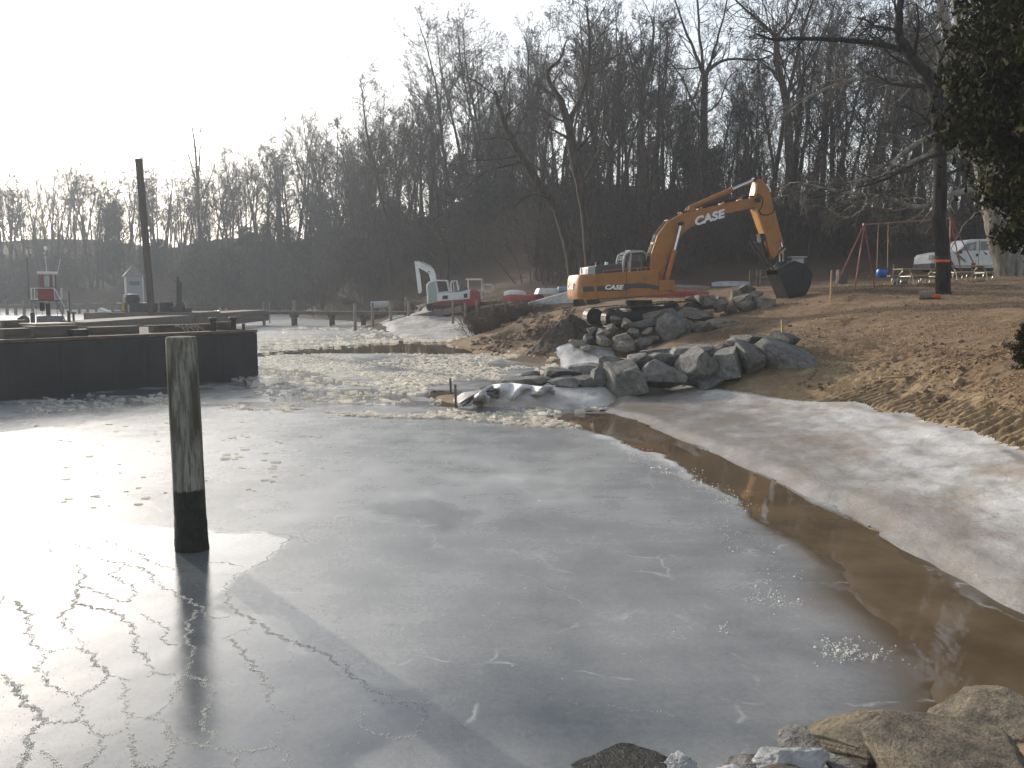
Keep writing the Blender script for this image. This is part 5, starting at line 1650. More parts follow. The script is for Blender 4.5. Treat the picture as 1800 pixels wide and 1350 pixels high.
# ================================================================== white pickup truck
def build_truck():
    Yd = 52.0; S = F / Yd
    ox, oy = 1690.0, 478.0
    g0 = at(ox, oy, Yd)
    root = empty('pickup_truck', (g0.x, g0.y, g0.z), R(4), 'white crew cab work truck parked behind the swing set', 'truck')
    def E(x, y): return ((1400 + x / 3.8575 - ox) / S, (oy - (350 + y / 3.8575)) / S)
    def prof(l): return [E(*p) for p in l]
    w = 0.98
    body = prof([(838, 470), (845, 395), (860, 378), (940, 362), (1035, 362), (1292, 360), (1300, 470), (1010, 470), (992, 440), (955, 400), (905, 405), (878, 450), (870, 478)])
    MB().prism(body, -w, w).build('body', M_WHITE, root, bevel=0.05)
    cabp = prof([(1030, 362), (1078, 300), (1110, 283), (1280, 278), (1294, 290), (1296, 362)])
    MB().prism(cabp, -w + 0.10, w - 0.10).build('cab', M_WHITE, root, bevel=0.06)
    for q, nm in (([(1045, 356), (1085, 312), (1150, 298), (1150, 354)], 'front_window'), ([(1178, 354), (1180, 296), (1256, 293), (1258, 352)], 'rear_window')):
        for y in (-w + 0.085, w - 0.125): MB().prism(prof(q), y, y + 0.04).build(nm, M_GLASS, root)
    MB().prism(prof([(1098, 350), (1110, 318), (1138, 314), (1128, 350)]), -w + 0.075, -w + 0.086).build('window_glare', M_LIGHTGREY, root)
    for x in (1152, 1266): MB().prism(prof([(x - 7, 378), (x + 7, 376), (x + 7, 394), (x - 7, 396)]), -w - 0.02, -w + 0.02).build('door_handle', M_BLACK, root)
    for x in (1164, 1292): MB().prism(prof([(x, 290), (x + 2.5, 290), (x + 2.5, 462), (x, 462)]), -w - 0.008, -w + 0.03).build('door_seam', M_CHAR, root)
    MB().prism(prof([(836, 478), (838, 440), (870, 440), (868, 482)]), -w - 0.03, w + 0.03).build('bumper', M_CHAR, root, bevel=0.03)
    MB().prism(prof([(840, 420), (842, 388), (858, 384), (856, 420)]), -w - 0.015, -w + 0.3).build('headlight', M_GLASSPALE, root, bevel=0.02)
    MB().prism(prof([(1304, 325), (1470, 322), (1472, 450), (1304, 455)]), -w - 0.02, w + 0.02).build('utility_body', M_WHITE, root, bevel=0.03)
    MB().prism(prof([(1010, 470), (1340, 462), (1340, 480), (1010, 486)]), -w + 0.05, w - 0.05).build('running_board', M_BLACK, root)
    lettering('door_lettering', 'PUBLIC', 0.0001, (0, 0, -0.2), (0, 0, 0), M_CHAR, root) if False else None
    for x in (927, 1400):
        for y in (-w + 0.02, w - 0.26):
            c = E(x, 470)
            wh = empty('wheel'); wh.parent = root
            MB().tube([(c[0], y, 0.40), (c[0], y + 0.24, 0.40)], 0.40, 22).build('tyre', M_BLACK, wh, bevel=0.03)
            MB().tube([(c[0], y - 0.01, 0.40), (c[0], y + 0.1, 0.40)], 0.22, 16).build('rim', M_LIGHTGREY, wh)
    for y in (-w + 0.02,): 
        aw = prof([(878, 470), (882, 436), (908, 404), (955, 400), (990, 438), (1004, 470), (985, 468), (950, 430), (910, 432), (895, 470)])
        MB().prism(aw, y - 0.05, y + 0.1).build('wheel_arch', M_CHAR, root)
    MB().prism(prof([(1012, 372), (1030, 350), (1036, 352), (1034, 378)]), -w - 0.22, -w + 0.02).build('mirror', M_BLACK, root, bevel=0.02)
    return root
build_truck()
# ================================================================== park things
M_SWING = mat('faded_red_pipe', (0.30, 0.10, 0.075), 0.5, 0.2, var=0.25, scale=6)
M_WOODNEW = mat('tan_lumber', (0.42, 0.29, 0.15), 0.75, var=0.2, scale=5, stretch=(1, 6, 6))  # tan is the lumber's own colour
M_WOODOLD = mat('weathered_grey_wood', (0.20, 0.175, 0.145), 0.85, var=0.3, scale=3, bump=0.3, bscale=12, stretch=(4, 4, 0.5))
M_WOODDARK = mat('dark_dock_timber', (0.10, 0.085, 0.068), 0.85, var=0.35, scale=3, bump=0.3, bscale=12)
M_GALV = mat('galvanised_pipe', (0.36, 0.35, 0.33), 0.45, 0.7, var=0.2)
M_BLUE = mat('blue_plastic', (0.02, 0.13, 0.50), 0.4, var=0.1)
M_ORANGEFAB = mat('hi_vis_orange', (0.62, 0.12, 0.02), 0.7, var=0.2)
M_CANOE = mat('red_hull', (0.33, 0.055, 0.04), 0.5, var=0.2)
M_ALU = mat('dull_aluminium', (0.42, 0.44, 0.46), 0.5, 0.55, var=0.15, scale=4)
M_BOATWHITE = mat('white_hull', (0.62, 0.63, 0.62), 0.5, var=0.1)

def build_swing():
    Yd = 39.0
    def P(x, y, Y=Yd): return at(1400 + x / 3.8575, 350 + y / 3.8575, Y)
    base = P(395, 600)
    base.z = ground_z(base.x, base.y)
    root = empty('swing_set', base, 0, 'red pipe swing set with one blue bucket seat on the lawn', 'swing set')
    L = lambda v: v - base
    def foot(x, y, Y):
        v = P(x, y, Y); v.z = ground_z(v.x, v.y) - 0.05; return v
    topL, topR = P(460, 172, Yd), P(1045, 132, Yd + 5.0)
    legs = [(topL, foot(240, 612, Yd - 1.2)), (topL, foot(395, 600, Yd - 1.4)), (topL, foot(535, 578, Yd + 1.4)),
            (topR, foot(1035, 560, Yd + 4.0)), (topR, foot(1130, 470, Yd + 6.4)), (topR, foot(1260, 450, Yd + 7))]
    for a, b in legs:
        MB().tube([L(a), L(b)], 0.030, 10).build('leg', M_SWING, root, smooth=True)
    MB().tube([L(topL), L(topR)], 0.030, 10).build('crossbar', M_SWING, root, smooth=True)
    for q in (topL, topR): MB().box(L(q), (0.12, 0.16, 0.10)).build('bracket', M_SWING, root, bevel=0.02)
    # swing
    t = 0.20
    h = topL.lerp(topR, t)
    s = P(580, 505, h.y)
    sw = empty('swing'); sw.parent = root
    for dx in (-0.25, 0.25):
        c1 = Vector((s.x + dx, h.y, s.z + 0.25)); c0 = Vector((h.x + dx * 0.9, h.y, h.z))
        MB().tube([L(c0), L(c1)], 0.016, 6).build('chain', M_WOODNEW, sw)
    bs = [(0.15, -0.18), (0.24, -0.08), (0.26, 0.10), (0.22, 0.2), (0.19, 0.2), (0.2, 0.08), (0.14, -0.1)]
    MB().lathe(bs, 14, L(s)).build('bucket_seat', M_BLUE, sw, smooth=True)
build_swing()

def picnic(px, py, Y, rz, label):
    b = at(px, py, Y); b.z = ground_z(b.x, b.y)
    root = empty('picnic_table', b, rz, label, 'picnic table', 'picnic tables by the tree')
    for k in range(4):
        MB().box((0, -0.28 + 0.187 * k, 0.75), (2.3, 0.165, 0.045)).build('table_plank', M_WOODNEW, root)
    for s in (-1, 1):
        for k in (0, 1):
            MB().box((0, s * (0.62 + 0.15 * k), 0.45), (2.3, 0.135, 0.045)).build('bench_plank', M_WOODNEW, root)
    for x in (-0.75, 0.75):
        fr = MB()
        pts = []
        for k in range(13):
            a = math.pi * k / 12
            pts.append((x, 0.62 * math.cos(a), 0.04 + 0.66 * math.sin(a)))
        fr.tube(pts, 0.03, 8)
        fr.tube([(x, -0.8, 0.41), (x, 0.8, 0.41)], 0.028, 8)
        fr.tube([(x, -0.35, 0.71), (x, 0.35, 0.71)], 0.028, 8)
        for s in (-1, 1):
            ring = []
            for k in range(17):
                a = 2 * math.pi * k / 16
                ring.append((x + 0.24 * math.sin(a), s * 0.66, 0.24 - 0.22 * math.cos(a)))
            fr.tube(ring, 0.024, 6, caps=False)
        fr.build('pipe_leg', M_GALV, root)
    return root
picnic(1617, 497, 40.0, R(10), 'picnic table with tan planks left of the banded tree')
picnic(1695, 497, 41.5, R(4), 'picnic table with tan planks right of the banded tree')

def post(px, py_top, Y, w, label, group, material=None, py_bot=None, tilt=0.0, round_=True, name='post'):
    b = at(px, py_bot or 520, Y); zt = at(px, py_top, Y).z
    zb_ = (ground_z(b.x, b.y) if py_bot is None else b.z) - 0.25
    root_loc = Vector((b.x, Y, zb_))
    m = MB()
    h = zt - zb_
    if round_:
        m.tube([(0, 0, 0), (tilt * h * .5, 0, h * .5), (tilt * h, 0, h - 0.02), (tilt * h, 0, h)], [w / 2, w / 2 * .98, w / 2 * .95, w / 2 * .85], 10)
    else:
        m.bar((0, 0, 0), (tilt * h, 0, h), w, w, (0, 1, 0))
    o = m.build(name, material or M_WOODOLD, bevel=0.0 if round_ else 0.004)
    o.location = root_loc
    return tag(o, label, 'post' if name != 'stake' else 'stake', group)

# stakes and posts on the lawn
def stake_g(px, y0, y1, Y, w, lab, m=M_WOODNEW, tilt=0.0):
    post(px, y0, Y, w, lab, 'survey stakes', m, None, tilt, False, 'stake')
stake_g(1380, 562, 592, 25.2, 0.06, 'pale wooden stake standing among the wall stones', tilt=-0.06)
stake_g(1460, 475, 512, 36.5, 0.05, 'thin wooden stake left of the red swing set')
for px, Y, w, lab in ((1319, 52, 0.22, 'first of three short posts behind the stone pile'), (1331, 53, 0.22, 'middle of three short posts behind the stone pile'), (1338, 54, 0.24, 'last of three short posts behind the stone pile'), (1364, 52, 0.30, 'short thick post just left of the digging bucket')):
    p = at(px, 500, Y); post(px, 500 - 26, Y, w, lab, 'short posts at the edge of the lawn', M_WOODDARK)
for px, top, Y, w, lab in ((1571, 465, 47, 0.22, 'squat wooden post behind the blue swing seat'), (1708, 462, 47, 0.24, 'dark wooden post in front of the truck door'), (1478, 474, 50, 0.5, 'square dark bin behind the left swing legs')):
    post(px, top, Y, w, lab, 'posts round the play area', M_WOODDARK, None, 0, w < 0.4)
# rail between posts
def rail(p, q, r, lab, m=M_WOODOLD, name='fence_rail'):
    o = MB().tube([(0, 0, 0), Vector(q) - Vector(p)], r, 8).build(name, m); o.location = p
    return tag(o, lab, 'rail')
rail(at(1330, 491, 53), at(1385, 478, 53), 0.05, 'thin rail leaning on the short posts behind the bucket')

def log(px, py, Y, L, r, rz, label, m=M_WOODOLD):
    c = at(px, py, Y); z = ground_z(c.x, c.y)
    g = random.Random(px)
    o = MB().tube([(-L / 2, 0, 0), (-L * .2, 0, .01), (L * .2, 0.02, 0), (L / 2, 0, 0)], [r * .95, r, r * 1.05, r], 12).build('log', m, smooth=True)
    o.location = (c.x, Y, z + r * 0.85); o.rotation_euler = (0, 0, rz)
    return tag(o, label, 'log')
log(1630, 514, 32.6, 0.55, 0.16, R(-25), 'short cut log lying at the foot of the banded tree')
log(1581, 492, 43.0, 0.75, 0.15, R(5), 'grey log lying behind the blue swing seat')
# orange bag and the tape band
b = at(1647, 510, 32.3); b.z = ground_z(b.x, b.y)
rock('safety_vest', b + Vector((0, 0, 0.10)), (0.42, 0.3, 0.2), 77, M_ORANGEFAB, sub=4, noise=0.2, label='crumpled bright orange vest lying beside the cut log', cat='vest')
t0 = at(1656, 452, 34.0)
bd = MB().lathe([(0.300, -0.07), (0.308, -0.06), (0.308, 0.02), (0.300, 0.03)], 18).build('tape_band', M_ORANGEFAB); bd.location = (at(1656.5, 456, 34).x, 34, at(1656, 458, 34).z)
tag(bd, 'orange tape wrapped round the dark tree trunk', 'tape')
bd2 = MB().lathe([(0.298, 0.0), (0.306, 0.01), (0.306, 0.11), (0.298, 0.12)], 18).build('strap_band', M_BLACK); bd2.location = bd.location + Vector((0, 0, 0.05))
tag(bd2, 'black strap round the trunk just above the orange tape', 'strap')

# small white roofed kiosk behind the bucket
k = at(1400, 482, 62); k.z = ground_z(k.x, k.y) - 0.1
kz = empty('kiosk', k, 0, 'small kiosk with pale roof seen above the bucket', 'kiosk')
zt = at(1400, 452, 62).z - k.z
MB().box((0, 0, zt + 0.0), (1.1, 1.0, 0.08)).build('roof', M_LIGHTGREY, kz)
MB().box((0, 0, zt - 0.4), (0.85, 0.5, 0.7)).build('panel', M_ALU, kz, bevel=0.02)
for x in (-0.42, 0.42): MB().bar((x, 0, 0), (x, 0, zt - 0.06), 0.1, 0.1).build('post', M_WOODDARK, kz)

# white frames beside the small excavator
def frame(px0, px1, pyt, pyb, Y, label, bars):
    a = at(px0, pyb, Y); b_ = at(px1, pyb, Y); zt = at(px0, pyt, Y).z - a.z
    root = empty('pipe_frame', a, 0, label, 'frame')
    w = b_.x - a.x
    for x in (0, w): MB().bar((x, 0, -0.2), (x, 0, zt), 0.10, 0.10).build('upright', M_WHITE, root)
    for z, o in bars: MB().bar((-0.08 - o, 0, zt * z), (w + 0.08, 0, zt * z), 0.10, 0.14).build('rail', M_WHITE, root)
    return root
frame(823, 847, 490, 522, 72, 'white square frame like a gateway behind the small excavator', ((0.97, 0.1),))
frame(849, 866, 499, 518, 74, 'low white railing right of the white gateway frame', ((0.92, 0), (0.0, 0), (0.2, 0)))

def hull(name, px, py, Y, L, w, h, rz, m, label, flip=False, tilt=0.0, group='boats stored on the shore'):
    """small open boat: hull, gunwale"""
    c = at(px, py, Y)
    c.z = max(ground_z(c.x, c.y), c.z - h / 2)
    root = empty(name, c, rz, label, 'boat', group)
    root.rotation_euler = (tilt, 0, rz)
    vs, fs = [], []
    n, kx = 8, 11
    for i in range(kx):
        t = i / (kx - 1)
        x = (t - 0.5) * L
        ww = w / 2 * (1 - abs(2 * t - 1) ** 2.6) + 0.02
        keel = h * 0.25 * abs(2 * t - 1) ** 3
        for j in range(n + 1):
            a = math.pi * j / n
            y = -math.cos(a) * ww; z = h - (h - keel) * math.sin(a) ** 0.6
            vs.append((x, y, (h - z) if flip else z))
    for i in range(kx - 1):
        for j in range(n):
            fs.append((i * (n + 1) + j, i * (n + 1) + j + 1, (i + 1) * (n + 1) + j + 1, (i + 1) * (n + 1) + j))
    MB().add(vs, fs).build('hull', m, root, smooth=True)
    gun = MB()
    z = 0.0 if flip else h
    for s in (-1, 1):
        gun.tube([((i / 10 - 0.5) * L, s * (w / 2 * (1 - abs(2 * i / 10 - 1) ** 2.6) + 0.02), z) for i in range(11)], 0.03, 6)
    gun.build('gunwale', M_WOODOLD, root)
    return root
hull('rowing_boat', 905, 516, 62, 1.6, 0.9, 0.5, R(6), M_BOATWHITE, 'overturned white rowing boat on the shore rack', True)
hull('canoe', 906, 524, 60.5, 1.7, 0.7, 0.55, R(2), M_CANOE, 'dark red hull lying under the white rowing boat', True)
hull('canoe', 937, 523, 58, 1.5, 0.6, 0.45, R(10), M_CANOE, 'red kayak end poking out beside the grey floats', True)
hull('kayak', 1190, 516, 43.5, 3.6, 0.55, 0.36, R(16), M_CANOE, 'long faded red kayak lying behind the excavator tracks', True)
hull('rowing_boat', 1288, 499, 56, 3.0, 1.1, 0.35, R(14), M_ALU, 'pale overturned boat behind the stone pile under the boom', True)
hull('rowing_boat', 1180, 506, 52, 5.0, 1.2, 0.35, R(12), M_WOODOLD, 'long grey overturned boat behind the excavator house', True)

# grey tapered float / ramp section left of the excavator
r0 = at(930, 536, 54); r1 = at(1008, 522, 52)
o = MB()
L_ = (r1 - r0)
o.add([(0, 0, 0.0), (L_.x, L_.y, L_.z - 0.35), (L_.x, L_.y + 1.6, L_.z - 0.35), (0, 1.6, 0), (0, 0, 0.14), (L_.x, L_.y, L_.z + 0.42), (L_.x, L_.y + 1.6, L_.z + 0.42), (0, 1.6, 0.14)],
      [(0, 3, 2, 1), (4, 5, 6, 7), (0, 1, 5, 4), (1, 2, 6, 5), (2, 3, 7, 6), (3, 0, 4, 7)])
rp = o.build('ramp_section', M_ALU, bevel=0.02); rp.location = r0
tag(rp, 'tapered grey metal ramp section propped left of the excavator', 'ramp')
q = at(985, 512, 58)
o = MB().box((0, 0, 0), (3.4, 1.4, 0.4), taper=0.9).build('float', M_BOATWHITE, bevel=0.06); o.location = (q.x, 58, q.z); o.rotation_euler = (0, 0, R(8))
tag(o, 'flat white float stacked behind the grey ramp', 'float')
q = at(1002, 509, 57.0)
o = MB().box((0, 0, 0), (1.6, 1.0, 0.3)).build('cooler_box', mat('pale_blue_paint', (0.22, 0.36, 0.47), 0.5), bevel=0.05); o.location = (q.x, 57, q.z + .05)
tag(o, 'pale blue box lid just left of the excavator counterweight', 'box')

# guard posts along the shore path
for k, (px, top, Y, lab) in enumerate(((796, 529, 62, 'wooden post beside the dock ramp below the small excavator'), (818, 533, 60, 'thin post behind the brush left of the slanted post'),
                          (860, 534, 57, 'slanted grey post standing in the brown brush'), (838, 528, 60, 'post hidden in the middle of the brush'), (888, 530, 56, 'post at the right end of the brush'))):
    post(px, top, Y, 0.2, lab, 'rope fence posts along the shore', M_WOODOLD, None, 0.08 if px == 860 else 0)
pa, pb = at(845, 540, 58), at(900, 532, 55.5)
rail(pa, pb, 0.03, 'sagging rail strung between the shore posts', M_WOODOLD)

# dirt mound
def mound():
    c = at(1000, 590, 38.2); z0 = hz(c.x, c.y)
    n = 90
    xs = np.linspace(-2.6, 2.2, n); ys = np.linspace(-1.6, 2.0, 60)
    X, Y = np.meshgrid(xs, ys)
    h = 0.85 * np.exp(-((X - 0.35) / 0.95) ** 2 - (Y / 0.9) ** 2) + 0.5 * np.exp(-((X + 0.9) / 0.9) ** 2 - (Y / 0.8) ** 2)
    h = h * (0.75 + 0.6 * (1 - np.abs(2 * fbm(X * 1.8, Y * 1.8, 801, 4) - 1))) + 0.22 * (fbm(X * 5, Y * 5, 803, 4) - 0.5) * sstep(0.05, 0.3, h)
    Z = np.array(land_height(X + c.x, Y + c.y)) + h - 0.06
    V = np.stack([X + c.x, Y + c.y, Z], -1).reshape(-1, 3)
    o = np_obj('dirt_mound', V, grid_quads(60, n), mat('dark_wet_soil', (0.105, 0.075, 0.050), 0.95, col2=(0.035, 0.026, 0.020), scale=5, bump=0.8, bscale=20, bdist=0.05), smooth=True)
    tag(o, 'dark mound of dug soil left of the stone heap', 'mound')
mound()

# lumps of soil thrown up along the bank, too many to count
def clods():
    rs = np.random.RandomState(5)
    V, T = ico(1)
    Vs, Ts, k = [], [], 0
    pts = []
    for _ in range(1500):
        px = rs.uniform(1290, 1800); Y = rs.uniform(13, 24)
        pts.append(((px - 900) / F * Y, Y, rs.gamma(1.6, 0.014) + 0.008))
    for _ in range(1800):
        px = rs.uniform(830, 1010); Y = rs.uniform(34, 50)
        pts.append(((px - 900) / F * Y, Y, rs.gamma(2.0, 0.035) + 0.03))
    for _ in range(2200):
        px = rs.uniform(1230, 1800); Y = rs.uniform(24, 44)
        pts.append(((px - 900) / F * Y, Y, rs.gamma(1.4, 0.010) + 0.006))
    P = np.array(pts); z = land_height(P[:, 0], P[:, 1]); z0 = H0(P[:, 0], P[:, 1])
    ok = (z0 > 0.62) | ((P[:, 1] > 33) & (z0 > 0.1))
    dens = fbm(P[:, 0] * 0.8, P[:, 1] * 0.8, 811, 4)
    ok &= dens > 0.5
    P, z = P[ok], z[ok]
    for (x, y, r), zz in zip(P, z):
        r = min(r, 0.16)
        v = V * (1 + 0.35 * rs.normal(size=(len(V), 1))) * np.array([r, r, r * 0.7]) + np.array([x, y, zz + r * 0.25])
        Vs.append(v); Ts.append(T + k); k += len(V)
    o = np_obj('soil_clods', np.concatenate(Vs), np.concatenate(Ts), mat('clod_soil', (0.33, 0.24, 0.15), 0.95, col2=(0.15, 0.10, 0.065), scale=1.5, bump=0.5), smooth=False)
    tag(o, 'small lumps of soil strewn over the bank', 'soil', kind='stuff')
clods()

# leaf litter and dead grass on the lawn
def litter():
    rs = np.random.RandomState(9)
    n = 60000
    px = rs.uniform(1150, 1900, n); Y = 13 * (58 / 13) ** rs.uniform(0, 1, n)
    X = (px - 900) / F * Y
    z0 = H0(X, Y)
    ok = (z0 > 1.0) & (fbm(X * 0.5, Y * 0.4, 821, 4) > 0.38)
    X, Y = X[ok], Y[ok]
    Z = land_height(X, Y)
    V, Q = leaf_quads(np.stack([X, Y, Z + 0.02], -1), 0.022, 9, flat=0.8)
    t = NT('dead_grass_and_leaves')
    g = t.n('ShaderNodeNewGeometry')
    c = t.ramp(g.outputs['Random Per Island'], [(0.0, (0.12, 0.07, 0.04)), (0.4, (0.26, 0.17, 0.09)), (0.75, (0.40, 0.29, 0.16)), (1.0, (0.52, 0.41, 0.26))])
    t.set(Base_Color=c, Roughness=0.85)
    o = np_obj('dead_grass', V, Q, t.m)
    tag(o, 'withered grass and fallen leaves on the lawn', 'grass', kind='stuff')
litter()

# a few loose sticks
for px, py, Y, L, rz, lab in ((1590, 646, 19.5, 1.3, R(14), 'thin pale stick lying on the lawn behind the churned sand'), (1485, 532, 30, 1.6, R(15), 'thin board lying on the lawn right of the bucket'), (1545, 641, 20, 0.35, R(-5), 'short pale stick end beside the thin stick')):
    c = at(px, py, Y); z = ground_z(c.x, c.y)
    o = MB().bar((-L / 2, 0, 0), (L / 2, 0, 0.03), 0.06, 0.04).build('stick', M_WOODNEW); o.location = (c.x, Y, z + 0.05); o.rotation_euler = (0, 0, rz)
    tag(o, lab, 'stick')

# brown brush at the shore
def shore_brush():
    g = [brush_object(700 + k, 1.25, 26, 0.5, 500, 'shore_shrub', 0.03) for k in range(3)]
    rnd = random.Random(3)
    lab = ['left end of the brown leafless brush by the slanted post', 'taller brown brush left of the slanted post', 'dense reddish brush in front of the slanted post', 'reddish brush right of the slanted post', 'brown brush near the grey ramp', 'low brush at the right end of the shore thicket', 'low brown brush in front of the red hull', 'sparse brush behind the slanted post', 'small dry bush beside the white ice shelf', 'reddish twiggy bush below the grey ramp', 'short brush at the foot of the slanted post']
    spots = [(828, 60, 1.0), (842, 56, 1.25), (862, 53, 1.2), (884, 53.5, 1.2), (908, 54, 1.1), (935, 53, 0.95), (900, 57, 1.0), (868, 58, 1.1), (836, 53, 0.8), (920, 51, 0.9), (856, 50.5, 0.9)]
    used = [0, 0, 0]
    for i, ((px, Y, s), lb) in enumerate(zip(spots, lab)):
        k = i % 3
        o = g[k] if not used[k] else copy_tree(g[k]); used[k] = 1
        X = (px - 900) / F * Y
        o.location = (X, Y, ground_z(X, Y)); o.scale = (s * 1.35, s * 1.35, s); o.rotation_euler = (0, 0, rnd.uniform(0, 6))
        tag(o, lb, 'shrub', 'brown shrubs along the shore')
    # tawny reeds by the dock
    for i, (px, Y, s, lb) in enumerate(((640, 92, 0.9, 'tawny grass clump left of the dock piles'), (665, 88, 1.0, 'tawny grass clump behind the dock piles'), (700, 84, 1.0, 'tawny grass clump at the shore end of the dock'), (725, 80, 1.1, 'dry bush just left of the small excavator boom'), (612, 100, 0.9, 'tawny grass on the far side of the dock'))):
        o = copy_tree(g[i % 3]); X = (px - 900) / F * Y
        o.location = (X, Y, ground_z(X, Y)); o.scale = (s * 1.8, s * 1.4, s)
        tag(o, lb, 'shrub', 'dry growth behind the dock')
shore_brush()
# ================================================================== piling in the ice
def build_piling():
    t = NT('weathered_piling')
    sx = t.n('ShaderNodeSeparateXYZ'); t.l(t.tc.outputs['Object'], sx.inputs[0])
    g = t.noise(3.0, 6, 0.65, t.mapping((3, 3, 0.35))); g2 = t.noise(14, 5, 0.7, t.mapping((2, 2, 0.2))); e = t.noise(9, 3, 0.6)
    dry = t.ramp(g, [(0.30, (0.10, 0.09, 0.07)), (0.46, (0.24, 0.235, 0.20)), (0.66, (0.34, 0.33, 0.285))])
    dry = t.mix(t.ramp(g2, [(0.42, 0.7), (0.56, 0.0)]), dry, (0.075, 0.062, 0.042))
    wl = t.math('ADD', sx.outputs[2], t.math('MULTIPLY', t.math('SUBTRACT', e, 0.5), 0.10))
    moss = t.math('MULTIPLY', t.mrange(wl, 1.15, 1.45, 0.0, 1.0), t.mrange(wl, 2.05, 2.35, 1.0, 0.0))
    moss = t.math('MULTIPLY', moss, t.ramp(t.noise(2.2, 4, 0.6, t.mapping((2, 2, 0.3))), [(0.40, 0.0), (0.55, 0.85)]))
    c = t.mix(moss, dry, (0.060, 0.052, 0.030))
    wet = t.mrange(wl, 0.72, 0.745, 1.0, 0.0)
    wetc = t.ramp(t.noise(10, 5, 0.7), [(0.35, (0.010, 0.010, 0.008)), (0.7, (0.032, 0.030, 0.024))])
    c = t.mix(wet, c, wetc)
    b = t.bump(g2, 0.8, 0.03); b = t.bump(t.noise(60, 4, 0.7), 0.5, 0.006, b)
    rg = t.mix(wet, (0.85, 0.85, 0.85), (0.55, 0.55, 0.55))
    t.set(Base_Color=c, Roughness=rg, Normal=b, Specular_IOR_Level=0.3)
    base = gz(338, 968, 0); top = at(318, 592, base.y + 0.1)
    lean = top - base
    n, rows = 40, 70
    vs, fs = [], []
    rs = np.random.RandomState(4)
    for j in range(rows + 1):
        f = j / rows
        z = -0.8 + (lean.z + 0.8) * f
        c_ = base + lean * (z / lean.z)
        r = 0.172 - 0.008 * z / lean.z
        if z < 0.42: r += 0.012 * (1 - max(0, z) / 0.42)
        for k in range(n):
            a = 2 * math.pi * k / n
            rr = r * (1 + 0.035 * math.sin(a * 2 + 1) + 0.02 * (float(vnoise(a * 5, z * 0.6, 5)) - 0.5) * 2) + 0.006 * (float(vnoise(a * 9, z * (9 if z < 0.45 else 2), 8)) - 0.5) * (2.4 if z < 0.45 else 1)
            if j == rows: rr *= 0.94
            vs.append((c_.x - base.x + rr * math.cos(a), c_.y - base.y + rr * math.sin(a), z))
    for j in range(rows):
        for k in range(n):
            k2 = (k + 1) % n
            fs.append((j * n + k, j * n + k2, (j + 1) * n + k2, (j + 1) * n + k))
    vs.append((lean.x, lean.y, lean.z + 0.012)); ci = len(vs) - 1
    for k in range(n): fs.append((rows * n + k, rows * n + (k + 1) % n, ci))
    root = empty('piling', base, 0, 'weathered round wooden piling standing in the ice with a dark wet foot', 'piling')
    MB().add(vs, fs).build('timber', t.m, root, smooth=True)
    nl = MB().tube([(lean.x - 0.17, lean.y - 0.02, lean.z - 0.20), (lean.x - 0.215, lean.y - 0.03, lean.z - 0.19), (lean.x - 0.205, lean.y - 0.03, lean.z - 0.15)], 0.006, 6)
    nl.build('bent_nail', M_STEEL, root)
build_piling()

# ================================================================== steel deck barge
M_HULL = mat('black_barge_steel', (0.020, 0.021, 0.025), 0.5, 0.25, col2=(0.052, 0.042, 0.038), scale=2.2, spot=0.58, bump=0.12, bscale=2.5, bdist=0.1, stretch=(1, 1, 0.25))
M_DECK = mat('worn_barge_deck', (0.075, 0.062, 0.052), 0.95, 0.0, col2=(0.055, 0.050, 0.046), scale=2)
M_RUST = mat('rusty_edge', (0.15, 0.095, 0.065), 0.75, 0.2, col2=(0.08, 0.06, 0.05), scale=4)
M_PLY = mat('plywood', (0.40, 0.29, 0.19), 0.8, var=0.15)
M_ROPE = mat('pale_rope', (0.36, 0.33, 0.27), 0.9, var=0.2, scale=20)
M_TIMBER = mat('grey_brown_timber', (0.155, 0.125, 0.10), 0.85, col2=(0.08, 0.066, 0.055), scale=2, bump=0.3, bscale=8, stretch=(0.4, 3, 3))

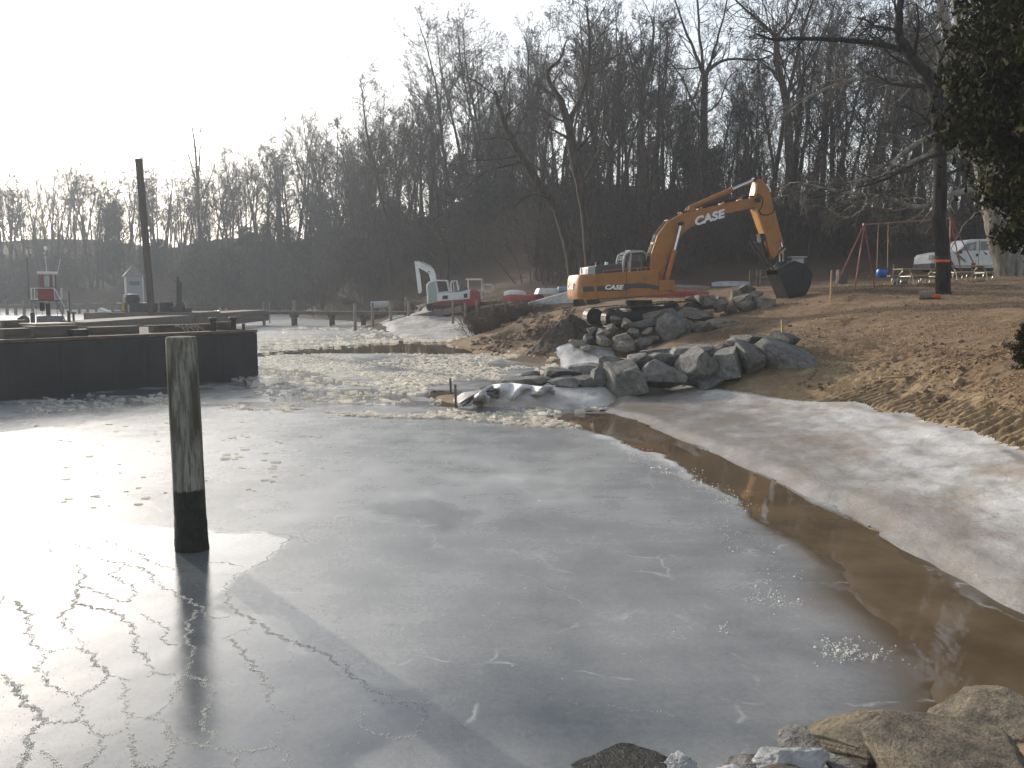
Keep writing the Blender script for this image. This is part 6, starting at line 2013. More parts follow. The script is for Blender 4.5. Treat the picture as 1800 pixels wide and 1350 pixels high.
def build_barge():
    C0 = gz(455, 664, 0)                                  # right waterline corner
    zt = at(452, 581, C0.y).z
    L0 = gz(0, 706, 0); 
    d = (L0 - C0); d.z = 0; d.normalize()
    back = Vector((-d.y, d.x, 0))
    if back.y < 0: back = -back
    rz = math.atan2(d.y, d.x)
    root = empty('deck_barge', C0, rz, 'black steel deck barge frozen in at the left', 'barge')
    # local x runs left along the face, local y: which side is the deck
    yb = 1.0 if (Matrix.Rotation(-rz, 3, 'Z') @ back).y > 0 else -1.0
    Lg, Wd = 17.0, 7.5
    prof = [(0.0, -0.6), (0.0, zt - 0.06), (0.03, zt)]
    hull_ = MB()
    hull_.add([(0, 0, -0.6), (Lg, 0, -0.6), (Lg, yb * Wd, -0.6), (0, yb * Wd, -0.6), (0.0, 0, zt - 0.08), (Lg, 0, zt - 0.08), (Lg, yb * Wd, zt - 0.08), (0.0, yb * Wd, zt - 0.08)],
              [(0, 1, 5, 4), (1, 2, 6, 5), (2, 3, 7, 6), (3, 0, 4, 7), (4, 5, 6, 7), (0, 3, 2, 1)])
    hull_.build('hull', M_HULL, root, bevel=0.05)
    MB().box((Lg / 2, yb * Wd / 2, zt - 0.06), (Lg - 0.1, Wd - 0.1, 0.06)).build('deck', M_DECK, root)
    rim = MB(); rim.box((Lg / 2, yb * 0.05, zt - 0.02), (Lg, 0.14, 0.10)); rim.box((0.06, yb * Wd / 2, zt - 0.02), (0.14, Wd - 0.2, 0.10)); rim.box((Lg / 2, yb * (Wd - 0.05), zt - 0.02), (Lg, 0.14, 0.10))
    rim.build('gunwale_rim', M_RUST, root, bevel=0.02)
    for k in range(6):
        MB().box((1.4 + 2.7 * k, -yb * 0.004, zt * 0.45), (0.035, 0.02, zt * 0.9)).build('hull_seam', M_HULL, root)
    MB().box((Lg / 2, -yb * 0.01, 0.22), (Lg - 0.2, 0.03, 0.10)).build('rub_strake', M_HULL, root)
    R_ = Matrix.Rotation(rz, 3, 'Z')
    def loc(px, py, dy, z=None):                          # local point on deck under pixel column, dy back from the face
        # find x along the face so that the point projects at px
        best, bx = 1e9, 0
        for i in range(0, 340):
            x = i * 0.05
            w = C0 + R_ @ Vector((x, yb * dy, 0))
            q = 900 + w.x / w.y * F
            if abs(q - px) < best: best, bx = abs(q - px), x
        return Vector((bx, yb * dy, zt))
    # bollards
    for px, dy, r in ((376, 0.7, 0.10), (411, 0.7, 0.105)):
        p = loc(px, 0, dy)
        MB().lathe([(r, -0.02), (r, 0.36), (r * 1.45, 0.39), (r * 1.45, 0.46), (r * 1.1, 0.48)], 16, p).build('bollard', M_STEEL, root, smooth=True)
    p = loc(428, 0, 0.6); MB().lathe([(0.05, 0), (0.05, 0.16), (0.07, 0.2), (0.03, 0.23)], 10, p).build('cleat', M_STEEL, root)
    return root, C0, R_, yb, zt, loc, rz
_barge, B0, BR, BY, BZ, bloc, BRZ = build_barge()
def bw(px, dy, dz=0.0):
    l = bloc(px, 0, dy); l.z += dz
    return B0 + BR @ l
def on_barge(name, px0, px1, dy, w, h, m, label, cat, dz=0.0, bevel=0.02):
    a, b = bw(px0, dy), bw(px1, dy)
    c = (a + b) / 2
    o = MB().box((0, 0, h / 2), ((a - b).length, w, h)).build(name, m, bevel=bevel)
    o.location = c + Vector((0, 0, dz)); o.rotation_euler = (0, 0, BRZ)
    return tag(o, label, cat, 'timbers and gear on the barge deck')
on_barge('timber_beam', 158, 240, 1.1, 0.35, 0.26, M_TIMBER, 'thick timber lying on the barge left of the piling', 'timber')
on_barge('timber_beam', 266, 372, 1.3, 0.32, 0.25, M_RUST, 'long rusty box beam lying on the barge behind the piling', 'beam')
on_barge('timber_beam', 372, 418, 1.7, 0.32, 0.28, M_RUST, 'short beam behind the barge bollards', 'beam')
on_barge('timber_beam', 0, 48, 1.0, 0.5, 0.3, M_TIMBER, 'dark timber crib at the left end of the barge', 'timber')
on_barge('plywood_sheet', 48, 120, 2.2, 1.2, 0.05, M_PLY, 'bright plywood sheet lying on the barge deck', 'plywood', dz=0.34)
on_barge('timber_beam', 48, 128, 1.6, 0.9, 0.33, M_TIMBER, 'dark stack of boards under the plywood sheet', 'timber')
on_barge('steel_plate', 125, 152, 0.9, 0.4, 0.22, M_STEEL, 'small steel fitting beside the thick timber on the barge', 'fitting')
on_barge('timber_beam', 4, 50, 3.4, 0.3, 0.25, M_TIMBER, 'low timber edge behind the timber crib at far left', 'timber', dz=0.22)

# rope coils
def rope():
    p = bw(335, 0.45)
    m = MB()
    rnd = random.Random(5)
    for k in range(5):
        pts = []
        cx, r = -0.35 + 0.18 * k, rnd.uniform(0.12, 0.2)
        for i in range(15):
            a = 2 * math.pi * i / 14
            pts.append((cx + r * math.cos(a), 0.10 * math.sin(a), 0.02 + abs(math.sin(a / 2)) * rnd.uniform(0.16, 0.24)))
        m.tube(pts, 0.012, 5)
    o = m.build('rope_coil', M_ROPE); o.location = p + Vector((0, 0, 0.03)); o.rotation_euler = (0, 0, BRZ + math.pi)
    tag(o, 'loose coils of pale rope on the barge edge', 'rope')
rope()

# ================================================================== long timber dock running away behind the barge, and the pier to land
DX = -22.8
def build_dock():
    a = Vector((DX, 43.0, 0)); b = Vector((DX, 80.0, 0))
    root = empty('timber_dock', (DX, 43, 0), 0, 'long grey timber dock running away behind the barge', 'dock')
    zt = 1.45
    for k, z in enumerate((zt - 0.18, zt - 0.52, zt - 0.84)):
        MB().box((0.0, 18.5, z), (0.14, 37.0, 0.32)).build('fascia_plank', M_TIMBER, root, bevel=0.015)
    MB().box((-1.2, 18.5, zt - 0.05), (2.5, 37.0, 0.08)).build('deck', M_TIMBER, root)
    MB().box((-1.2, 36.95, zt - 0.45), (2.3, 0.12, 0.7)).build('end_wall', M_TIMBER, root)
    for y in (0.3, 9, 18, 27, 36.5):
        for x in (-0.25, -2.2): MB().tube([(x, y, -0.6), (x, y, zt - 0.1)], 0.14, 10).build('pile', M_WOODDARK, root)
    # cross pier to the shore
    root2 = empty('pier', (DX, 80, 0), 0, 'low timber pier crossing the ice to the sandy shore', 'pier')
    e = at(735, 546, 76.0)
    z2 = 1.32
    w = e.x - DX + 1.0
    for k in range(int(w / 0.62)):
        MB().box((-0.1 + 0.62 * k, -0.7 - 3.0 * k * 0.62 / w, z2), (0.56, 1.5, 0.06)).build('deck_plank', M_TIMBER, root2)
    MB().bar((-0.6, 0.0, z2 - 0.16), (w, -3.0, z2 - 0.16), 0.12, 0.22).build('stringer', M_WOODDARK, root2)
    MB().bar((-0.6, -1.4, z2 - 0.16), (w, -4.4, z2 - 0.16), 0.12, 0.22).build('stringer', M_WOODDARK, root2)
    for px in (519, 585, 640):
        q = at(px, 560, 79)
        for dy in (-0.2, -1.3): MB().tube([(q.x - DX, dy - 0.6, -0.6), (q.x - DX, dy - 0.6, z2 - 0.1)], 0.14, 12).build('pile', M_WOODDARK, root2)
        MB().box((q.x - DX, -1.3, z2 - 0.4), (0.34, 2.0, 0.26)).build('pile_cap', M_WOODDARK, root2)
    # dark ramp plank up to the small excavator
    r = empty('dock_ramp', at(724, 566, 72), 0, 'dark sloping timber ramp below the small excavator', 'ramp')
    q = at(815, 548, 66) - at(724, 566, 72)
    for k in range(3):
        off = Vector((0, 0.5 * k, 0.25 - 0.17 * k * 0))
        MB().bar(off, q + off, 0.45, 0.5).build('plank', M_TIMBER, r)
build_dock()
def pile(px, top, Y, w, label, bot=-0.5, group='piles along the pier'):
    b = at(px, 560, Y); zt = at(px, top, Y).z
    o = MB().tube([(0, 0, bot), (0, 0, zt - 0.03), (0, 0, zt)], [w / 2, w / 2 * .95, w / 2 * .8], 12).build('pile', M_WOODOLD, smooth=True)
    o.location = (b.x, Y, 0)
    return tag(o, label, 'pile', group)
for px, top, Y, w, lab in ((388, 540, 84, 0.28, 'left of two short posts behind the end of the dock'), (398, 541, 84, 0.28, 'right of two short posts behind the end of the dock'),
                          (463, 531, 86, 0.13, 'thin pole left of the dock corner'), (474, 531, 86, 0.13, 'thin pole right beside the dock corner'),
                          (518, 527, 80.6, 0.36, 'tall pile with a tuft of dry growth on top'), (624, 533, 68, 0.26, 'first tall dark pile in front of the pier'),
                          (655, 532, 72, 0.26, 'second tall dark pile in front of the pier'), (687, 531, 73, 0.27, 'third tall dark pile in front of the pier'), (719, 529, 74, 0.28, 'fourth tall dark pile at the ramp'),
                          (714, 522, 80, 0.3, 'grey post behind the fourth pile')):
    pile(px, top, Y, w, lab)
g_ = brush_object(745, 0.8, 7, 0.12, 60, 'dry_tuft', 0.04)
q = at(518, 528, 80.6); g_.location = (q.x, 80.6, q.z); tag(g_, 'tuft of dry plants growing on a dock pile', 'plant')
q = at(668, 536, 86); o = MB().tube([(-0.9, 0, 0), (0.9, 0, 0.08)], 0.35, 14).build('barrel', M_LIGHTGREY, bevel=0.04); o.location = (q.x, 86, q.z); tag(o, 'pale drum lying on its side on the shore behind the pier', 'drum')

# ================================================================== push boat with raised red wheelhouse
M_TUGRED = mat('red_wheelhouse_paint', (0.26, 0.035, 0.035), 0.5, var=0.15)
M_TUGGREY = mat('grey_blue_boat_paint', (0.14, 0.155, 0.175), 0.55, var=0.2)
M_TUGDARK = mat('dark_boat_paint', (0.035, 0.033, 0.035), 0.55, var=0.3)
def build_tug():
    Yd = 47.0; S = F / Yd
    ox = 82.0
    g0 = Vector((((ox - 900) / F) * Yd, Yd, 0))
    root = empty('push_boat', g0, R(28.6), 'small push boat with red wheelhouse on stilts and white rails', 'boat')
    root.scale = (0.878, 0.878, 1.0)
    def E(x, y):
        v = at(x / 7.5, 420 + y / 7.5, Yd); return (v.x - g0.x, v.z)
    def bx(nm, x0, y0, x1, y1, d0, d1, m, par=root, bev=0.0):
        a, b = E(x0, y0), E(x1, y1)
        return MB().box(((a[0] + b[0]) / 2, (d0 + d1) / 2, (a[1] + b[1]) / 2), (abs(b[0] - a[0]), abs(d1 - d0), abs(a[1] - b[1]))).build(nm, m, par, bevel=bev)
    a, b = E(250, 1190), E(900, 1190)
    MB().prism([(a[0] - 1.0, -0.4), (b[0] + 1.2, -0.4), (b[0] + 1.8, 0.95), (a[0] - 1.4, 0.95)], -1.6, 2.2).build('hull', M_TUGDARK, root, bevel=0.05)
    bx('deck_house', 480, 1010, 840, 1170, -1.3, 1.2, M_TUGGREY, bev=0.05)
    for x in (415, 465, 545, 640, 740):
        bx('stilt', x, 800, x + 26, 1140, -1.0 if x in (415, 740) else 0.6, -0.86 if x in (415, 740) else 0.74, M_TUGDARK)
    bx('exhaust_stack', 600, 850, 670, 1010, 0.0, 0.5, M_RUST)
    bx('exhaust_stack', 520, 840, 590, 950, 0.3, 0.6, M_TUGDARK)
    bx('floor', 400, 795, 800, 815, -1.3, 1.3, M_TUGDARK)
    wh = empty('wheelhouse'); wh.parent = root
    bx('lower_wall', 498, 655, 728, 800, -1.05, 1.05, M_TUGRED, wh, 0.02)
    for x0, x1 in ((503, 518), (545, 580), (655, 692), (722, 742)):
        bx('window_post', x0, 470, x1, 640, -1.05, -0.97, M_TUGRED if x0 in (545, 655) else M_TUGDARK, wh)
        bx('window_post', x0, 470, x1, 640, 0.97, 1.05, M_TUGDARK, wh)
    bx('back_wall', 545, 470, 575, 640, 0.4, 0.98, M_TUGRED, wh)
    bx('window_glass', 580, 490, 655, 630, -1.02, -0.99, M_GLASSPALE, wh)
    bx('window_glass', 692, 475, 722, 630, -1.02, -0.99, M_GLASSPALE, wh)
    bx('window_glass', 518, 475, 545, 630, -1.02, -0.99, M_GLASS, wh)
    bx('sill', 497, 638, 745, 656, -1.08, 1.08, M_TUGDARK, wh)
    bx('roof', 487, 436, 762, 462, -1.25, 1.25, M_WHITE, wh, 0.03)
    rl = MB()
    def pt(x, y, d): e = E(x, y); return (e[0], d, e[1])
    for d in (-1.3, 1.3):
        rl.tube([pt(410, 650, d), pt(715, 650, d)], 0.022, 6); rl.tube([pt(410, 650, d), pt(418, 805, d)], 0.022, 6); rl.tube([pt(455, 650, d), pt(462, 805, d)], 0.022, 6); rl.tube([pt(710, 650, d), pt(720, 805, d)], 0.022, 6)
    rl.tube([pt(800, 645, -1.0), pt(805, 800, -1.0)], 0.03, 6); rl.tube([pt(820, 650, 0.6), pt(825, 800, 0.6)], 0.022, 6); rl.tube([pt(800, 650, -1.0), pt(822, 650, 0.6)], 0.022, 6)
    rl.build('rail', M_WHITE, root)
    st = MB()
    for d in (-1.3, -0.7): st.tube([pt(715, 650, d), pt(850, 900, d)], 0.025, 6)
    st.build('stair_rail', M_WHITE, root)
    st = MB()
    for d in (-1.3, -0.7): st.bar(pt(735, 800, d), pt(880, 1130, d), 0.06, 0.2, (0, 1, 0))
    st.build('stair_string', M_TUGGREY, root)
    for k in range(8):
        e = E(735 + 145 * (k + .5) / 8, 800 + 330 * (k + .5) / 8); MB().box((e[0], -1.0, e[1]), (0.2, 0.56, 0.04)).build('stair_tread', M_TUGGREY, root)
    ms = MB().tube([pt(615, 440, 0), pt(600, 260, 0), pt(590, 170, 0)], [0.03, 0.022, 0.02], 8).build('mast', M_LIGHTGREY, root)
    e = E(600, 120); MB().lathe([(0.02, -0.16), (0.05, -0.1), (0.10, -0.04), (0.10, 0.04), (0.06, 0.09), (0.01, 0.1)], 12, (e[0], 0, e[1])).build('mast_light', M_WHITELET, root, smooth=True)
    for yy in (185, 245): 
        e = E(590 if yy < 200 else 597, yy); MB().box((e[0], 0, e[1]), (0.12, 0.1, 0.14)).build('lamp_box', M_LIGHTGREY, root, bevel=0.02)
    MB().tube([pt(765, 425, 0.5), pt(800, 250, 0.5)], 0.012, 6).build('antenna', M_WHITE, root)
    MB().tube([pt(380, 800, 0.8), pt(365, 420, 0.8), pt(352, 250, 0.8)], [0.03, 0.02, 0.035], 6).build('antenna', M_TUGDARK, root)
    bx('push_knee', 880, 940, 930, 1100, -1.5, -0.7, M_TUGDARK); bx('push_knee', 935, 960, 1000, 985, -1.5, -0.7, M_TUGDARK); bx('push_knee', 900, 690, 935, 1000, 0.2, 0.5, M_TUGDARK)
    bx('winch', 950, 990, 985, 1080, -1.4, -0.8, M_STEEL)
    bx('fuel_tank', 400, 960, 470, 1150, -1.2, -0.5, mat('dark_green_tank', (0.03, 0.05, 0.04), 0.5), root, 0.04)
build_tug()
# skiff with an outboard beyond the barge's left end
def skiff():
    Yd = 40.0
    c = at(28, 572, Yd)
    root = empty('skiff', (c.x, Yd, 1.0), 0, 'low dark skiff with covered outboard motor at the far left', 'boat')
    def E(x, y): v = at(x / 7.5, 420 + y / 7.5, Yd); return (v.x - c.x, v.z - 1.0)
    MB().prism([E(10, 1140), E(400, 1140), E(380, 1190), E(30, 1200)], -0.7, 0.7).build('hull', M_TUGDARK, root, bevel=0.02)
    e = E(310, 1085)
    MB().lathe([(0.10, -0.26), (0.2, -0.2), (0.27, 0.0), (0.24, 0.16), (0.12, 0.26), (0.02, 0.29)], 14, (e[0], 0, e[1])).build('motor_cowl', M_TUGDARK, root, smooth=True)
    e = E(330, 1130); MB().box((e[0], 0, e[1]), (0.3, 0.3, 0.35)).build('motor_bracket', M_RUST, root, bevel=0.03)
    MB().prism([E(150, 1112), E(215, 1112), E(225, 1140), E(130, 1140)], -0.5, 0.5).build('seat_box', M_LIGHTGREY, root, bevel=0.02)
skiff()

# ================================================================== work float with pile driving gear, and the leaning spud
def build_work_float():
    Yd = 62.0
    a, b = at(155, 552, Yd), at(352, 552, Yd)
    zt = at(155, 549, Yd).z
    root = empty('work_float', (a.x, Yd, 0), 0, 'low work float carrying engines and winches behind the dock', 'barge')
    w = b.x - a.x
    MB().box((w / 2, 1.8, zt / 2 - 0.1), (w, 5.0, zt + 0.2)).build('hull', M_TIMBER, root, bevel=0.04)
    def E(x, y): v = at(130 + x / 5.143, 450 + y / 5.143, Yd); return (v.x - a.x, v.z)
    def bx(nm, x0, y0, x1, y1, d0, d1, m, bev=0.03):
        p, q = E(x0, y0), E(x1, y1)
        return MB().box(((p[0] + q[0]) / 2, (d0 + d1) / 2, (p[1] + q[1]) / 2), (abs(q[0] - p[0]), abs(d1 - d0), abs(p[1] - q[1]))).build(nm, m, root, bevel=bev)
    bx('engine', 490, 430, 670, 545, 0.0, 1.8, M_TUGDARK)
    bx('engine_cover', 500, 424, 660, 440, -0.05, 1.7, M_STEEL)
    bx('engine_stand', 490, 440, 505, 550, -0.1, 0.0, M_LIGHTGREY, 0)
    bx('winch_frame', 445, 420, 485, 540, 0.2, 1.0, M_RUST)
    e = E(485, 385); MB().lathe([(0.25, -0.4), (0.5, -0.35), (0.55, 0.0), (0.45, 0.28), (0.15, 0.36)], 14, (e[0], 0.7, e[1])).build('winch_drum', M_TUGDARK, root, smooth=True)
    e = E(450, 360); MB().box((e[0], 0.2, e[1]), (0.22, 0.22, 0.22)).build('work_lamp', M_ALU, root, bevel=0.03)
    bx('yellow_hose_reel', 425, 420, 450, 500, 0.1, 0.3, mat('faded_yellow', (0.42, 0.30, 0.06), 0.6))
    bx('pump', 760, 415, 835, 520, 0.2, 1.4, M_TUGDARK, 0.08); bx('pump_base', 735, 500, 860, 545, 0.0, 1.5, M_STEEL)
    bx('locker', 830, 455, 890, 525, 0.5, 1.2, M_TUGDARK, 0.05)
    bx('crate', 335, 498, 425, 540, 0.0, 1.0, M_TIMBER); bx('timber_baulk', 370, 422, 440, 432, 0.3, 0.5, M_LIGHTGREY, 0)
    bx('deck_gear', 185, 505, 320, 545, 0.0, 1.0, M_STEEL, 0.05); 
    e = E(255, 495); MB().box((e[0], 0.4, e[1]), (0.7, 0.6, 0.16), (0, R(25), 0)).build('tarpaulin', M_BOATWHITE, root, bevel=0.05)
    for x, t in ((900, 185), (925, 232)):
        p, q = E(x + 8, t), E(x + 8, 440); MB().tube([(p[0], 0.6, p[1]), (q[0], 0.6, q[1])], 0.11, 8).build('driving_lead', M_TUGDARK, root)
    tri = [E(890, 530), E(975, 530), E(945, 420), E(915, 420)]
    MB().prism(tri, 0.2, 1.0).build('lead_base', M_TUGDARK, root)
    for x in (980, 1015): bx('fitting', x, 470, x + 22, 530, 0.2, 0.7, M_STEEL)
    # spud
    b0, b1 = at(268, 560, Yd - 0.6), at(244, 279, Yd - 0.6)
    p = MB()
    L = b1 - b0
    o = MB().bar((0, 0, -0.5), L, 0.40, 0.40, (0, 1, 0)).build('spud_pile', mat('dark_red_brown_timber', (0.085, 0.062, 0.048), 0.85, col2=(0.045, 0.036, 0.030), scale=3, bump=0.4, stretch=(3, 3, 0.3)), bevel=0.05)
    o.location = b0
    tag(o, 'tall leaning timber spud pile rising from the work float', 'spud pile')
build_work_float()

# boathouse tower in the haze
def tower():
    Yd = 118.0
    a = at(222, 545, Yd); S = F / Yd
    h0 = at(238, 486, Yd).z; h1 = at(243, 465, Yd).z
    w = 34 / S
    root = empty('boathouse', (a.x + w * 0.45, Yd, 0), R(28), 'pale narrow boathouse with a pyramid roof in the haze behind the spud pile', 'boathouse')
    m = mat('pale_blue_grey_siding', (0.19, 0.23, 0.25), 0.75, var=0.1)
    MB().box((0, 0, h0 / 2), (w * 0.82, w * 0.82, h0)).build('wall', m, root)
    q = w * 0.52
    MB().add([(-q, -q, h0), (q, -q, h0), (q, q, h0), (-q, q, h0), (0, 0, h1)], [(0, 1, 4), (1, 2, 4), (2, 3, 4), (3, 0, 4), (3, 2, 1, 0)]).build('roof', mat('grey_shingle', (0.16, 0.15, 0.14), 0.85), root)
    MB().box((0, -w * 0.412, h0 * 0.82), (w * 0.5, 0.03, h0 * 0.10)).build('window', M_GLASS, root)
    for s in (-1, 1): MB().box((s * w * 0.40, -w * 0.405, h0 / 2), (0.16, 0.12, h0)).build('corner_board', M_LIGHTGREY, root)
tower()

# low piers along the far left shore
def far_pier(px0, px1, Y, zt, lab, step=14):
    a, b = at(px0, 540, Y), at(px1, 540, Y)
    root = empty('far_pier', (a.x, Y, 0), 0, lab, 'pier', 'far piers on the left shore')
    w = b.x - a.x
    MB().box((w / 2, 0, zt), (w, 1.4, 0.22)).build('deck', M_WOODDARK, root)
    n = int((px1 - px0) / step)
    for k in range(n + 1):
        MB().tube([(w * k / n, -0.4, -0.4), (w * k / n, -0.4, zt + (0.7 if k % 2 else 0.1))], 0.2, 8).build('pile', M_WOODDARK, root)
far_pier(-30, 60, 118, 1.3, 'dark low pier at the far left edge behind the push boat')
far_pier(112, 215, 125, 1.4, 'dark low pier between push boat and boathouse')
far_pier(282, 330, 128, 1.4, 'short dark pier right of the leaning spud pile')

# ================================================================== torn white fabric at the spit, stakes in the ice
def fabric():
    n, k = 46, 16
    A = W2([(806, 714), (812, 700), (845, 684), (900, 678), (955, 676)], 0.1)
    rs = random.Random(2)
    V = np.zeros((n, k, 3))
    for i in range(n):
        f = i / (n - 1)
        px = 806 + 170 * f
        for j in range(k):
            g = j / (k - 1)
            top = 676 + 34 * max(0, 1 - f * 3.0) ** 1.2 + 3 * math.sin(f * 9)
            bot = 715 - 14 * f - 6 * abs(math.sin(f * 11)) * (f > 0.15) - (8 if 0.32 < f < 0.42 else 0)
            py = top + (bot - top) * g
            z = 0.42 * (1 - g ** 1.5) * min(1, f * 4 + 0.15) + 0.05 + 0.06 * float(vnoise(f * 14, g * 4, 3)) + 0.05 * math.sin(f * 30 + g * 5)
            V[i, j] = gz(px, py, max(0.04, z))
    o = np_obj('filter_fabric', V.reshape(-1, 3), grid_quads(n, k), mat('white_geotextile', (0.70, 0.70, 0.70), 0.75, var=0.1, bump=0.4, bscale=6, bdist=0.05), smooth=True)
    so = o.modifiers.new('thickness', 'SOLIDIFY'); so.thickness = 0.015
    tag(o, 'crumpled white fabric draped over the tip of the stone spit', 'fabric')
    m = MB()
    for P_ in ([(842, 684), (850, 690), (866, 688), (880, 680), (866, 678)], [(856, 694), (874, 702), (878, 698), (862, 691)], [(806, 712), (822, 700), (842, 690), (845, 693), (826, 704), (812, 716)]):
        q = [gz(p[0], p[1], 0.40 if p[1] < 697 else 0.30) for p in P_]
        kk = len(q)
        m.add(q + [v + Vector((0, 0, 0.03)) for v in q], [tuple(range(kk)), tuple(range(2 * kk - 1, kk - 1, -1))] + [(i, (i + 1) % kk, kk + (i + 1) % kk, kk + i) for i in range(kk)])
    m2 = m.build('torn_edge', M_BLACK, o)
fabric()
for px, y0, y1, lab in ((793, 665, 692, 'left thin dark stake in the ice at the spit tip'), (802, 676, 718, 'right thin dark stake in the ice at the spit tip')):
    b = gz(px, y1, 0); zt = at(px, y0, b.y).z
    o = MB().bar((0, 0, -0.3), (-0.02, 0, zt), 0.06, 0.05, (0, 1, 0)).build('stake', M_WOODDARK); o.location = b
    tag(o, lab, 'stake', 'stakes in the ice')

# ================================================================== broken ice
def ice_chunk_material(name, c1, c2, rough):
    t = NT(name)
    g = t.n('ShaderNodeNewGeometry')
    c = t.ramp(g.outputs['Random Per Island'], [(0.0, c1), (1.0, c2)])
    t.set(Base_Color=c, Roughness=rough, IOR=1.31, Normal=t.bump(t.noise(30, 3, 0.6), 0.4, 0.02))
    translucent(t, c, 0.62, 0.30)
    return t.m
M_BRASH = ice_chunk_material('broken_ice', (0.72, 0.68, 0.60), (0.96, 0.92, 0.84), 0.16)
M_CRUMB = ice_chunk_material('ridge_ice_crumbs', (0.70, 0.70, 0.68), (0.95, 0.94, 0.90), 0.10)

def plates(pts, sizes, thick, tilt, rs):
    """irregular five sided ice plates"""
    V, Q5, Q4, k = [], [], [], 0
    for (x, y, z), s, th in zip(pts, sizes, thick):
        n = 5
        a0 = rs.uniform(0, 6.28)
        a = a0 + np.sort(rs.uniform(0, 6.28, n)) * 0.35 + np.arange(n) * 2 * math.pi / n * 0.82
        r = s * rs.uniform(0.6, 1.1, n)
        el = rs.uniform(0.55, 1.0)
        px_, py_ = r * np.cos(a), r * np.sin(a) * el
        tx, ty = rs.normal(0, tilt, 2)
        top = np.stack([px_ + x, py_ + y, z + th + px_ * tx + py_ * ty], -1)
        bot = np.stack([px_ * 1.04 + x, py_ * 1.04 + y, z - 0.02 + px_ * tx + py_ * ty], -1)
        V.append(top); V.append(bot)
        Q5.append(np.arange(n) + k)
        for i in range(n): Q4.append((k + i, k + n + i, k + n + (i + 1) % n, k + (i + 1) % n))
        k += 2 * n
    return np.concatenate(V), [np.array(Q5), np.array(Q4)]

def scatter_px(polys, rs):
    """(pixel polygon, count, size range m) -> ice points, even in the picture as the floes crowd with distance"""
    P, S = [], []
    for poly, n, (s0, s1) in polys:
        xs = [p[0] for p in poly]; ys = [p[1] for p in poly]
        got = 0
        while got < n:
            x = rs.uniform(min(xs), max(xs), 4 * n); y = rs.uniform(min(ys), max(ys), 4 * n)
            ins = poly_sd(x, y, poly) < 0
            for a, b in zip(x[ins], y[ins]):
                v = gz(a, b, 0.02); P.append((v.x, v.y)); S.append(s0 * (s1 / s0) ** rs.rand()); got += 1
                if got >= n: break
    return np.array(P), np.array(S)

def brash():
    rs = np.random.RandomState(21)
    polys = [
        ([(456, 588), (500, 578), (620, 566), (720, 594), (640, 600), (456, 612)], 300, (0.10, 0.30)),
        ([(456, 606), (560, 603), (700, 594), (840, 598), (840, 603), (700, 602), (560, 612), (456, 621)], 520, (0.10, 0.25)),
        ([(456, 628), (560, 621), (845, 623), (960, 636), (990, 648), (930, 664), (850, 672), (780, 682), (620, 676), (560, 656), (460, 648)], 5600, (0.03, 0.11)),
        ([(600, 672), (700, 679), (770, 670), (800, 676), (740, 684), (620, 684)], 420, (0.05, 0.16)),
        ([(470, 716), (640, 722), (760, 716), (850, 722), (960, 736), (1040, 752), (960, 752), (800, 738), (640, 734), (500, 722)], 1300, (0.04, 0.14)),
        ([(225, 702), (290, 700), (420, 712), (480, 722), (420, 722), (300, 716)], 420, (0.03, 0.10)),
        ([(380, 640), (560, 660), (800, 686), (780, 712), (500, 714), (440, 690)], 520, (0.04, 0.2)),
        ([(0, 690), (300, 690), (300, 702), (0, 708)], 40, (0.04, 0.14)),
        ([(20, 705), (220, 700), (230, 716), (60, 730)], 160, (0.03, 0.10)),
        ([(880, 600), (1000, 620), (1010, 648), (900, 640), (840, 620)], 700, (0.05, 0.18)),
        ([(830, 716), (1070, 716), (1060, 724), (960, 730), (860, 728)], 110, (0.04, 0.16)),
    ]
    P, S = scatter_px(polys, rs)
    o_, _, _ = ice_fields(P[:, 0], P[:, 1])
    ok = (o_ < 0.5) & (H0(P[:, 0], P[:, 1]) < 0.25)
    # clumped
    ok &= fbm(P[:, 0] * 0.6, P[:, 1] * 0.45, 871, 3) > 0.36
    P, S = P[ok], S[ok]
    z = np.maximum(0.02, H0(P[:, 0], P[:, 1]) + 0.02)
    V, Q = plates(np.column_stack([P, z]), S, S * rs.uniform(0.08, 0.5, len(S)), 0.22, rs)
    o = np_obj('broken_ice', V, Q, M_BRASH)
    tag(o, 'field of broken ice pieces along the churned channel', 'ice', kind='stuff')
    # loose plates lying on the smooth ice
    polys = [([(60, 722), (640, 726), (660, 800), (420, 870), (120, 900), (60, 780)], 150, (0.015, 0.08)), ([(640, 740), (1000, 770), (1150, 900), (900, 1010), (640, 880)], 60, (0.012, 0.035)), ([(400, 760), (520, 770), (500, 830), (380, 830)], 14, (0.05, 0.12)), ([(600, 950), (1200, 1000), (1300, 1200), (700, 1200)], 46, (0.006, 0.022))]
    P, S = scatter_px(polys, rs)
    V, Q = plates(np.column_stack([P, np.full(len(P), 0.02)]), S, S * 0.22, 0.06, rs)
    o = np_obj('loose_ice', V, Q, M_BRASH)
    tag(o, 'loose ice fragments lying on the smooth ice', 'ice', kind='stuff')
brash()

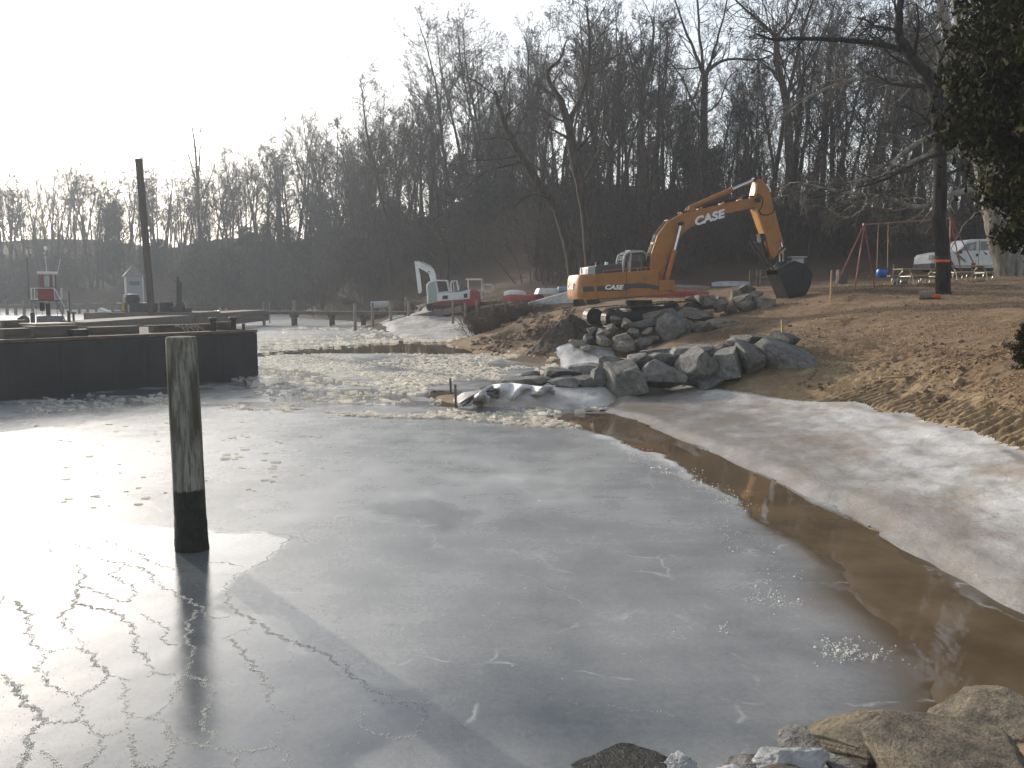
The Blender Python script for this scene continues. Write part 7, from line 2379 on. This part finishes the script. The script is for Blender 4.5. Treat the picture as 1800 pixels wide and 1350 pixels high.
# --- refrozen ridges between the foreground cells ------------------------------------------
def zq(l): return [(x / 2.7, 850 + y / 2.7) for x, y in l]
RIDGES = [
    (zq([(1060, 510), (1110, 600), (1200, 650), (1300, 715), (1400, 755), (1500, 790), (1620, 860)]) + [(640, 1205), (700, 1235), (760, 1236)], 1.4),
    (zq([(0, 215), (60, 240), (160, 195), (200, 210), (380, 210), (560, 218), (660, 225), (840, 235), (1130, 237), (1260, 232), (1380, 245), (1470, 280)]), 0.8),
    (zq([(1380, 250), (1330, 310), (1220, 390), (1110, 440), (1060, 510)]), 0.9),
    (zq([(210, 260), (250, 330), (330, 370), (400, 430), (370, 500), (360, 550), (290, 640), (340, 710), (410, 790), (480, 880), (600, 945), (580, 1020), (620, 1110), (700, 1115), (760, 1090), (830, 1000), (870, 910)]), 1.2),
    (zq([(360, 245), (480, 255), (560, 300), (650, 330), (740, 380), (830, 410)]), 0.9),
    (zq([(240, 280), (350, 290), (430, 310), (470, 360), (590, 380), (690, 410), (740, 470), (830, 520), (920, 570), (1010, 640), (1090, 635)]), 1.0),
    (zq([(400, 490), (500, 525), (560, 560), (620, 560), (640, 500), (560, 450), (520, 435), (590, 390)]), 0.9),
    (zq([(360, 575), (520, 600), (590, 640), (650, 720), (640, 760), (700, 860), (740, 905), (830, 910)]), 1.2),
    (zq([(740, 905), (610, 945)]), 0.7),
    (zq([(870, 910), (960, 930), (1010, 1000), (970, 1100), (960, 1160), (1020, 1200), (970, 1250), (880, 1230), (820, 1190), (780, 1130), (700, 1115)]), 1.2),
    (zq([(920, 600), (890, 700), (910, 820), (870, 910)]), 1.0),
    (zq([(1090, 740), (1150, 790), (1200, 870), (1280, 960), (1280, 1060), (1400, 1110), (1310, 1180), (1290, 1260), (1160, 1270), (1100, 1280), (1010, 1250), (970, 1250)]), 1.1),
    (zq([(0, 910), (80, 960), (110, 1040), (220, 1120), (140, 1190), (130, 1280), (100, 1350), (60, 1420)]), 1.8),
    (zq([(220, 1140), (370, 1130), (380, 1010), (450, 970), (510, 920), (440, 810), (350, 780), (230, 800), (170, 880), (260, 970), (330, 1005), (380, 1010)]), 1.2),
    (zq([(380, 1130), (490, 1200), (470, 1280), (400, 1350), (380, 1420)]), 1.3),
    (zq([(490, 1200), (580, 1180), (620, 1110)]), 0.9),
    (zq([(610, 1190), (640, 1280), (640, 1345), (780, 1340), (820, 1260), (790, 1170)]), 1.2),
    (zq([(660, 620), (750, 660), (800, 700), (760, 740), (830, 770)]), 0.8),
    (zq([(1120, 1290), (1110, 1350), (1120, 1420)]), 1.0), (zq([(1360, 1265), (1370, 1350), (1360, 1420)]), 1.0), (zq([(1290, 1260), (1360, 1265)]), 0.8),
    (zq([(60, 560), (140, 620), (130, 700), (160, 770), (230, 800)]), 1.3), (zq([(0, 440), (40, 470), (20, 520), (0, 570)]), 1.0),
    (zq([(1140, 960), (1250, 950)]), 0.4), (zq([(1080, 1050), (1190, 1020)]), 0.4), (zq([(1060, 740), (1140, 700), (1190, 690)]), 0.6), (zq([(980, 375), (1080, 375), (1160, 400)]), 0.6), (zq([(990, 430), (1060, 430), (1110, 440)]), 0.6),
    (zq([(180, 1270), (260, 1310), (280, 1360)]), 0.9), (zq([(1380, 800), (1390, 870), (1290, 885)]), 0.4),
    ([(630, 1240), (640, 1282), (690, 1300), (738, 1292), (746, 1250), (700, 1236), (640, 1232)], 0.9),
    ([(745, 1118), (758, 1086), (800, 1079), (842, 1080), (868, 1096), (850, 1112), (800, 1124), (748, 1126)], 0.4),
    ([(757, 938), (775, 960), (810, 972)], 0.9), ([(810, 972), (870, 990), (960, 1030), (1050, 1075)], 0.35),
    ([(930, 1212), (1000, 1236), (1100, 1246), (1200, 1258)], 0.35),
]
def ridges():
    rs = np.random.RandomState(31)
    Vb = np.array([(1, 0, 0), (-1, 0, 0), (0, 1, 0), (0, -1, 0), (0, 0, 1), (0, 0, -1.0)])
    Tb = np.array([(0, 1, 4), (2, 3, 4), (0, 2, 4), (1, 3, 4)])
    C, S = [], []
    for line, wgt in RIDGES:
        w = [gz(p[0], p[1], 0.02) for p in line]
        for i in range(len(w) - 1):
            L = (w[i + 1] - w[i]).length
            n = int(L * 700 * wgt)
            for _ in range(n):
                t = rs.rand()
                p = w[i].lerp(w[i + 1], t)
                m = (0.05 * math.sin(t * 7 + i * 2.3) + 0.03 * math.sin(t * 19 + i)) * min(L, 0.5) + rs.normal(0, 0.010 * wgt ** 0.5)
                d = (w[i + 1] - w[i]).normalized()
                C.append((p.x - d.y * m, p.y + d.x * m, 0.018)); S.append(rs.uniform(0.0025, 0.0085) * wgt ** 0.3)
    # crumbs along the frosty rim right of the clear water and the icy clusters
    for poly, n, s in (([(1060, 768), (1150, 796), (1240, 845), (1320, 892), (1300, 900), (1200, 846), (1100, 800)], 900, 0.012), ([(1220, 895), (1300, 930), (1380, 1000), (1420, 1080), (1300, 1060), (1340, 1000), (1240, 920)], 900, 0.010),
                       ([(1228, 1096), (1262, 1088), (1270, 1110), (1240, 1120)], 260, 0.012), ([(1458, 1138), (1500, 1128), (1555, 1150), (1500, 1160), (1470, 1150)], 420, 0.013), ([(1180, 1110), (1225, 1118), (1200, 1128)], 60, 0.008),
                       ([(0, 940), (480, 945), (400, 1030), (620, 1200), (700, 1300), (560, 1350), (0, 1350)], 2600, 0.0035)):
        P, q = scatter_px([(poly, n, (s * 0.5, s * 1.6))], rs)
        if s > 0.004:                                        # loose drifts with ragged edges, not solid patches
            P = P + rs.normal(0, 0.13, P.shape) * (0.4 + 0.6 * (n > 300))
            kp = fbm(P[:, 0] * 3.5, P[:, 1] * 3.5, 881, 3) > rs.uniform(0.40, 0.62, len(P))
            P, q = P[kp], q[kp] * rs.uniform(0.35, 1.0, kp.sum())
        for (x, y), z in zip(P, q): C.append((x, y, 0.02)); S.append(z)
    C = np.array(C); S = np.array(S)
    ang = rs.uniform(0, 6.28, len(C)); ca, sa = np.cos(ang), np.sin(ang)
    B = Vb[None] * S[:, None, None] * rs.uniform(0.55, 1.5, (len(C), 6, 1))
    sh = rs.normal(0, 0.35, (len(C), 1, 2))
    X = B[..., 0] * ca[:, None] - B[..., 1] * sa[:, None] + B[..., 2] * sh[..., 0]
    Y = B[..., 0] * sa[:, None] + B[..., 1] * ca[:, None] + B[..., 2] * sh[..., 1]
    Z = B[..., 2] + 0.3 * B[..., 0]
    V = np.stack([X, Y, Z], -1) + C[:, None, :]
    T = Tb[None] + 6 * np.arange(len(C))[:, None, None]
    o = np_obj('ice_ridges', V.reshape(-1, 3), T.reshape(-1, 3), M_CRUMB)
    tag(o, 'crumbly refrozen ridges between the cells of thin ice', 'ice', kind='stuff')
ridges()

# ================================================================== winter haze over the lake
def haze():
    m = bpy.data.materials.new('winter_haze'); m.use_nodes = True
    nt = m.node_tree; nt.nodes.clear()
    o = nt.nodes.new('ShaderNodeOutputMaterial'); v = nt.nodes.new('ShaderNodeVolumePrincipled')
    v.inputs['Color'].default_value = (0.80, 0.89, 1.0, 1)
    v.inputs['Density'].default_value = 0.00085
    v.inputs['Anisotropy'].default_value = 0.35
    nt.links.new(v.outputs[0], o.inputs['Volume'])
    b = MB().box((0, 195, 28.0), (1180, 520, 62.0)).build('haze', m)
    tag(b, 'thin bluish winter haze over the whole cove', 'haze', kind='stuff')
haze()
